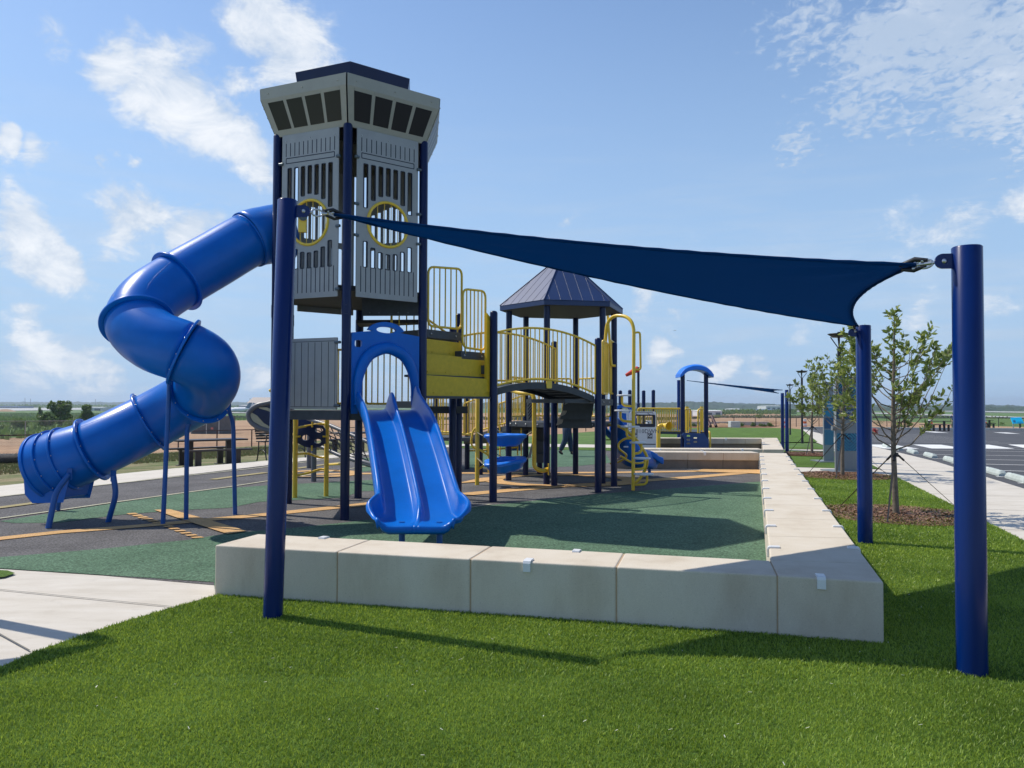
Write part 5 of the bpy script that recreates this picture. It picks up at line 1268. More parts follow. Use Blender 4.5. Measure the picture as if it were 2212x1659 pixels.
for x, y, dx, dz in ((1215, 470, 0, 1), (1210, 770, 0, -1), (1030, 622, -1, 0), (1385, 622, 1, 0)):
    p = P(*lp2(x, y), D - .02); m = MB(); m.tube([p - Vector((dx, 0, dz)) * .02, p + Vector((dx, 0, dz)) * .07], .016, 8); m.build('clip', YEL, lc)

# ------------------------------------------------------------------ wing climber with net, left of the tower
wc = thing('wing_climber', 'aircraft-wing climber with grey tube rim, navy and tan stripes and sloping net', 'climber', (-4.6, 16.5, 0))
D = 17.0
def z8(x, y): return (493.7 + x * .1488, 850.3 + y * .1488)
rim = [(700, 110), (560, 140), (430, 170), (340, 225), (290, 300), (310, 390), (390, 465), (500, 515), (640, 550), (800, 590), (1000, 640), (1150, 560), (1250, 420), (1180, 320), (1000, 250)]
rimp = [P(*z8(x, y), D) for x, y in rim]
m = MB(); m.tube(catmull(rimp[:11], 5), .055, 14); m.build('rim_tube', GREYT, wc)
o = P(*z8(800, 350), D + .02); Tq = Matrix.Translation(o) @ Matrix.Rotation(R(90), 4, 'X'); f_ = lambda x, y: ((x - 800) * .1488 * D / F, -(y - 350) * .1488 * D / F)
vs, fs = plate([f_(x, y) for x, y in rim], [], .04); m = MB(); m.add(vs, fs, 0, False, Tq); m.build('wing_panel', NAVY, wc)
for st_ in ([(330, 270), (420, 320), (520, 430), (640, 500), (640, 530), (480, 470), (360, 400), (320, 330)], [(440, 200), (560, 200), (700, 260), (700, 300), (560, 245), (450, 215)]):
    vs, fs = plate([f_(x, y) for x, y in st_], [], .012); m = MB(); m.add(vs, fs, 0, False, Tq @ Matrix.Translation((0, 0, .028))); m.build('stripe', CREAM, wc)
for (xs, y0, yb) in ((1165, 800, 1085), (1235, 800, 1280)):
    b_ = G(*z8(xs, yb), 0); m = MB(); m.tube([(b_.x, b_.y, -.01), (b_.x, b_.y, 1.1)], .055, 14); m.build('support', GREYT, wc)
for pts in ([(1100, 340), (1230, 390), (1470, 460), (1700, 560), (2060, 720)], [(1100, 700), (1340, 770), (1600, 890), (1900, 990), (2110, 1060)], [(1900, 970), (2090, 1030), (2110, 960)]):
    m = MB(); m.tube([P(*z8(x, y), 16.2 - (x - 1100) / 1000 * 1.2) for x, y in pts], .040, 10); m.build('side_tube', GREYT, wc)
m = MB()
for k in range(7):
    x0 = 1290 + k * 95; m.tube([P(*z8(x0, 370 + (x0 - 1230) * .42), 16), P(*z8(x0 + 190, 800 + (x0 - 1230) * .35), 15.7)], .012, 5)
for k in range(5):
    m.tube([P(*z8(1250 + k * 30, 440 + k * 85), 15.9), P(*z8(1950 + k * 20, 780 + k * 62), 15.2)], .012, 5)
m.build('climbing_net', BLACKM, wc)
# yellow leaning tube behind the tallest post
m = MB(); m.tube(rounded([P(582, 845, 16.5), P(592, 838, 16.5), P(598, 900, 16.5)], .1), .035, 10); m.build('grab_tube', YEL, wc)

# ------------------------------------------------------------------ toddler playset beyond the walls
tp = thing('toddler_playset', 'low toddler play structure with blue arch roof, yellow rails and holed climbing wall', 'playset', tuple(Vector((P(1450, 900, 24.5).x, 24.5, 0))))
D = 23.8
for px in (1475, 1525.6):
    q = P(px, 960, D); m = MB(); m.tube([(q.x, D, -.02), (q.x, D, P(px, 806, D).z)], .068, 16); m.build('post', NAVY, tp)
q = P(1500, 800, D); m = MB(); n = 14; vs = []
for i in range(n + 1):
    t = i / n; x = (t - .5) * 1.03; zt = P(1500, 787.5, D).z - .72 * (t - .5) ** 2 * 1.0 - .10 * abs(2*t - 1) ** 6; zb = zt - (.20 if .06 < t < .94 else .14) + (.02 if .2 < t < .8 else 0)
    for y in (-.34, -.30, .30, .34): pass
    vs += [(q.x + x, D - .36, zb), (q.x + x, D - .36, zt - .05), (q.x + x, D - .18, zt), (q.x + x, D + .18, zt), (q.x + x, D + .36, zt - .05), (q.x + x, D + .36, zb)]
fs = [(i*6 + j, (i+1)*6 + j, (i+1)*6 + (j+1) % 6, i*6 + (j+1) % 6) for i in range(n) for j in range(6)] + [(0, 1, 2, 3, 4, 5), tuple(n*6 + j for j in (5, 4, 3, 2, 1, 0))]
m.add(vs, fs, 0, False); m.build('arch_roof', BLUELT, tp, bevel=.025)
for px, yt in ((1340, 843), (1360.5, 842), (1390.5, 843), (1411.5, 842), (1379, 870)):
    dd = 25.6 if px != 1379 else 28; q = P(px, 950, dd); m = MB(); m.post(q.x, dd, -.02, P(px, yt, dd).z, .062 if px != 1379 else .06, 14); m.build('post', NAVY, tp)
railing(tp, (P(1378, 900, 25).x, 25), (P(1471, 900, 24.6).x, 24.6), P(1378, 931, 25).z, P(1378, 882, 25).z, 17, r=.024, rp=.014)
railing(tp, (P(1380, 900, 27).x, 27), (P(1466, 900, 26.7).x, 26.7), P(1378, 930, 27).z, P(1378, 883, 27).z, 17, r=.02, rp=.012)
m = MB(); m.prism([(P(1385, 900, 24.9).x, 24.9), (P(1526, 900, 24.2).x, 24.2), (P(1530, 900, 26.8).x, 26.8), (P(1385, 900, 26.9).x, 26.9)], .66, .74); m.build('deck', SLATE, tp)
for x0, x1 in ((1479, 1492), (1508, 1523)):
    dd = 24.2; m = MB(); zt, z0 = P(x0, 884, dd).z, P(x0, 936, dd).z; a_, b_ = P(x0, 900, dd), P(x1, 900, dd + .3)
    m.tube(rounded([Vector((a_.x, a_.y, z0)), Vector((a_.x, a_.y, zt)), Vector((b_.x, b_.y, zt)), Vector((b_.x, b_.y, z0)), Vector((a_.x, a_.y, z0))], .1), .028, 10)
    for i in range(2): qq = a_.lerp(b_, (i+1)/3); m.tube([Vector((qq.x, qq.y, z0)), Vector((qq.x, qq.y, zt))], .016, 8)
    m.build('hand_rail', YEL, tp)
for x0 in (1484, 1516):
    dd = 26; m = MB(); m.tube([P(x0, 930, dd), P(x0, 878, dd)], .06, 12); m.build('corner_tube', YEL, tp)
m = MB(); q = P(1534, 950, 23.9); m.tube(rounded([P(1520, 932, 24.3), P(1534, 932, 23.9), Vector((q.x, 23.9, 0))], .12), .028, 10); m.build('hand_rail', YEL, tp)
poly = [(1476, 935), (1521, 936), (1530, 950), (1530, 980), (1478, 980), (1479, 950), (1473, 940)]
dd = 23.6; o = P(1500, 955, dd); Tq = Matrix.Translation(o) @ Matrix.Rotation(R(90), 4, 'X'); f_ = lambda x, y: ((x - 1500) * dd / F, -(y - 955) * dd / F)
hls = [rrect(*[c for c in (f_(x - 4, y + 2) + f_(x + 4, y - 2))], .02, 3) for x, y in ((1487, 941.5), (1502, 946), (1487, 950), (1502, 954.5), (1487, 958.5))]
vs, fs = plate([f_(x, y) for x, y in poly], hls, .05); m = MB(); m.add(vs, fs, 0, False, Tq); m.build('climbing_wall', mat('mid_blue_plastic', (.012, .060, .21), .45, var=.05), tp)
# truck play panel
tk = thing('truck_panel', 'white play panel shaped like a truck front, with lettering and a windscreen opening', 'play panel', tuple(Vector((P(1390, 930, 22.0).x, 22.0, 0))))
dd = 22.0; o = P(1388.5, 926, dd); Tq = Matrix.Translation(o) @ Matrix.Rotation(R(90), 4, 'X'); f_ = lambda x, y: ((x - 1388.5) * dd / F, -(y - 926) * dd / F)
def rp4(x0, y0, x1, y1, r): a_ = f_(x0, y1); b_ = f_(x1, y0); return rrect(a_[0], a_[1], b_[0], b_[1], r, 5)
vs, fs = plate(rp4(1360, 888.8, 1417.5, 972, .07), [rp4(1367, 897.5, 1413, 918, .03)], .03); m = MB(); m.add(vs, fs, 0, False, Tq); m.build('panel', WHITEPL, tk)
vs, fs = plate(rp4(1365, 895.6, 1415.5, 922.5, .04), [rp4(1369, 898.4, 1411.3, 915.3, .02)], .034); m = MB(); m.add(vs, fs, 0, False, Tq)
vs, fs = plate(rp4(1366, 958.5, 1416, 960.5, .002), [], .034); m.add(vs, fs, 0, False, Tq)
m.build('window_frame', GROOVE, tk)
m = MB()
for pts in ([(1372, 892.5), (1378, 896.5), (1388, 896.8)], [(1399, 892), (1403, 896), (1411, 897)], [(1399, 896), (1406, 896)], [(1367, 894), (1368, 890.8), (1409, 890.8), (1411, 894)]):
    m.tube([Tq @ Vector((*f_(x, y), .018)) for x, y in pts], .007, 5)
m.build('wiper', GROOVE, tk)
LT = mat('grey_lettering', (.10, .11, .13), .6)
vs, fs = textmesh('GT810DWN', .165, .006, 1.02); m = MB(); m.add(vs, fs, 0, False, Tq @ Matrix.Translation((*f_(1390, 931.8), .018))); m.build('lettering', LT, tk)
for cx in (1371, 1403.5):
    cx, cy = cx, 941; m = MB(); vs, fs = plate(rp4(cx - 5.8, cy - 6, cx + 5.8, cy + 6.5, .02), [rp4(cx - 5.1, cy - 5.3, cx + 5.1, cy + 5.8, .015)], .034); m.add(vs, fs, 0, False, Tq)
    vs, fs = plate(rp4(cx - 4.5, cy - 4.7, cx + 4.5, cy + 5.2, .01), [], .034); m.add(vs, fs, 0, False, Tq); eb = m.build('emblem', GROOVE, tk)
    vs, fs = textmesh('K', .15, .006); m = MB(); m.add(vs, fs, 0, False, Tq @ Matrix.Translation((*f_(cx - 2.2, cy + .2), .022)))
    vs, fs = plate([(.033 * math.cos(R(60*i)), .033 * math.sin(R(60*i))) for i in range(6)], [circ(0, 0, .014, 12)], .006); m.add(vs, fs, 0, False, Tq @ Matrix.Translation((*f_(cx + 2.3, cy + .5), .022))); m.build('emblem_mark', WHITEPL, eb)
m = MB(); m.tube([Tq @ Vector((.10 * math.cos(a) + f_(1395, 915)[0], f_(1395, 915)[1] + .06 * math.sin(a), -.06)) for a in [2*PI*i/20 for i in range(20)]], .012, 6, closed=True); m.build('steering_wheel', BLACKM, tk)
m = MB(); q = P(1401, 908, 23); m.tube([(q.x, 23, -.01), (q.x, 23, 1.12)], .085, 14); m.build('back_tube', WHITEPL, tk)
t2 = thing('cab_side_panel', 'white side panel with window opening, half hidden left of the truck panel', 'play panel', tuple(Vector((P(1349, 900, 23.4).x, 23.4, 0))))
dd = 23.4; o = P(1349, 905, dd); Tq2 = Matrix.Translation(o) @ Matrix.Rotation(R(90), 4, 'X'); f2 = lambda x, y: ((x - 1349) * dd / F, -(y - 905) * dd / F)
vs, fs = plate([f2(*p) for p in ((1335, 885), (1358, 885), (1362, 972), (1335, 972))], [[f2(*p) for p in ((1340, 892), (1353, 893), (1355, 918), (1340, 918))]], .03); m = MB(); m.add(vs, fs, 0, False, Tq2); m.build('panel', WHITEPL, t2)
# talking horn
th = thing('talking_horn', 'yellow talk tube with a flared horn beside the truck panel', 'talk tube', tuple(Vector((P(1422, 940, 22.6).x, 22.6, 0))))
dd = 22.6; q = P(1422, 960, dd); m = MB(); m.tube([(q.x, dd, -.01), P(1422, 922, dd)], .065, 14); m.build('pole', YEL, th)
m = MB(); m.tube(catmull([P(1422, 922, dd), P(1426, 919, dd), P(1433, 918, dd), P(1438, 919.5, dd - .05), P(1446, 920.5, dd - .2)], 4), [.045]*9 + [.05, .055, .06, .07, .08, .095, .115, .13], 16, caps=False); m.build('horn', YEL, th, solid=.01)
m = MB(); q = P(1418, 955, 21.5)
pb2 = thing('white_block', 'small white block at the end of the toddler enclosure wall', 'block', tuple(Vector((P(1417, 960, 25).x, 25, 0))))
q = P(1417, 960, 25); m = MB(); m.box((q.x + .02, 25, .22), (.16, .3, .44)); m.build('body', WHITEPL, pb2, bevel=.02)

# far planter wall and shrubs behind the lawn
pw = thing('planter_wall', 'long low concrete planter wall across the far side of the lawn', 'planter wall', tuple(G(1560, 935)))
a_, b_ = G(1425, 919.5), G(1662, 919); m = MB(); m.prism([(a_.x, a_.y), (b_.x, b_.y), (b_.x, b_.y + .8), (a_.x, a_.y + .8)], a_.z - .1, P(1500, 911.3, a_.y).z); m.build('wall', WALLC, pw)
a2, b2 = G(1640, 932), G(1660, 931)
def leafclump(center, rad, n, size, seed, m_, name, parent=None, flat=.7, asp=.5, lob=6, fr=.62, sp=.45):
    rg = np.random.default_rng(seed); c0 = np.array(center)
    u = rg.normal(size=(n, 3)); u /= np.linalg.norm(u, axis=1)[:, None]; r = rg.uniform(.35, 1.0, n) ** .6
    lobes = np.clip(rg.normal(size=(lob, 3)) * sp, -.75, .75); rad = np.array(rad)
    off = lobes[rg.integers(0, lob, n)]
    p = c0 + (u * r[:, None] * fr + off * .75) * rad
    p[:, 2] = np.maximum(p[:, 2], c0[2] - rad[2] * .98)
    d = rg.normal(size=(n, 3)); d[:, 2] = np.abs(d[:, 2]) * .6; d /= np.linalg.norm(d, axis=1)[:, None]
    e = np.cross(d, rg.normal(size=(n, 3))); e /= np.linalg.norm(e, axis=1)[:, None]
    s = size * rg.uniform(.6, 1.3, n)[:, None]
    V = np.stack([p - d * s * .5, p + e * s * asp * .5, p + d * s * .5, p - e * s * asp * .5], 1)
    Fc = np.arange(n * 4).reshape(n, 4)
    o = instanced_tris(name, None, V.reshape(-1, 3), Fc, m_)
    if parent is not None: o.parent = parent; o.matrix_parent_inverse = PINV(parent)
    return o
sh_lab = ['leftmost low shrub in the bed along the far planter wall', 'second low shrub from the left along the far planter wall', 'middle low shrub along the far planter wall, right of the climbing wall', 'fourth low shrub along the far planter wall',
          'fifth low shrub, near the right end of the planter wall', 'sixth low shrub just past the end of the planter wall', 'rightmost low shrub by the path beyond the planter wall']
for i, (px, w_) in enumerate(((1500, 9), (1532, 9), (1569, 12), (1602, 12), (1628, 10), (1647, 11), (1664, 10))):
    q = G(px, 921.5); s_ = w_ * .8 * q.y / F; r_ = thing('shrub', sh_lab[i], 'shrub', tuple(q), 'shrubs along the planter wall')
    leafclump((q.x, q.y, q.z + s_ * .45), (s_, s_, s_ * .55), 420, s_ * .35, 40 + i, BUSHL, 'foliage', r_)
sheet('mulch_bed', [GP((1410, 923.5), (1662, 923), (1686, 919.5), (1410, 919))], MULCH, 0.02)

# ------------------------------------------------------------------ mulch circles and young trees
def disc(c, rx, n=30, seed=0):
    rr = random.Random(seed); return [(c.x + (rx * (1 + rr.uniform(-.05, .05))) * math.cos(2*PI*i/n), c.y + (rx * (1 + rr.uniform(-.05, .05))) * math.sin(2*PI*i/n)) for i in range(n)]
T1, T2, T3 = G(1934, 1114, 0), G(1822, 1029.5, 0), G(1755, 981, 0)
def chips(name, c, r, n, seed, label):
    rg = np.random.default_rng(seed); a = rg.uniform(0, 2*PI, n); q = np.sqrt(rg.uniform(0, 1, n)) * r; q[: n//12] *= 1.05
    x = c[0] + q * np.cos(a); y = c[1] + q * np.sin(a); z = .022 + rg.uniform(0, .03, n) * (1.1 - q / r)
    th = rg.uniform(0, 2*PI, n); ln = rg.uniform(.015, .045, n); wd = rg.uniform(.004, .010, n); tl = rg.uniform(-.5, .5, n)
    d = np.stack([np.cos(th) * np.cos(tl), np.sin(th) * np.cos(tl), np.sin(tl)], 1) * ln[:, None]; e = np.stack([-np.sin(th), np.cos(th), rg.uniform(-.4, .4, n)], 1) * wd[:, None]
    p = np.stack([x, y, z], 1); V = np.stack([p - d - e, p + d - e, p + d + e, p - d + e], 1)
    tag(instanced_tris(name, None, V.reshape(-1, 3), np.arange(n*4).reshape(n, 4), MULCHC), label, 'bark mulch', kind='stuff')
MULCHC = leafmat('bark_chips', (0.07, 0.028, 0.014), (0.32, 0.18, 0.10), 0.0)
for i, (tr, r_, n_) in enumerate(((T1, 1.08, 9000), (T2, 1.05, 6000), (T3, 1.0, 3000))):
    sheet('mulch_ground', [[(p[0], p[1]) for p in disc(tr, r_, 30, i)]], MULCH, 0.026 + .004 * i)
    chips('bark_mulch', (tr.x, tr.y), r_, n_, 60 + i, ['brown bark mulch around the nearest young tree', 'brown bark mulch around the second young tree', 'brown bark mulch around the third young tree'][i])
def young_tree(label, base, height, crown_w, z_lo, nbr, seed, leaf, nleaf, group='young staked trees on the turf strip', straps=True):
    rr = random.Random(seed); b = Vector(base); t = thing('young_tree', label, 'tree', tuple(b), group)
    tp_ = []; 
    for i in range(13):
        f = i / 12; tp_.append(b + Vector((.02 * math.sin(5 * f + seed), .02 * math.cos(4 * f + seed), f * height * .97)))
    m = MB(); m.tube(tp_, [.040 * (1 - f / 12) ** .8 + .005 for f in range(13)], 12); trk = m.build('trunk', BARK, t)
    tips = []; m = MB()
    for i in range(nbr):
        f = (z_lo + (height * .74 - z_lo) * (i / nbr) ** 1.25) / height; a = i * 2.4 + rr.uniform(-.4, .4)
        st_ = b + Vector((0, 0, f * height)); reach = crown_w * .5 * (1.0 - .35 * max(0, (f - .5) / .5)) * rr.uniform(.75, 1.15); rise = (height - f * height) * rr.uniform(.22, .80)
        pts = [st_]; 
        for k in range(1, 6):
            u = k / 5; pts.append(st_ + Vector((math.cos(a) * reach * u ** .8, math.sin(a) * reach * u ** .8, rise * u ** 1.35)) + Vector((rr.uniform(-1, 1), rr.uniform(-1, 1), rr.uniform(-1, 1))) * .022)
        r0 = .014 * (1.2 - f); m.tube(pts, [max(.003, r0 * (1 - k / 6)) for k in range(6)], 6)
        tips.append((pts[-1], pts[-1] - pts[-2]))
        for k in (2, 3, 4):
            for _ in range(2):
                if rr.random() < .3: continue
                q = pts[k]; aa = a + rr.uniform(-1.3, 1.3); ln = rr.uniform(.12, .30) * (height / 3)
                e_ = q + Vector((math.cos(aa) * ln * .7, math.sin(aa) * ln * .7, ln * rr.uniform(.3, 1.0)))
                md = (q + e_) / 2 + Vector((0, 0, -.015)); m.tube([q, md, e_], [.0045, .0035, .0025], 5); tips.append((e_, e_ - md)); 
                if rr.random() < .5: tips.append((md, e_ - md))
    for i in range(9):
        q = tp_[-1] - Vector((0, 0, height * .035 * i)); aa = i * 2.4; ln = .10 + .028 * i
        e_ = q + Vector((math.cos(aa) * ln * .55, math.sin(aa) * ln * .55, ln)); m.tube([q, (q + e_) / 2 + Vector((math.cos(aa), math.sin(aa), 0)) * .012, e_], [.004, .003, .002], 5); tips.append((e_, e_ - q)); tips.append(((q + e_) / 2, e_ - q))
    tips.append((tp_[-1], Vector((0, 0, 1)))); m.build('branches', BARK, t)
    rg = np.random.default_rng(seed); V = []; 
    for (p, d) in tips:
        d = d.normalized()
        for k in range(nleaf + rr.randint(-2, 3)):
            q = Vector(p) - d * rr.uniform(0, .09) + Vector((rr.uniform(-1, 1), rr.uniform(-1, 1), rr.uniform(-1, 1))) * .02
            a = rr.uniform(0, 2*PI); s1 = d.cross(Vector((0, 0, 1)) if abs(d.z) < .95 else Vector((1, 0, 0))).normalized(); s2 = d.cross(s1)
            dr = (d * rr.uniform(.1, 1.0) + (s1 * math.cos(a) + s2 * math.sin(a)) * rr.uniform(.5, 1.0) + Vector((0, 0, .15))).normalized()
            ln = leaf * rr.uniform(.65, 1.25); sd = dr.cross(Vector((rr.uniform(-1, 1), rr.uniform(-1, 1), rr.uniform(-1, 1)))).normalized(); up = sd.cross(dr)
            w_ = ln * .19; mid = q + dr * ln * .5 - up * ln * .04
            V += [q, q + dr * ln * .3 + sd * w_ + up * ln * .03, q + dr * ln * .65 + sd * w_ * .95 + up * ln * .03, q + dr * ln - up * ln * .06, q + dr * ln * .65 - sd * w_ * .95 + up * ln * .03, q + dr * ln * .3 - sd * w_ + up * ln * .03, mid]
    V = np.array([tuple(v) for v in V]); n = len(V) // 7; bb_ = np.arange(n)[:, None] * 7
    Fc = np.concatenate([bb_ + x for x in ([0, 1, 6], [1, 2, 6], [2, 3, 6], [3, 4, 6], [4, 5, 6], [5, 0, 6])], 0)
    o = instanced_tris('crown', None, V, Fc, LEAF); o.parent = t; o.matrix_parent_inverse = PINV(t)
    if straps:
        zt = z_lo * .93
        m = MB(); m.tube([b + Vector((0, 0, zt - .03)), b + Vector((0, 0, zt + .03))], .05, 10); m.build('tie_collar', BLACKM, t)
        for a in (-.12, 2.05, 4.15):
            e_ = b + Vector((math.cos(a) * .95, math.sin(a) * .95, .03)); s_ = b + Vector((math.cos(a) * .04, math.sin(a) * .04, zt)); d = (e_ - s_).normalized(); sd = d.cross(Vector((0, 0, 1))).normalized()
            m = MB(); m.add([s_ - sd * .018, s_ + sd * .018, e_ + sd * .010, e_ - sd * .010], [(0, 1, 2, 3)]); m.tube([s_, s_ + d * .12], .014, 6); m.build('guy_strap', BLACKM, t, solid=.003)
    return t
young_tree('nearest young tree with sparse glossy leaves, black straps and mulch ring', T1, 3.02, 1.65, .95, 31, 3, .092, 9)
young_tree('second young tree, in front of the teal patterned sign monoliths', T2, 2.98, 1.7, 1.0, 30, 11, .092, 8)
young_tree('third and smallest young tree, beside the far street lamps', T3, 2.62, 1.4, .95, 16, 23, .13, 7)

# ------------------------------------------------------------------ street lamps
def lamp(label, px, pyb, D, ztop, s_=1.0):
    q = P(px, pyb, D); z0 = H(q.x, D) if D > 25 else 0; t = thing('street_lamp', label, 'street lamp', (q.x, D, z0), 'black dish street lamps along the path')
    c = Vector((q.x, D, 0)); m = MB(); m.tube([c + Vector((0, 0, z0 - .02)), c + Vector((0, 0, z0 + .25)), c + Vector((0, 0, ztop - .42))], [.07, .052, .05], 14); m.build('pole', BLACKM, t)
    for a in (0, 120, 240):
        d = Vector((math.cos(R(a)), math.sin(R(a)), 0)); m = MB(); m.tube([c + Vector((0, 0, ztop - .45)), c + d * .255 + Vector((0, 0, ztop - .12))], .014, 8); m.build('arm', BLACKM, t)
    m = MB(); m.tube([c + Vector((0, 0, ztop - .14)), c + Vector((0, 0, ztop - .10)), c + Vector((0, 0, ztop - .055)), c + Vector((0, 0, ztop - .045))], [.17, .215, .285, .27], 28); m.build('lamp_dish', BLACKM, t)
    m = MB(); m.tube([c + Vector((0, 0, ztop - .05)), c + Vector((0, 0, ztop))], .045, 12); m.build('finial', BLACKM, t)
    m = MB(); m.tube([c + Vector((0, 0, ztop - .46)), c + Vector((0, 0, ztop - .12))], .022, 8); m.build('stem', BLACKM, t)
lamp('nearest black dish street lamp, rising behind the sign monoliths', 1815, 1010, 19.6, P(1815, 717, 19.6).z)
lamp('middle black dish street lamp behind the third young tree', 1733, 947, 37.5, P(1733, 799, 37.5).z)
lamp('farthest black dish street lamp, beside the far sail posts', 1707, 930, 54, P(1707, 829, 54).z)

# ------------------------------------------------------------------ sign monoliths
TEAL = mat('teal_sign_print', (.004, .20, .36), .4); DTEAL = mat('dark_teal_sign_print', (.003, .075, .19), .4); LTEAL = mat('pale_teal_stripe', (.05, .33, .46), .4); SGREY = mat('sign_grey_metal', (.22, .25, .27), .45, metal=.3, var=.05); SWH = mat('sign_white_print', (.65, .72, .75), .5)
def monolith(label, xl, xr, xside, yt, yb, D, bands, txt):
    a_, b_ = P(xl, yb, D), P(xr, yb, D); wd = b_.x - a_.x; zt = P(xl, yt, D).z; t = thing('sign_monolith', label, 'sign', ((a_.x + b_.x) / 2, D, 0), 'sign monoliths')
    s_ = abs(P(xside, yb, D + .35).x - a_.x) + .03; 
    vs = [(a_.x, D), (b_.x, D), (b_.x + .02, D + .35), (P(xside, yb, D + .35).x, D + .35)]
    m = MB(); m.prism(vs, -.02, zt); m.build('body', SGREY, t, bevel=.006)
    m = MB(); m.box(((a_.x + b_.x) / 2 - .06, D + .15, .02), (wd + .25, .7, .05)); m.build('base_plate', SGREY, t)
    zz = lambda y: P(xl, y, D).z
    for (y0, y1, kind) in bands:
        z0, z1 = zz(y1), zz(y0); T = Matrix.Translation((a_.x + .015, D - .004, z0)) @ Matrix.Rotation(R(90), 4, 'X'); W = wd - .03; Hh = z1 - z0
        if kind == 'solid': m = MB(); m.add([(0, 0, 0), (W, 0, 0), (W, Hh, 0), (0, Hh, 0)], [(0, 1, 2, 3)], 0, False, T); m.build('print', LTEAL if y0 > 870 and y0 < 900 else TEAL, t)
        elif kind == 'dark': m = MB(); m.add([(0, 0, 0), (W, 0, 0), (W, Hh, 0), (0, Hh, 0)], [(0, 1, 2, 3)], 0, False, T); m.build('print', DTEAL, t)
        else:
            m = MB(); m.add([(0, 0, 0), (W, 0, 0), (W, Hh, 0), (0, Hh, 0)], [(0, 1, 2, 3)], 0, False, T); base = m.build('print', DTEAL, t)
            m = MB(); T2_ = Matrix.Translation((a_.x + .015, D - .007, z0)) @ Matrix.Rotation(R(90), 4, 'X'); cell = .30; sp_ = .052
            def clip(p, q, x0, x1, y0_, y1_):
                # clip segment to a cell
                t0, t1 = 0., 1.; dx, dy = q[0]-p[0], q[1]-p[1]
                for pp, qq in ((-dx, p[0]-x0), (dx, x1-p[0]), (-dy, p[1]-y0_), (dy, y1_-p[1])):
                    if abs(pp) < 1e-9:
                        if qq < 0: return None
                    else:
                        r_ = qq / pp
                        if pp < 0: t0 = max(t0, r_)
                        else: t1 = min(t1, r_)
                if t0 >= t1: return None
                return (p[0]+dx*t0, p[1]+dy*t0), (p[0]+dx*t1, p[1]+dy*t1)
            ny = int(Hh / cell) + 2; nx = int(W / cell) + 2
            for ix in range(nx):
                for iy in range(ny):
                    x0, x1, y0_, y1_ = ix*cell, min(W, (ix+1)*cell - .01), iy*cell, min(Hh, (iy+1)*cell - .01)
                    if x1 <= x0 or y1_ <= y0_: continue
                    s2 = 1 if (ix + iy) % 2 else -1
                    for k in range(-8, 16):
                        c_ = k * sp_ * 1.41
                        p, q = ((x0 - .5, y0_ + c_ - .5 * s2), (x0 + 1, y0_ + c_ + 1.0 * s2)) if s2 > 0 else ((x0 - .5, y0_ + c_ + .5), (x0 + 1, y0_ + c_ - 1.0))
                        r_ = clip(p, q, x0, x1, y0_, y1_)
                        if r_:
                            (ax_, ay), (bx, by) = r_; dl = math.hypot(bx - ax_, by - ay)
                            if dl < .03: continue
                            nx_, ny_ = -(by - ay) / dl * .010, (bx - ax_) / dl * .010
                            m.add([(ax_ - nx_, ay - ny_, 0), (bx - nx_, by - ny_, 0), (bx + nx_, by + ny_, 0), (ax_ + nx_, ay + ny_, 0)], [(0, 1, 2, 3)], 0, False, T2_)
            m.build('stripe_pattern', LTEAL, base)
    for (tx, px, py, sz) in txt:
        p = P(px, py, D); vs, fs = textmesh(tx, sz, .004); m = MB(); m.add(vs, fs, 0, False, Matrix.Translation((p.x, D - .010, p.z)) @ Matrix.Rotation(R(90), 4, 'X')); m.build('lettering', SWH, t)
    return t
monolith('nearer and wider teal striped sign monolith, partly behind the blue post', 1807, 1858, 1803, 814, 1020, 18.3, [(816, 870, 'pat'), (872, 905, 'dark'), (936, 974, 'pat')], [('DEPARTMENT', 1833, 880, .07), ('AIRPORT', 1833, 890, .07), ('ITEMS', 1833, 898, .07)])
monolith('farther and narrower teal sign monolith, left of the wider one', 1780, 1802, 1778, 825, 999, 21.5, [(858, 900, 'solid'), (902, 926, 'dark'), (928, 961, 'pat')], [('YOU', 1792, 865, .11), ('ARE', 1792, 873, .09), ('HERE', 1792, 880, .07)])
# slim white kiosk post in front of the monoliths
kp = thing('kiosk_post', 'slim pale post with round white head in front of the sign monoliths', 'post', tuple(P(1805, 1000, 17.9)))
q = P(1806, 1010, 17.9); m = MB(); m.box((q.x, 17.9, .55), (.035, .05, 1.1)); m.tube([(q.x - .10, 17.88, P(1800, 925, 17.9).z), (q.x + .0, 17.88, P(1800, 925, 17.9).z)], .055, 12); m.build('body', SGREY, kp, bevel=.008)

# ------------------------------------------------------------------ wheel stops
prot = thing('wheel_stop', 'x', 'wheel stop', (0, 0, 0), 'concrete wheel stops'); m = MB()
prof = [(-.08, 0), (.08, 0), (.08, .05), (.055, .115), (.03, .13), (-.03, .13), (-.055, .115), (-.08, .05)]
vs = []
for x, sc_ in ((-.64, .55), (-.60, 1), (.60, 1), (.64, .55)): vs += [(x, y, z * (sc_ if z > .06 else 1)) for y, z in prof]
k = len(prof); fs = [(i*k + j, i*k + (j+1) % k, (i+1)*k + (j+1) % k, (i+1)*k + j) for i in range(3) for j in range(k)] + [tuple(range(k)), tuple(range(3*k, 4*k))[::-1]]
m.add(vs, [f[::-1] for f in fs]); m.build('body', STOPC, prot, inv=False)
m = MB()
for x in (-.42, .42): m.tube([(x, 0, .12), (x, 0, .134)], .02, 8)
m.build('pin_hole', GROOVE, prot, inv=False)
spx = [(2242, 1073), (2132, 1039), (2053, 1008.5), (1981, 999), (1928, 981), (1876, 967.8), (1832, 957.5), (1800, 949)]
stl = [G(2242, 1067), G(2133, 1036), G(2058, 1014), G(1981, 998), G(1921, 980.8), G(1871, 967.5)]
s_base = sof(stl[0].x, stl[0].y)
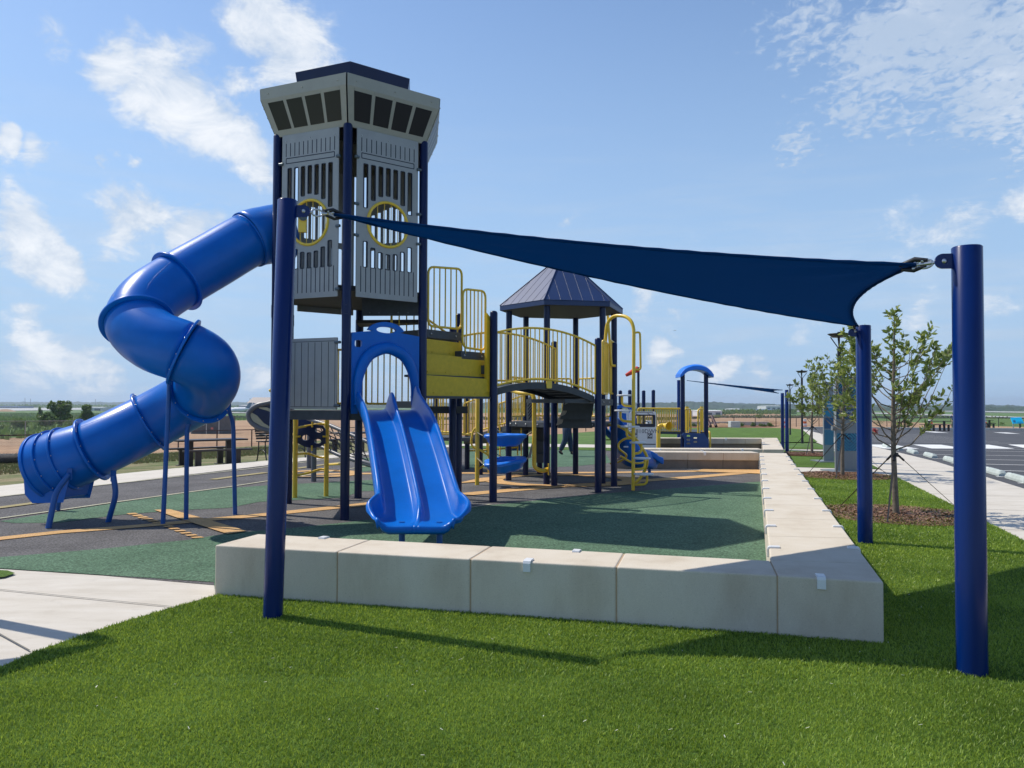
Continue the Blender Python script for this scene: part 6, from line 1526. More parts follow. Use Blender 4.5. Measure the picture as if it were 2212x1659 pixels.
labs = ['nearest pale concrete wheel stop, cut by the right edge of the picture', 'second wheel stop from the right edge, just right of the thick blue post', 'wheel stop half hidden behind the thick blue post', 'wheel stop just left of the thick blue post',
        'fifth concrete wheel stop along the sidewalk edge', 'sixth concrete wheel stop along the sidewalk edge, behind the young tree', 'seventh concrete wheel stop along the sidewalk edge', 'eighth concrete wheel stop, farthest seen beside the sidewalk']
ss = [sof(*G2(x, y)) for x, y in ((2207, 1039), (2146, 1024), (2086, 1010), (2034, 997), (1997, 987), (1966, 978.5), (1940, 971.5), (1918, 966))]
first = True
for i, s in enumerate(ss):
    p = ST(s, 5.42); o = prot if i == 0 else copy_tree(prot); setloc(o, (p.x, p.y, H(p.x, p.y)), math.atan2(E1.y, E1.x)); o['label'] = labs[i]
# ------------------------------------------------------------------ fences
CHAIN = bpy.data.materials.new('chain_link'); CHAIN.use_nodes = True
def chainmat(m_, col, alpha, scale):
    t = m_.node_tree; b = t.nodes['Principled BSDF']; b.inputs['Base Color'].default_value = (*col, 1); b.inputs['Roughness'].default_value = .5
    tcn = t.nodes.new('ShaderNodeTexCoord'); mp = t.nodes.new('ShaderNodeMapping'); mp.inputs['Rotation'].default_value = (0, R(45), 0); t.links.new(tcn.outputs['Object'], mp.inputs[0])
    br_ = t.nodes.new('ShaderNodeTexChecker'); br_.inputs['Scale'].default_value = scale; t.links.new(mp.outputs[0], br_.inputs[0])
    mr = t.nodes.new('ShaderNodeMapRange'); mr.inputs['To Min'].default_value = alpha * .6; mr.inputs['To Max'].default_value = alpha * 1.4; t.links.new(br_.outputs['Fac'], mr.inputs[0])
    tr = t.nodes.new('ShaderNodeBsdfTransparent'); ms = t.nodes.new('ShaderNodeMixShader'); t.links.new(mr.outputs[0], ms.inputs[0]); t.links.new(tr.outputs[0], ms.inputs[1]); t.links.new(b.outputs[0], ms.inputs[2]); t.links.new(ms.outputs[0], t.nodes['Material Output'].inputs[0])
chainmat(CHAIN, (.02, .02, .02), .09, 12)
CHAIN2 = bpy.data.materials.new('chain_link_silver'); CHAIN2.use_nodes = True; chainmat(CHAIN2, (.35, .35, .33), .16, 12)
FRED = mat('dark_red_brown_fence_paint', (.05, .012, .012), .5)
def fence(label, pts, hgt, pm, cm, step=3.05, rp_=.035, name='chain_link_fence', group=None):
    t = thing(name, label, 'fence', tuple(pts[0]), group); m = MB(); mm = MB()
    for a, b in zip(pts, pts[1:]):
        a, b = Vector(a), Vector(b); n = max(1, int((b - a).length / step))
        for i in range(n + 1):
            p = a.lerp(b, i / n)
            if i < n or b == Vector(pts[-1]): q = MB(); q.tube([p - Vector((0, 0, .1)), p + Vector((0, 0, hgt))], rp_, 8); fence.k += 1; q.build('post', pm, t)
        m.tube([a + Vector((0, 0, hgt)), b + Vector((0, 0, hgt))], rp_ * .7, 6)
        mm.add([a, b, b + Vector((0, 0, hgt)), a + Vector((0, 0, hgt))], [(0, 1, 2, 3)])
    m.build('top_rail', pm, t); mm.build('mesh', cm, t)
fence.k = 0
def onH(x, y): return Vector((x, y, H(x, y)))
fA_ = onH(P(-70, 951, 39).x, 39); fB_ = onH(P(544, 928, 56).x, 56); fC_ = onH(P(700, 920, 63).x, 63)
fence('black chain-link fence behind the picnic tables on the left', [fA_, fB_, fC_], 1.22, FRED, CHAIN, rp_=.045)
fD = onH(P(1440, 906, 98).x, 98); fE = onH(P(1720, 906, 106).x, 106); fF = onH(P(2300, 906, 108).x, 108)
fence('long black chain-link fence across the far side of lawn and parking lot', [fC_ + Vector((1, 1.5, -.05)), fD, fE, fF], 1.22, BLACKM, CHAIN, rp_=.045)
g0 = onH(P(-60, 960, 60).x, 60); g1 = onH(P(250, 940, 70).x, 70); g2 = onH(P(330, 935, 74).x, 74)
fence('silver chain-link fence in front of the green meadow, far left', [g0, g1, g2], 2.0, mat('dull_galvanised', (.30, .29, .26), .5), CHAIN2, rp_=.04)
# equipment enclosure
q = G(447, 938); en = thing('equipment_enclosure', 'grey screened enclosure with small red and white warning sign beyond the fence', 'enclosure', tuple(q))
a_, b_ = G(413, 937), G(476, 937); zt = P(440, 899, a_.y).z
ENG = mat('grey_mesh_screen', (.11, .11, .115), .8, var=.15, vscale=3)
m = MB(); m.prism([(a_.x, a_.y), (b_.x, b_.y), (b_.x + 1, b_.y + 3), (a_.x + 1, a_.y + 3)], a_.z - .2, zt); m.build('screen', ENG, en)
m = MB(); m.tube([(a_.x, a_.y - .1, zt), (b_.x, b_.y - .1, zt)], .05, 6)
for x in (a_.x, (a_.x * .45 + b_.x * .55), b_.x): m.tube([(x, a_.y - .1, a_.z - .2), (x, a_.y - .1, zt + .2)], .05, 6)
m.build('frame', STEEL, en)
m = MB(); m.box(P(458, 925.5, a_.y - .15), (.34, .02, .28)); m.build('warning_sign', mat('red_white_sign', (.55, .16, .13), .6), en)

# ------------------------------------------------------------------ picnic tables, bench
def slab(m, a, b, wdt, z0, z1, yawdir):
    n_ = Vector((-yawdir.y, yawdir.x, 0)) * wdt / 2
    m.prism([a - n_, b - n_, b + n_, a + n_], z0, z1)
def picnic(label, xa, ya, xb, yb, zt, Da, Db, s_=1.0):
    a_ = P(xa, ya, Da); b_ = P(xb, yb, Db); z = (a_.z + b_.z) / 2; g_ = H(a_.x, a_.y); zt_ = z
    a_.z = b_.z = 0; d = (b_ - a_).normalized(); n_ = Vector((-d.y, d.x, 0)); t = thing('picnic_table', label, 'picnic table', ((a_.x + b_.x) / 2, (a_.y + b_.y) / 2, g_), 'dark metal picnic tables')
    hh = zt_ - g_
    m = MB(); slab(m, a_, b_, .75, zt_ - .05, zt_, d); m.build('table_top', BLACKD, t)
    for sgn in (-1, 1):
        m = MB(); o = n_ * sgn * .72; slab(m, a_ + o + d * .05, b_ + o - d * .05, .28, g_ + hh * .60, g_ + hh * .60 + .05, d); m.build('bench_seat', BLACKD, t)
        for f in (.22, .78):
            p = a_.lerp(b_, f) + o; m = MB(); m.box((p.x, p.y, g_ + hh * .30), (.17, .10, hh * .60), yaw=math.atan2(d.y, d.x)); m.box((p.x, p.y, g_ + .01), (.32, .2, .02), yaw=math.atan2(d.y, d.x)); m.build('leg', BLACKD, t)
    for f in (.22, .78):
        p = a_.lerp(b_, f); m = MB(); m.box((p.x, p.y, g_ + (hh - .05) * .5), (.17, .12, hh - .05), yaw=math.atan2(d.y, d.x)); m.box((p.x, p.y, g_ + .01), (.34, .24, .02), yaw=math.atan2(d.y, d.x)); m.build('leg', BLACKD, t)
picnic('dark picnic table with two benches, seen between the tube slide legs', 376, 951.5, 526, 945.5, .76, 23.2, 24.6)
picnic('second dark picnic table, half hidden behind the tower posts and double slide', 725, 935, 830, 931, .76, 27.0, 28.6)
bn = thing('park_bench', 'dark slatted park bench with curled iron arms behind the tallest post', 'bench', tuple(G(580, 990)))
D = 25.5
bl, brt = P(627 - 500 + 500 - 0, 958, D), P(654, 955, D + .8); bl = P(628, 955, D); 
xa, xb = P(566, 955, D - .4), P(650, 951, D + .6); g_ = H(xa.x, xa.y); hs = xa.z - g_
for f in (0, .5, 1):
    p = xa.lerp(xb, f); m = MB(); d = (xb - xa); d.z = 0; d.normalize(); n_ = Vector((-d.y, d.x, 0))
    c0 = Vector((p.x, p.y, 0))
    for s2, sp_ in ((-1, -.32), (1, .32)):
        m.tube(catmull([c0 + n_ * s2 * .22 + Vector((0, 0, g_ + hs)), c0 + n_ * s2 * .24 + Vector((0, 0, g_ + hs * .5)), c0 + n_ * sp_ + Vector((0, 0, g_ + .02)), c0 + n_ * (sp_ * 1.15) + Vector((0, 0, g_ + .01))], 4), .022, 8)
    m.tube(catmull([c0 - n_ * .24 + Vector((0, 0, g_ + hs * .45)), c0 + Vector((0, 0, g_ + hs * .6)), c0 + n_ * .24 + Vector((0, 0, g_ + hs * .45))], 4), .018, 6)
    m.tube(catmull([c0 - n_ * .26 + Vector((0, 0, g_ + hs)), c0 - n_ * .30 + Vector((0, 0, g_ + hs + .2)), c0 - n_ * .1 + Vector((0, 0, g_ + hs + .25)), c0 + n_ * .2 + Vector((0, 0, g_ + hs + .22))], 4), .020, 8)
    m.build('end_frame', BLACKM, bn)
d = (xb - xa); d.z = 0; d.normalize(); n_ = Vector((-d.y, d.x, 0)); m = MB()
for i in range(6): o = n_ * (-.22 + .088 * i); slab(m, xa + o - d * .08, xb + o + d * .08, .07, g_ + hs, g_ + hs + .03, d)
m.build('seat', BLACKD, bn)
m = MB()
for i in range(5):
    o = n_ * (.24 + .03 * i); a_ = xa + o; b_ = xb + o; m.prism([a_ - d * .08, b_ + d * .08, b_ + d * .08 + n_ * .02, a_ - d * .08 + n_ * .02], g_ + hs + .08 + i * .08, g_ + hs + .145 + i * .08)
m.build('backrest', BLACKD, bn)
# roll of chain link lying on the grass
rl = thing('fence_roll', 'black roll of chain-link mesh lying on the grass, left edge', 'wire roll', tuple(G(20, 1000))); q0, q1 = G(-60, 1003), G(46, 1001)
MESHB = mat('black_wire_roll', (.016, .017, .02), .6, var=.6, vscale=60, bump=1.0, bscale=70, bdist=.05); m = MB()
up = Vector((0, 0, .22)); m.tube([q0 + up, q1 + up], [.22, .21], 20); m.build('roll', MESHB, rl)
m = MB(); rr = random.Random(5)
for i in range(160):
    a = rr.uniform(0, 2*PI); f = rr.uniform(.4, 1.0); c_ = (q0 + up).lerp(q1 + up, f + .02); d = Vector((0, math.cos(a), math.sin(a))); m.tube([c_ + d * .20, c_ + d * .26 + Vector((rr.uniform(-.05, .08), 0, 0))], .006, 4)
m.build('wire_ends', BLACKM, rl)
gl = thing('white_globe', 'pale dome just visible above the end of the tube slide', 'dome', tuple(P(121, 943, 16.5))); m = MB(); m.ball(P(122, 949, 16.5), .16, seg=12); m.build('dome', WHITEPL, gl)

# ------------------------------------------------------------------ people
SKIN = mat('skin', (.42, .24, .16), .55, var=.05); HAIR = mat('dark_hair', (.02, .014, .01), .6, bump=.5, bscale=60)
def skinned(name, verts, edges, radii, m_, parent, sub=2, root=0):
    me = bpy.data.meshes.new(name); me.from_pydata(verts, edges, []); me.materials.append(m_); o = bpy.data.objects.new(name, me); C.objects.link(o); o.parent = parent
    md = o.modifiers.new('skin', 'SKIN')
    if not me.skin_vertices: 
        bm = bmesh.new(); bm.from_mesh(me); bm.verts.layers.skin.verify(); bm.to_mesh(me); bm.free()
    for i, r_ in enumerate(radii): me.skin_vertices[0].data[i].radius = r_ if isinstance(r_, tuple) else (r_, r_)
    me.skin_vertices[0].data[root].use_root = True
    md.use_smooth_shade = True; s2 = o.modifiers.new('sub', 'SUBSURF'); s2.levels = sub; s2.render_levels = sub
    return o
def person(label, loc, heading, shirt, trousers, shoes, stride=.3):
    t = thing('person', label, 'person', loc); t.rotation_euler = (0, 0, heading); s = stride
    # local +X is forward
    V = {'pelvis': (0, 0, .93), 'waist': (0, 0, 1.08), 'chest': (.01, 0, 1.28), 'neckb': (.0, 0, 1.45), 'neck': (.015, 0, 1.52), 'head': (.03, 0, 1.62), 'crown': (.02, 0, 1.71),
         'hipL': (0, .09, .90), 'kneeL': (.13 * s / .3, .10, .49), 'ankL': (.24 * s / .3, .10, .09), 'toeL': (.42 * s / .3 + .04, .11, .035),
         'hipR': (0, -.09, .90), 'kneeR': (-.02, -.10, .50), 'ankR': (-.30 * s / .3, -.10, .14), 'toeR': (-.16 * s / .3, -.11, .03),
         'shL': (0, .17, 1.42), 'elL': (-.06, .23, 1.15), 'wrL': (.05, .24, .93), 'shR': (0, -.17, 1.42), 'elR': (.08, -.23, 1.17), 'wrR': (.25, -.20, 1.02)}
    ks = list(V); E = [('pelvis','waist'),('waist','chest'),('chest','neckb'),('neckb','neck'),('neck','head'),('head','crown'),('pelvis','hipL'),('hipL','kneeL'),('kneeL','ankL'),('ankL','toeL'),('pelvis','hipR'),('hipR','kneeR'),('kneeR','ankR'),('ankR','toeR'),
        ('neckb','shL'),('shL','elL'),('elL','wrL'),('neckb','shR'),('shR','elR'),('elR','wrR')]
    Rr = {'pelvis': (.15, .11), 'waist': (.13, .10), 'chest': (.16, .11), 'neckb': (.09, .07), 'neck': .052, 'head': (.085, .10), 'crown': (.06, .07), 'hipL': .09, 'hipR': .09, 'kneeL': .058, 'kneeR': .058, 'ankL': .042, 'ankR': .042, 'toeL': .032, 'toeR': .032, 'shL': .06, 'shR': .06, 'elL': .042, 'elR': .042, 'wrL': .028, 'wrR': .028}
    vv = [V[k] for k in ks]; ee = [(ks.index(a), ks.index(b)) for a, b in E]; rr_ = [Rr[k] for k in ks]
    for sd in ('L', 'R'):
        w_ = Vector(V['wr' + sd]); el = Vector(V['el' + sd]); d = (w_ - el).normalized(); sgn = 1 if sd == 'L' else -1
        palm = w_ + d * .055; ip = len(vv); vv.append(tuple(palm)); rr_.append((.034, .018)); ee.append((ks.index('wr' + sd), ip))
        lat = Vector((0, 1, 0)).cross(d).normalized()
        for j, (o_, ln) in enumerate(((-.027, .066), (-.009, .076), (.009, .072), (.026, .058))):
            b1_ = len(vv); vv.append(tuple(palm + lat * o_ + d * .03)); vv.append(tuple(palm + lat * o_ + d * (.03 + ln * .55) + Vector((0, -sgn * .006, 0)))); vv.append(tuple(palm + lat * o_ + d * (.03 + ln) + Vector((0, -sgn * .024, 0)))); rr_ += [.0092, .0085, .007]; ee += [(ip, b1_), (b1_, b1_ + 1), (b1_ + 1, b1_ + 2)]
        b1_ = len(vv); vv.append(tuple(w_ + d * .03 - lat * .032)); vv.append(tuple(w_ + d * .072 - lat * .050 + Vector((0, -sgn * .012, 0)))); rr_ += [.011, .008]; ee += [(ip, b1_), (b1_, b1_ + 1)]
    skinned('body', vv, ee, rr_, SKIN, t, 2, 0)
    m = MB(); m.ball((.115, 0, 1.605), .014, seg=6)
    for y in (-.033, .033): m.ball((.108, y, 1.635), .010, seg=5, mi=1)
    m.tube([(.105, -.022, 1.565), (.112, 0, 1.562), (.105, .022, 1.565)], .006, 5, mi=2)
    for y in (-.088, .088): m.tube([(.02, y, 1.59), (.015, y * 1.08, 1.62), (.02, y, 1.645)], .012, 6)
    o = m.build('face', [SKIN, GROOVE, mat('lips', (.35, .12, .10), .5)], t, inv=False)
    skinned('hair', [(-.035, 0, 1.60), (-.01, 0, 1.68), (.035, 0, 1.735)], [(0, 1), (1, 2)], [(.08, .07), (.097, .095), (.055, .06)], HAIR, t, 2)
    nm = ['pelvis', 'waist', 'chest', 'neckb', 'shL', 'elL', 'shR', 'elR']; i_ = {k: j for j, k in enumerate(nm)}
    skinned('shirt', [V[k] for k in nm], [(0,1),(1,2),(2,3),(3,4),(4,5),(3,6),(6,7)], [(.170,.130),(.155,.12),(.180,.13),(.095,.075),.078,.055,.078,.055], shirt, t, 2)
    nm = ['waist', 'pelvis', 'hipL', 'kneeL', 'ankL', 'hipR', 'kneeR', 'ankR']; vv = [V[k] for k in nm]; vv[0] = (0, 0, 1.0)
    skinned('trousers', vv, [(0,1),(1,2),(2,3),(3,4),(1,5),(5,6),(6,7)], [(.16,.125),(.18,.14),.135,.098,.078,.135,.098,.078], trousers, t, 2, 1)
    for sd in ('L', 'R'):
        a_, b_ = Vector(V['ank' + sd]), Vector(V['toe' + sd]); h_ = a_ + (a_ - b_).normalized() * .03 * Vector((1, 1, 0)).length; skinned('shoe', [tuple(a_ + Vector((0, 0, .03))), tuple(a_ - Vector((.02, 0, .035))), tuple(a_.lerp(b_, .6) + Vector((0, 0, -.01))), tuple(b_)], [(0, 1), (1, 2), (2, 3)], [.056, .050, (.05, .04), (.042, .032)], shoes, t, 2)
    return t
JEAN = mat('dark_blue_denim', (.022, .042, .085), .85, var=.2, vscale=20); BOOT = mat('black_shoe', (.012, .012, .014), .5); SHB = mat('black_shirt', (.015, .015, .018), .8); SHBL = mat('navy_shirt', (.02, .04, .12), .8); KH = mat('khaki_trousers', (.30, .25, .17), .85)
q = G(1224, 983.5, 0); person('person walking in dark jeans and black shoes behind the pavilion posts', (q.x, q.y, 0), R(-12), SHB, JEAN, BOOT, .19)
q = G(2059, 928); person('tiny distant person in blue shirt at the far side of the parking lot', (q.x, q.y, q.z), R(60), SHBL, KH, BOOT, .12)

# ------------------------------------------------------------------ far right: info sign, picnic tables, markers
isg = thing('info_sign', 'bright blue tilted information board on two posts, far right', 'sign', tuple(G(2196, 926)))
D = 88.0; CY = mat('cyan_sign_print', (.0, .42, .72), .5)
vs = [P(2183, 902, D), P(2206, 901, D), P(2212, 914.5, D - .6), P(2188, 915, D - .6)]; vs += [v + Vector((0, .06, -.03)) for v in vs]
m = MB(); m.add(vs, [(0, 3, 2, 1), (4, 5, 6, 7), (0, 1, 5, 4), (1, 2, 6, 5), (2, 3, 7, 6), (3, 0, 4, 7)]); m.build('board', CY, isg)
m = MB(); m.add([P(2187, 905, D - .1), P(2192, 904.6, D - .1), P(2194, 911.5, D - .5), P(2189, 911.8, D - .5)], [(0, 3, 2, 1)]); m.add([P(2197, 911.4, D - .5), P(2209, 911, D - .5), P(2209.5, 912, D - .55), P(2197, 912.3, D - .55)], [(0, 3, 2, 1)]); m.build('print', mat('dark_print', (.01, .10, .25), .6), isg)
for px in (2189, 2203): q = P(px, 925, D); m = MB(); m.tube([(q.x, D, H(q.x, D) - .1), P(px, 912, D)], .07, 8); m.build('leg', STEEL if px < 2195 else BLACKM, isg)
picnic('far picnic table right of the thick blue post beyond the parking lot', 2120, 907, 2142, 907.5, .76, 84, 84)
picnic('far picnic table seen through the nearest young tree', 1925, 903, 1962, 903.5, .76, 84, 84)
picnic('far picnic table just left of the thick blue post', 1995, 909, 2052, 909.5, .76, 72, 72)
for i, (px, py, lab) in enumerate(((2127, 915, 'small orange and white barrel right of the thick blue post'), (2010, 918, 'orange and white barrel beyond the parking lot, near the far picnic tables'), (1738, 905, 'orange and white barrel on the dirt behind the middle lamp'), (1694, 904, 'orange and white barrel on the dirt right of the far sail posts'))):
    q = P(px, py + 8, 92); z0 = H(q.x, 92); t = thing('traffic_barrel', lab, 'barrel', (q.x, 92, z0), 'orange construction barrels')
    for k in range(4): m = MB(); m.tube([(q.x, 92, z0 + .26 * k), (q.x, 92, z0 + .26 * k + .25)], .28 - .02 * k, 10); m.build('band', mat('orange_barrel', (.65, .14, .03), .6) if k % 2 == 0 else WHITEPL, t)
# white kerb-like curbs at the far side of the lot, and a yellow-topped one
cb = thing('far_curb', 'pale curb along the far edge of the parking lot', 'curb', tuple(onH(*ST(88, 20)))); a_, b_ = ST(88, 5), ST(88, 60)
m = MB(); za, zb_ = H(a_.x, a_.y), H(b_.x, b_.y); e = E1 * .5; m.prism([a_, b_, b_ + e, a_ + e], [za - .1, zb_ - .1, zb_ - .1, za - .1], [za + .22, zb_ + .22, zb_ + .22, za + .22]); m.build('curb', CONC, cb)
tr2 = thing('red_flower_clump', 'small red plant at the near edge of the parking lot', 'plant', tuple(G(1889, 938)))
q = G(1889, 938); leafclump((q.x, q.y, q.z + .2), (.28, .28, .28), 160, .15, 5, leafmat('red_leaves', (.25, .02, .01), (.45, .05, .03), .1), 'foliage', tr2)

# ------------------------------------------------------------------ trees and bushes at middle distance
def bush(label, px, pyb, wpx, hpx, seed, n, dense=1.0, name='bush_tree', group='bushes and trees on the meadow', cat='tree', m_=None):
    q = G(px, pyb); s_ = q.y / F; wr, hh = wpx * s_ / 2, hpx * s_
    t = thing(name, label, cat, tuple(q), group); m = MB(); m.tube([q - Vector((0, 0, .1)), q + Vector((.1 * hh * .1, 0, hh * .45)), q + Vector((0, 0, hh * .8))], [hh * .03, hh * .02, hh * .008], 6); m.build('trunk', BARK, t)
    leafclump((q.x, q.y, q.z + hh * .52), (wr, wr, hh * .52), n, hh * .095, seed, m_ or BUSHL, 'crown', t, asp=.6, lob=26, fr=.36, sp=.50)
bush('tallest green tree on the meadow, above the upper end of the lower tube slide', 132, 922, 48, 57, 1, 5000)
bush('rounded tree just right of the tallest meadow tree', 187, 917, 34, 44, 2, 3600)
bush('dark bushy tree at the left foot of the tallest meadow tree', 103, 924, 40, 36, 3, 3600)
bush('broad low bush alone on the meadow, far left', 38, 928, 40, 26, 4, 3000)
bush('low dark shrub between the two meadow trees', 160, 925, 42, 24, 5, 2400)
bush('small slim sapling at the left end of the tree clump', 86, 912, 12, 34, 6, 900)
bush('pale green weedy bush below the rounded tree', 166, 928, 22, 14, 7, 900)
bush('small bush under the first lower tube flange', 118, 931, 14, 9, 8, 500)
bush('bush at the far left edge of the picture', 6, 930, 26, 16, 9, 1200)
for i, (px, py, w_, h_) in enumerate(((438, 904, 16, 8), (470, 902, 18, 9), (505, 904, 14, 7), (560, 900, 16, 10), (600, 900, 20, 9), (1120, 906, 16, 8), (1700, 906, 34, 16), (1550, 903, 26, 10), (1640, 905, 24, 14), (2140, 920, 22, 10), (2165, 920, 16, 9), (1900, 918, 30, 10))):
    bush(['scrub bush beyond the enclosure, left one of three', 'scrub bush beyond the enclosure, middle one of three', 'scrub bush beyond the enclosure, right one of three', 'scrub bush under the distant hangar', 'scrub bush behind the wing climber', 'scrub bush seen through the pavilion posts', 'large scrub bush behind the two far lamps', 'scrub bush behind the toddler playset roof posts', 'scrub bush left of the far sail posts', 'scrub bush left of the blue information board', 'scrub bush nearest the blue information board', 'scrub bush seen through the nearest young tree'][i], px, py, w_, h_, 100 + i, 700, group='scrub bushes beyond the fences', cat='bush', name='scrub_bush')
# tall weeds on the meadow: uncountable
rg = np.random.default_rng(9)
def weeds(name, poly, n, h0, h1, m_, label):
    xs = [p[0] for p in poly]; ys = [p[1] for p in poly]; x = rg.uniform(min(xs), max(xs), n * 3); y = rg.uniform(min(ys), max(ys), n * 3); k = inpoly(x, y, poly); x, y = x[k][:n], y[k][:n]; n = len(x)
    z = np.array([H(a, b) for a, b in zip(x, y)]); hh = rg.uniform(h0, h1, n); a = rg.uniform(0, 2*PI, n); w_ = hh * rg.uniform(.25, .6, n); dx, dy = np.cos(a) * w_, np.sin(a) * w_
    V = np.stack([np.stack([x - dx, y - dy, z - .05], 1), np.stack([x + dx, y + dy, z - .05], 1), np.stack([x + dx * .5, y + dy * .3, z + hh], 1), np.stack([x - dx * .6, y - dy * .2, z + hh * .8], 1)], 1)
    tag(instanced_tris(name, None, V.reshape(-1, 3), np.arange(n*4).reshape(n, 4), m_), label, 'weeds', kind='stuff')
weeds('meadow_weeds', [G2(-100, 950), G2(60, 950), G2(240, 930), G2(420, 912), G2(640, 902), G2(400, 896), G2(200, 893), G2(-100, 893)], 26000, .25, .8, BUSHL, 'tall green weeds covering the meadow on the left')
weeds('dry_grass', [G2(-40, 1029), G2(263, 1004), G2(548, 984), G2(760, 966), G2(760, 956), G2(560, 966), G2(250, 986), G2(-40, 992)], 26000, .02, .07, leafmat('dry_grass_blades', (.16, .13, .06), (.10, .14, .04), .2), 'short dry grass along the outer concrete edge')
weeds('far_scrub', [(-160, 330), (150, 300), (260, 400), (-300, 440)], 7000, .3, 1.2, leafmat('pale_scrub', (.10, .12, .055), (.17, .16, .085), .1), 'patchy pale scrub beyond the dirt field')
# dirt mounds
def mound(label, px, py, wpx, hpx, seed):
    q = G(px, py); s_ = q.y / F; wr, hh = wpx * s_ / 2, hpx * s_; rr = random.Random(seed); m = MB(); n, k = 24, 6; vs = []
    for j in range(k + 1):
        f = j / k
        for i in range(n):
            a = 2*PI*i/n; r_ = (1 - f) * wr * (1 + .15 * math.sin(3*a + seed) + .08 * rr.random()); vs.append((q.x + r_ * math.cos(a), q.y + r_ * .5 * math.sin(a), q.z - .1 + hh * math.sin(f * PI / 2) * (1 + .12 * math.sin(5 * a + seed))))
    m.add(vs, [(j*n + i, j*n + (i+1) % n, (j+1)*n + (i+1) % n, (j+1)*n + i) for j in range(k) for i in range(n)], 0, True); tag(m.build('dirt_mound', DIRT), label, 'dirt mound', 'dirt mounds beyond the fence')
mound('low dirt mound behind the tower posts, centre', 1010, 914, 160, 5, 1); mound('dirt mound behind the toddler roof posts', 1555, 922, 90, 9, 2); mound('dirt mound right of the toddler playset', 1660, 916, 110, 8, 3); mound('reddish dirt mound at the far left beyond the meadow', 12, 889, 50, 5, 4); mound('dirt mound beyond the picnic tables', 600, 925, 120, 9, 5)
# rusty pipes and a pale concrete box on the dirt
for i, px in enumerate((1528, 1540)):
    a_, b_ = P(px - 2, 900, 88), P(px + 7, 921, 86); t = thing('leaning_pipe', ['left one of two rusty poles leaning beyond the lawn', 'right one of two rusty poles leaning beyond the lawn'][i], 'pole', tuple(b_), 'rusty leaning poles'); m = MB(); m.tube([a_, b_], .17, 8); m.build('pole', FRED, t)
q = P(1586, 915, 95); t = thing('concrete_box', 'pale grey concrete box on the dirt beyond the lawn', 'concrete box', (q.x, 95, H(q.x, 95))); m = MB(); m.box((q.x, 95, H(q.x, 95) + .35), (1.2, 1.2, .8)); m.build('body', STOPC, t, bevel=.05)
# ------------------------------------------------------------------ far buildings
def building(label, x0, x1, yt, D, deep, wallm, roofm, name='far_building', doors=0, pitch=0.0, zdrop=6):
    a_, b_ = P(x0, yt, D), P(x1, yt, D); zt = a_.z; zb_ = H(a_.x, D) - 1.0; t = thing(name, label, 'building', ((a_.x + b_.x) / 2, D, zb_), 'distant airfield buildings')
    m = MB(); m.prism([(a_.x, D), (b_.x, D), (b_.x, D + deep), (a_.x, D + deep)], zb_, zt); m.build('wall', wallm, t)
    m = MB(); hh = pitch; xm = (a_.x + b_.x) / 2
    m.add([(a_.x - .3, D - .3, zt), (b_.x + .3, D - .3, zt), (b_.x + .3, D + deep, zt + .01), (a_.x - .3, D + deep, zt + .01), (a_.x - .3, D + deep * .4, zt + .5 + hh), (b_.x + .3, D + deep * .4, zt + .5 + hh)], [(0, 1, 5, 4), (5, 2, 3, 4), (0, 4, 3), (1, 2, 5)]); m.build('roof', roofm, t)
    for k in range(doors):
        u = (k + .5) / doors; xx = a_.x + (b_.x - a_.x) * u; w_ = (b_.x - a_.x) / doors * .55; h_ = max(2.0, (zt - H(xx, D)) * .62)
        m = MB(); m.box((xx, D - .1, H(xx, D) + h_ / 2), (w_, .2, h_)); m.build('door', mat('dark_opening', (.06, .07, .09), .6), t)
    return t
W1, W2_, W3_ = mat('pale_metal_wall', (.55, .55, .56), .6), mat('blue_grey_wall', (.10, .16, .26), .6), mat('white_roof', (.68, .68, .68), .6)
hg = building('large pale hangar with a tail-fin mark, right of the tube slide', 534, 596, 871, 700, 40, W1, mat('tan_roof', (.45, .38, .32), .7), 'hangar', 0, 5)
q = P(551, 877, 699.6); m = MB(); T = Matrix.Translation((q.x, 699.5, q.z)) @ Matrix.Rotation(R(90), 4, 'X')
for col, pts in ((W2_, [(-2.2, 3), (-1.0, 3), (1.6, -1.0), (.6, -1.4)]), (mat('dull_red_mark', (.35, .06, .06), .6), [(.2, .2), (1.8, -1.6), (1.2, -2.0), (-.2, -.2)])):
    m = MB(); m.add([(x, y, 0) for x, y in pts], [tuple(range(len(pts)))], 0, False, T); m.build('wall_mark', col, hg)
m = MB(); a_ = P(578, 887, 699); m.box((a_.x, 699.6, a_.z - 2), (9, .4, 11)); m.build('hangar_door', mat('blue_grey_door', (.18, .25, .36), .6), hg)
building('low grey wing building attached left of the hangar', 516, 534, 876, 706, 30, mat('grey_wall', (.30, .33, .36), .7), W1, 'far_building', 2)
building('long dark blue cargo building at the left edge', -12, 40, 877.5, 1250, 40, W2_, mat('slate_roof', (.12, .17, .26), .6), 'far_building', 9)
building('low white shed left of the tall meadow tree', 196 - 20, 222, 880, 850, 20, W1, W3_, 'far_building', 2)
building('long white roofed building behind the toddler roof posts', 1480, 1496, 887, 520, 25, W1, W3_, 'far_building', 1)
building('long low white building right of the arch roof', 1506, 1560, 887.5, 560, 25, W1, W3_, 'far_building', 3)
building('small white building in front of the far hills, centre right', 1578, 1600, 884, 700, 20, W1, W3_, 'far_building', 1)
building('wide pale building below the right hills, left of the far sail posts', 1655, 1688, 877, 1100, 40, W1, W3_, 'far_building', 3)
building('cluster building with white walls near the far sail posts', 1640, 1672, 885, 640, 20, W1, W2_, 'far_building', 2)
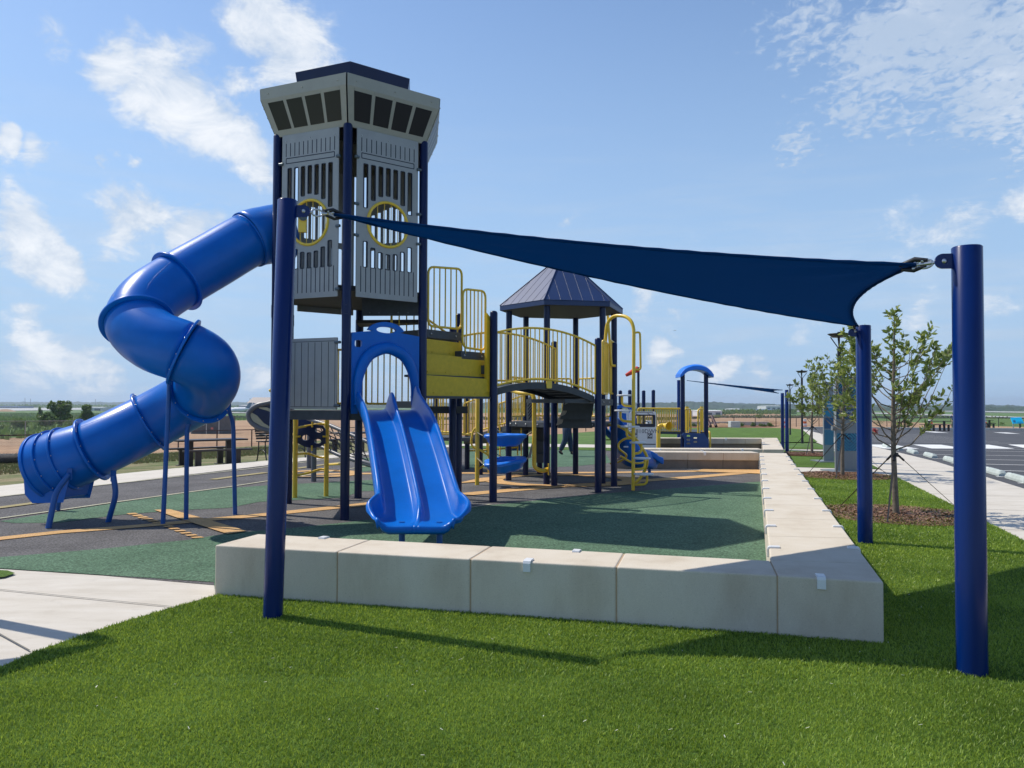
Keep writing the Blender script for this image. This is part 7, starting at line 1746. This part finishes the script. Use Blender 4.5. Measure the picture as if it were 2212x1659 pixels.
# parked aircraft tails by the hangar, and the small plane in the sky
for i, (px, py) in enumerate(((536, 890), (498, 892))):
    q = G(px, py + 2); t = thing('airliner', ['small white airliner parked left of the hangar, behind scrub', 'second small white airliner parked farther left of the hangar'][i], 'aircraft', tuple(q), 'airliners parked by the hangar')
    m = MB(); m.tube([q + Vector((-14, 0, 3)), q + Vector((-12, 0, 3.2)), q + Vector((10, 0, 3.2)), q + Vector((15, 0, 4.2))], [.4, 1.7, 1.7, .4], 12); m.build('fuselage', WHITEPL, t)
    m = MB(); m.prism([(q.x - 3, q.y - 12), (q.x + 1, q.y - 12), (q.x + 3, q.y), (q.x + 1, q.y + 12), (q.x - 3, q.y + 12), (q.x - 4, q.y)], q.z + 2.4, q.z + 2.7); m.build('wing', WHITEPL, t)
    m = MB(); m.add([q + Vector(v) for v in ((11, -.1, 4), (15, -.1, 4.2), (17, -.1, 9), (14.5, -.1, 9), (11, .1, 4), (15, .1, 4.2), (17, .1, 9), (14.5, .1, 9))], [(0, 1, 2, 3), (7, 6, 5, 4), (0, 4, 5, 1), (1, 5, 6, 2), (2, 6, 7, 3), (3, 7, 4, 0)]); m.build('tail_fin', W2_, t)
q = P(1458, 714, 900); t = thing('airliner', 'tiny airliner flying low in the sky above the toddler playset', 'aircraft', tuple(q)); m = MB(); m.tube([q + Vector((-1.6, 0, 0)), q + Vector((1.6, 0, .25))], [.22, .18], 8); m.build('fuselage', GREYT, t); m = MB(); m.add([q + Vector(v) for v in ((-.3, -1.8, .1), (.4, -1.8, .1), (.5, 1.8, .15), (-.1, 1.8, .15))], [(0, 1, 2, 3)]); m.build('wing', GREYT, t, solid=.08)
# ------------------------------------------------------------------ windsock on its pole
q = P(1361, 810, 30); ws = thing('windsock', 'red windsock hanging from a dark pole right of the pavilion', 'windsock', (P(1379, 950, 30).x, 30, 0))
m = MB(); m.tube([(P(1379, 950, 30).x, 30, H(P(1379, 950, 30).x, 30) - .1), P(1379, 793, 30)], .05, 10); m.build('pole', NAVY, ws)
m = MB(); m.tube([P(1379, 797, 30), P(1370, 801, 30), P(1352, 811, 30)], [.12, .10, .055], 12, caps=False); m.build('sock', mat('red_windsock_fabric', (.60, .055, .035), .8), ws, solid=.01)

# ------------------------------------------------------------------ distant wooded hills
HILL = mixmat('wooded_hill', [(0.3, (0.018, 0.036, 0.014)), (0.5, (0.028, 0.052, 0.020)), (0.7, (0.040, 0.068, 0.028))], 0.012, 0.95, 6, (.06, .6, 1.5), 0.6, 0.05, 4)
def hill(name, D0, D1, zf, az0, az1, n, seed, label, amp=1.0):
    rows = 7; vs = []
    for j in range(rows):
        f = j / (rows - 1); D = D0 + (D1 - D0) * f
        for i in range(n + 1):
            u = i / n; px = az0 + (az1 - az0) * u; x = (px - 1106) / F * D; top = zf(px)
            nz = mnoise.noise(Vector((x * .03, D * .03, seed))) * 1.6 + mnoise.noise(Vector((x * .09, D * .09, seed + 5))) * 1.0 + abs(mnoise.noise(Vector((x * .25, D * .25, seed)))) * 1.2
            z = -9.8 + (top + 9.8) * math.sin(min(1, f * 1.25) * PI / 2) ** .7 + nz * amp * (2.2 if j else .2)
            vs.append((x, D, z))
    m = MB(); k = n + 1; m.add(vs, [(j*k + i, j*k + i + 1, (j+1)*k + i + 1, (j+1)*k + i) for j in range(rows - 1) for i in range(n)], 0, False); tag(m.build(name, HILL), label, kind='structure')
def zh(y, D): return lambda px: 1.6 + (829.5 + F * math.tan(R(1.5)) + (px - 1106) * .0032 - y(px)) * D / F
def lerpf(tab): 
    def f(px):
        for (a, ha), (b, hb) in zip(tab, tab[1:]):
            if px <= b: return ha + (hb - ha) * max(0, (px - a)) / (b - a)
        return tab[-1][1]
    return f
hill('far_hills', 2900, 3500, zh(lerpf([(-600, 869), (0, 869), (300, 869.5), (560, 869), (900, 871), (1180, 870), (1330, 871), (1480, 870.5), (1600, 872), (1750, 876), (2212, 882), (2800, 884)]), 3300), -700, 2900, 700, 3, 'blue hazy wooded hills on the horizon', 1.6)
hill('wooded_hills', 1650, 2000, zh(lerpf([(-600, 877), (200, 878), (400, 880), (700, 876), (860, 874), (1000, 873), (1100, 869), (1220, 868.5), (1300, 872), (1380, 873), (1450, 869), (1520, 868.5), (1600, 873), (1700, 875), (1850, 876), (2100, 876), (2140, 875), (2212, 879), (2800, 882)]), 1850), -500, 2700, 900, 8, 'nearer band of dark wooded hills under the horizon', 1.1)
hill('tree_line', 1050, 1200, zh(lerpf([(1600, 890), (1700, 884), (1850, 881.5), (1930, 880), (2010, 880.5), (2060, 878), (2120, 878.5), (2160, 881), (2212, 879.5), (2300, 880), (2800, 885)]), 1150), 1600, 2900, 700, 17, 'dark tree line beyond the runway on the right', .55)
def treeline(label, pts, D, seed, hpx, n):
    rg_ = np.random.default_rng(seed); V = []; px = rg_.uniform(pts[0], pts[1], n); dd = D + rg_.uniform(-60, 60, n); x = (px - 1106) / F * dd; z0 = np.array([H(a, b) for a, b in zip(x, dd)]); hh = hpx * D / F * rg_.uniform(.5, 1.1, n)
    a = rg_.uniform(0, PI, n); w_ = hh * rg_.uniform(.5, 1.0, n)
    up = rg_.uniform(0, 1, n); dx, dy = np.cos(a) * w_ * .35, np.sin(a) * w_ * .35; zz = z0 + hh * up * .8
    Vv = np.stack([np.stack([x - dx, dd - dy, zz], 1), np.stack([x + dx, dd + dy, zz + hh * .05], 1), np.stack([x + dx * .5, dd + dy, zz + hh * .35], 1), np.stack([x - dx * .4, dd - dy, zz + hh * .33], 1)], 1)
    tag(instanced_tris('distant_woods', None, Vv.reshape(-1, 3), np.arange(n*4).reshape(n, 4), BUSHL), label, 'woods', kind='stuff')
treeline('distant woods right of the toddler playset', (1530, 1720), 620, 4, 9, 2600)
treeline('distant woods behind the play pavilion', (1060, 1480), 900, 5, 8, 3500)
treeline('distant woods left of the hangar', (-100, 520), 1400, 6, 7, 3500)
# distant masts
for i, (px, yt, D) in enumerate(((434, 861, 1500), (66, 861, 1800), (54, 859, 1800), (206, 862, 1700), (540, 860, 800))):
    q0, q1 = P(px, 884, D), P(px, yt, D); t = thing('radio_mast', ['thin radio mast behind the lower tube slide', 'right one of two thin masts at the far left skyline', 'left one of two thin masts at the far left skyline', 'thin mast on the skyline right of the tallest meadow tree', 'thin mast beside the hangar roof'][i], 'mast', tuple(q0), 'thin masts on the skyline'); m = MB(); m.tube([q0, q1], D * .00028, 5); m.build('mast', GREYT, t)

# pale bits lying on the turf
rg = np.random.default_rng(31); n = 150; y = rg.uniform(2.4, 8.5, n); x = rg.uniform(-.62, .62, n) * y; k = inpoly(x, y, turf_near); x, y = x[k], y[k]; n = len(x); a = rg.uniform(0, PI, n); ln = rg.uniform(.003, .011, n); wd = rg.uniform(.0012, .0025, n)
d = np.stack([np.cos(a), np.sin(a), rg.uniform(-.2, .4, n)], 1) * ln[:, None]; e_ = np.stack([-np.sin(a), np.cos(a), np.zeros(n)], 1) * wd[:, None]; p_ = np.stack([x, y, np.full(n, .034)], 1)
tag(instanced_tris('turf_litter', None, np.stack([p_ - d - e_, p_ + d - e_, p_ + d + e_, p_ - d + e_], 1).reshape(-1, 3), np.arange(n * 4).reshape(n, 4), mat('pale_litter', (.62, .62, .52), .5)), 'tiny pale clippings scattered on the turf', 'litter', kind='stuff')

# ------------------------------------------------------------------ haze
if HAZE:
    hz = bpy.data.meshes.new('haze'); X0, X1, Y0, Y1, Z0, Z1 = -5100, 5100, -90, 5700, -11.5, 45
    hz.from_pydata([(X0,Y0,Z0),(X1,Y0,Z0),(X1,Y1,Z0),(X0,Y1,Z0),(X0,Y0,Z1),(X1,Y0,Z1),(X1,Y1,Z1),(X0,Y1,Z1)], [], [(0,3,2,1),(4,5,6,7),(0,1,5,4),(1,2,6,5),(2,3,7,6),(3,0,4,7)])
    ho = bpy.data.objects.new('haze', hz); C.objects.link(ho); ho['kind'] = 'stuff'; ho['label'] = 'pale blue summer haze over the airfield'
    hm = bpy.data.materials.new('haze_air'); hm.use_nodes = True; t = hm.node_tree; t.nodes.clear(); oo = t.nodes.new('ShaderNodeOutputMaterial'); pvn = t.nodes.new('ShaderNodeVolumePrincipled')
    pvn.inputs['Color'].default_value = (.72, .85, 1.0, 1); pvn.inputs['Density'].default_value = 0.00020; pvn.inputs['Anisotropy'].default_value = 0.25
    t.links.new(pvn.outputs[0], oo.inputs['Volume']); hz.materials.append(hm); hm.cycles.homogeneous_volume = True
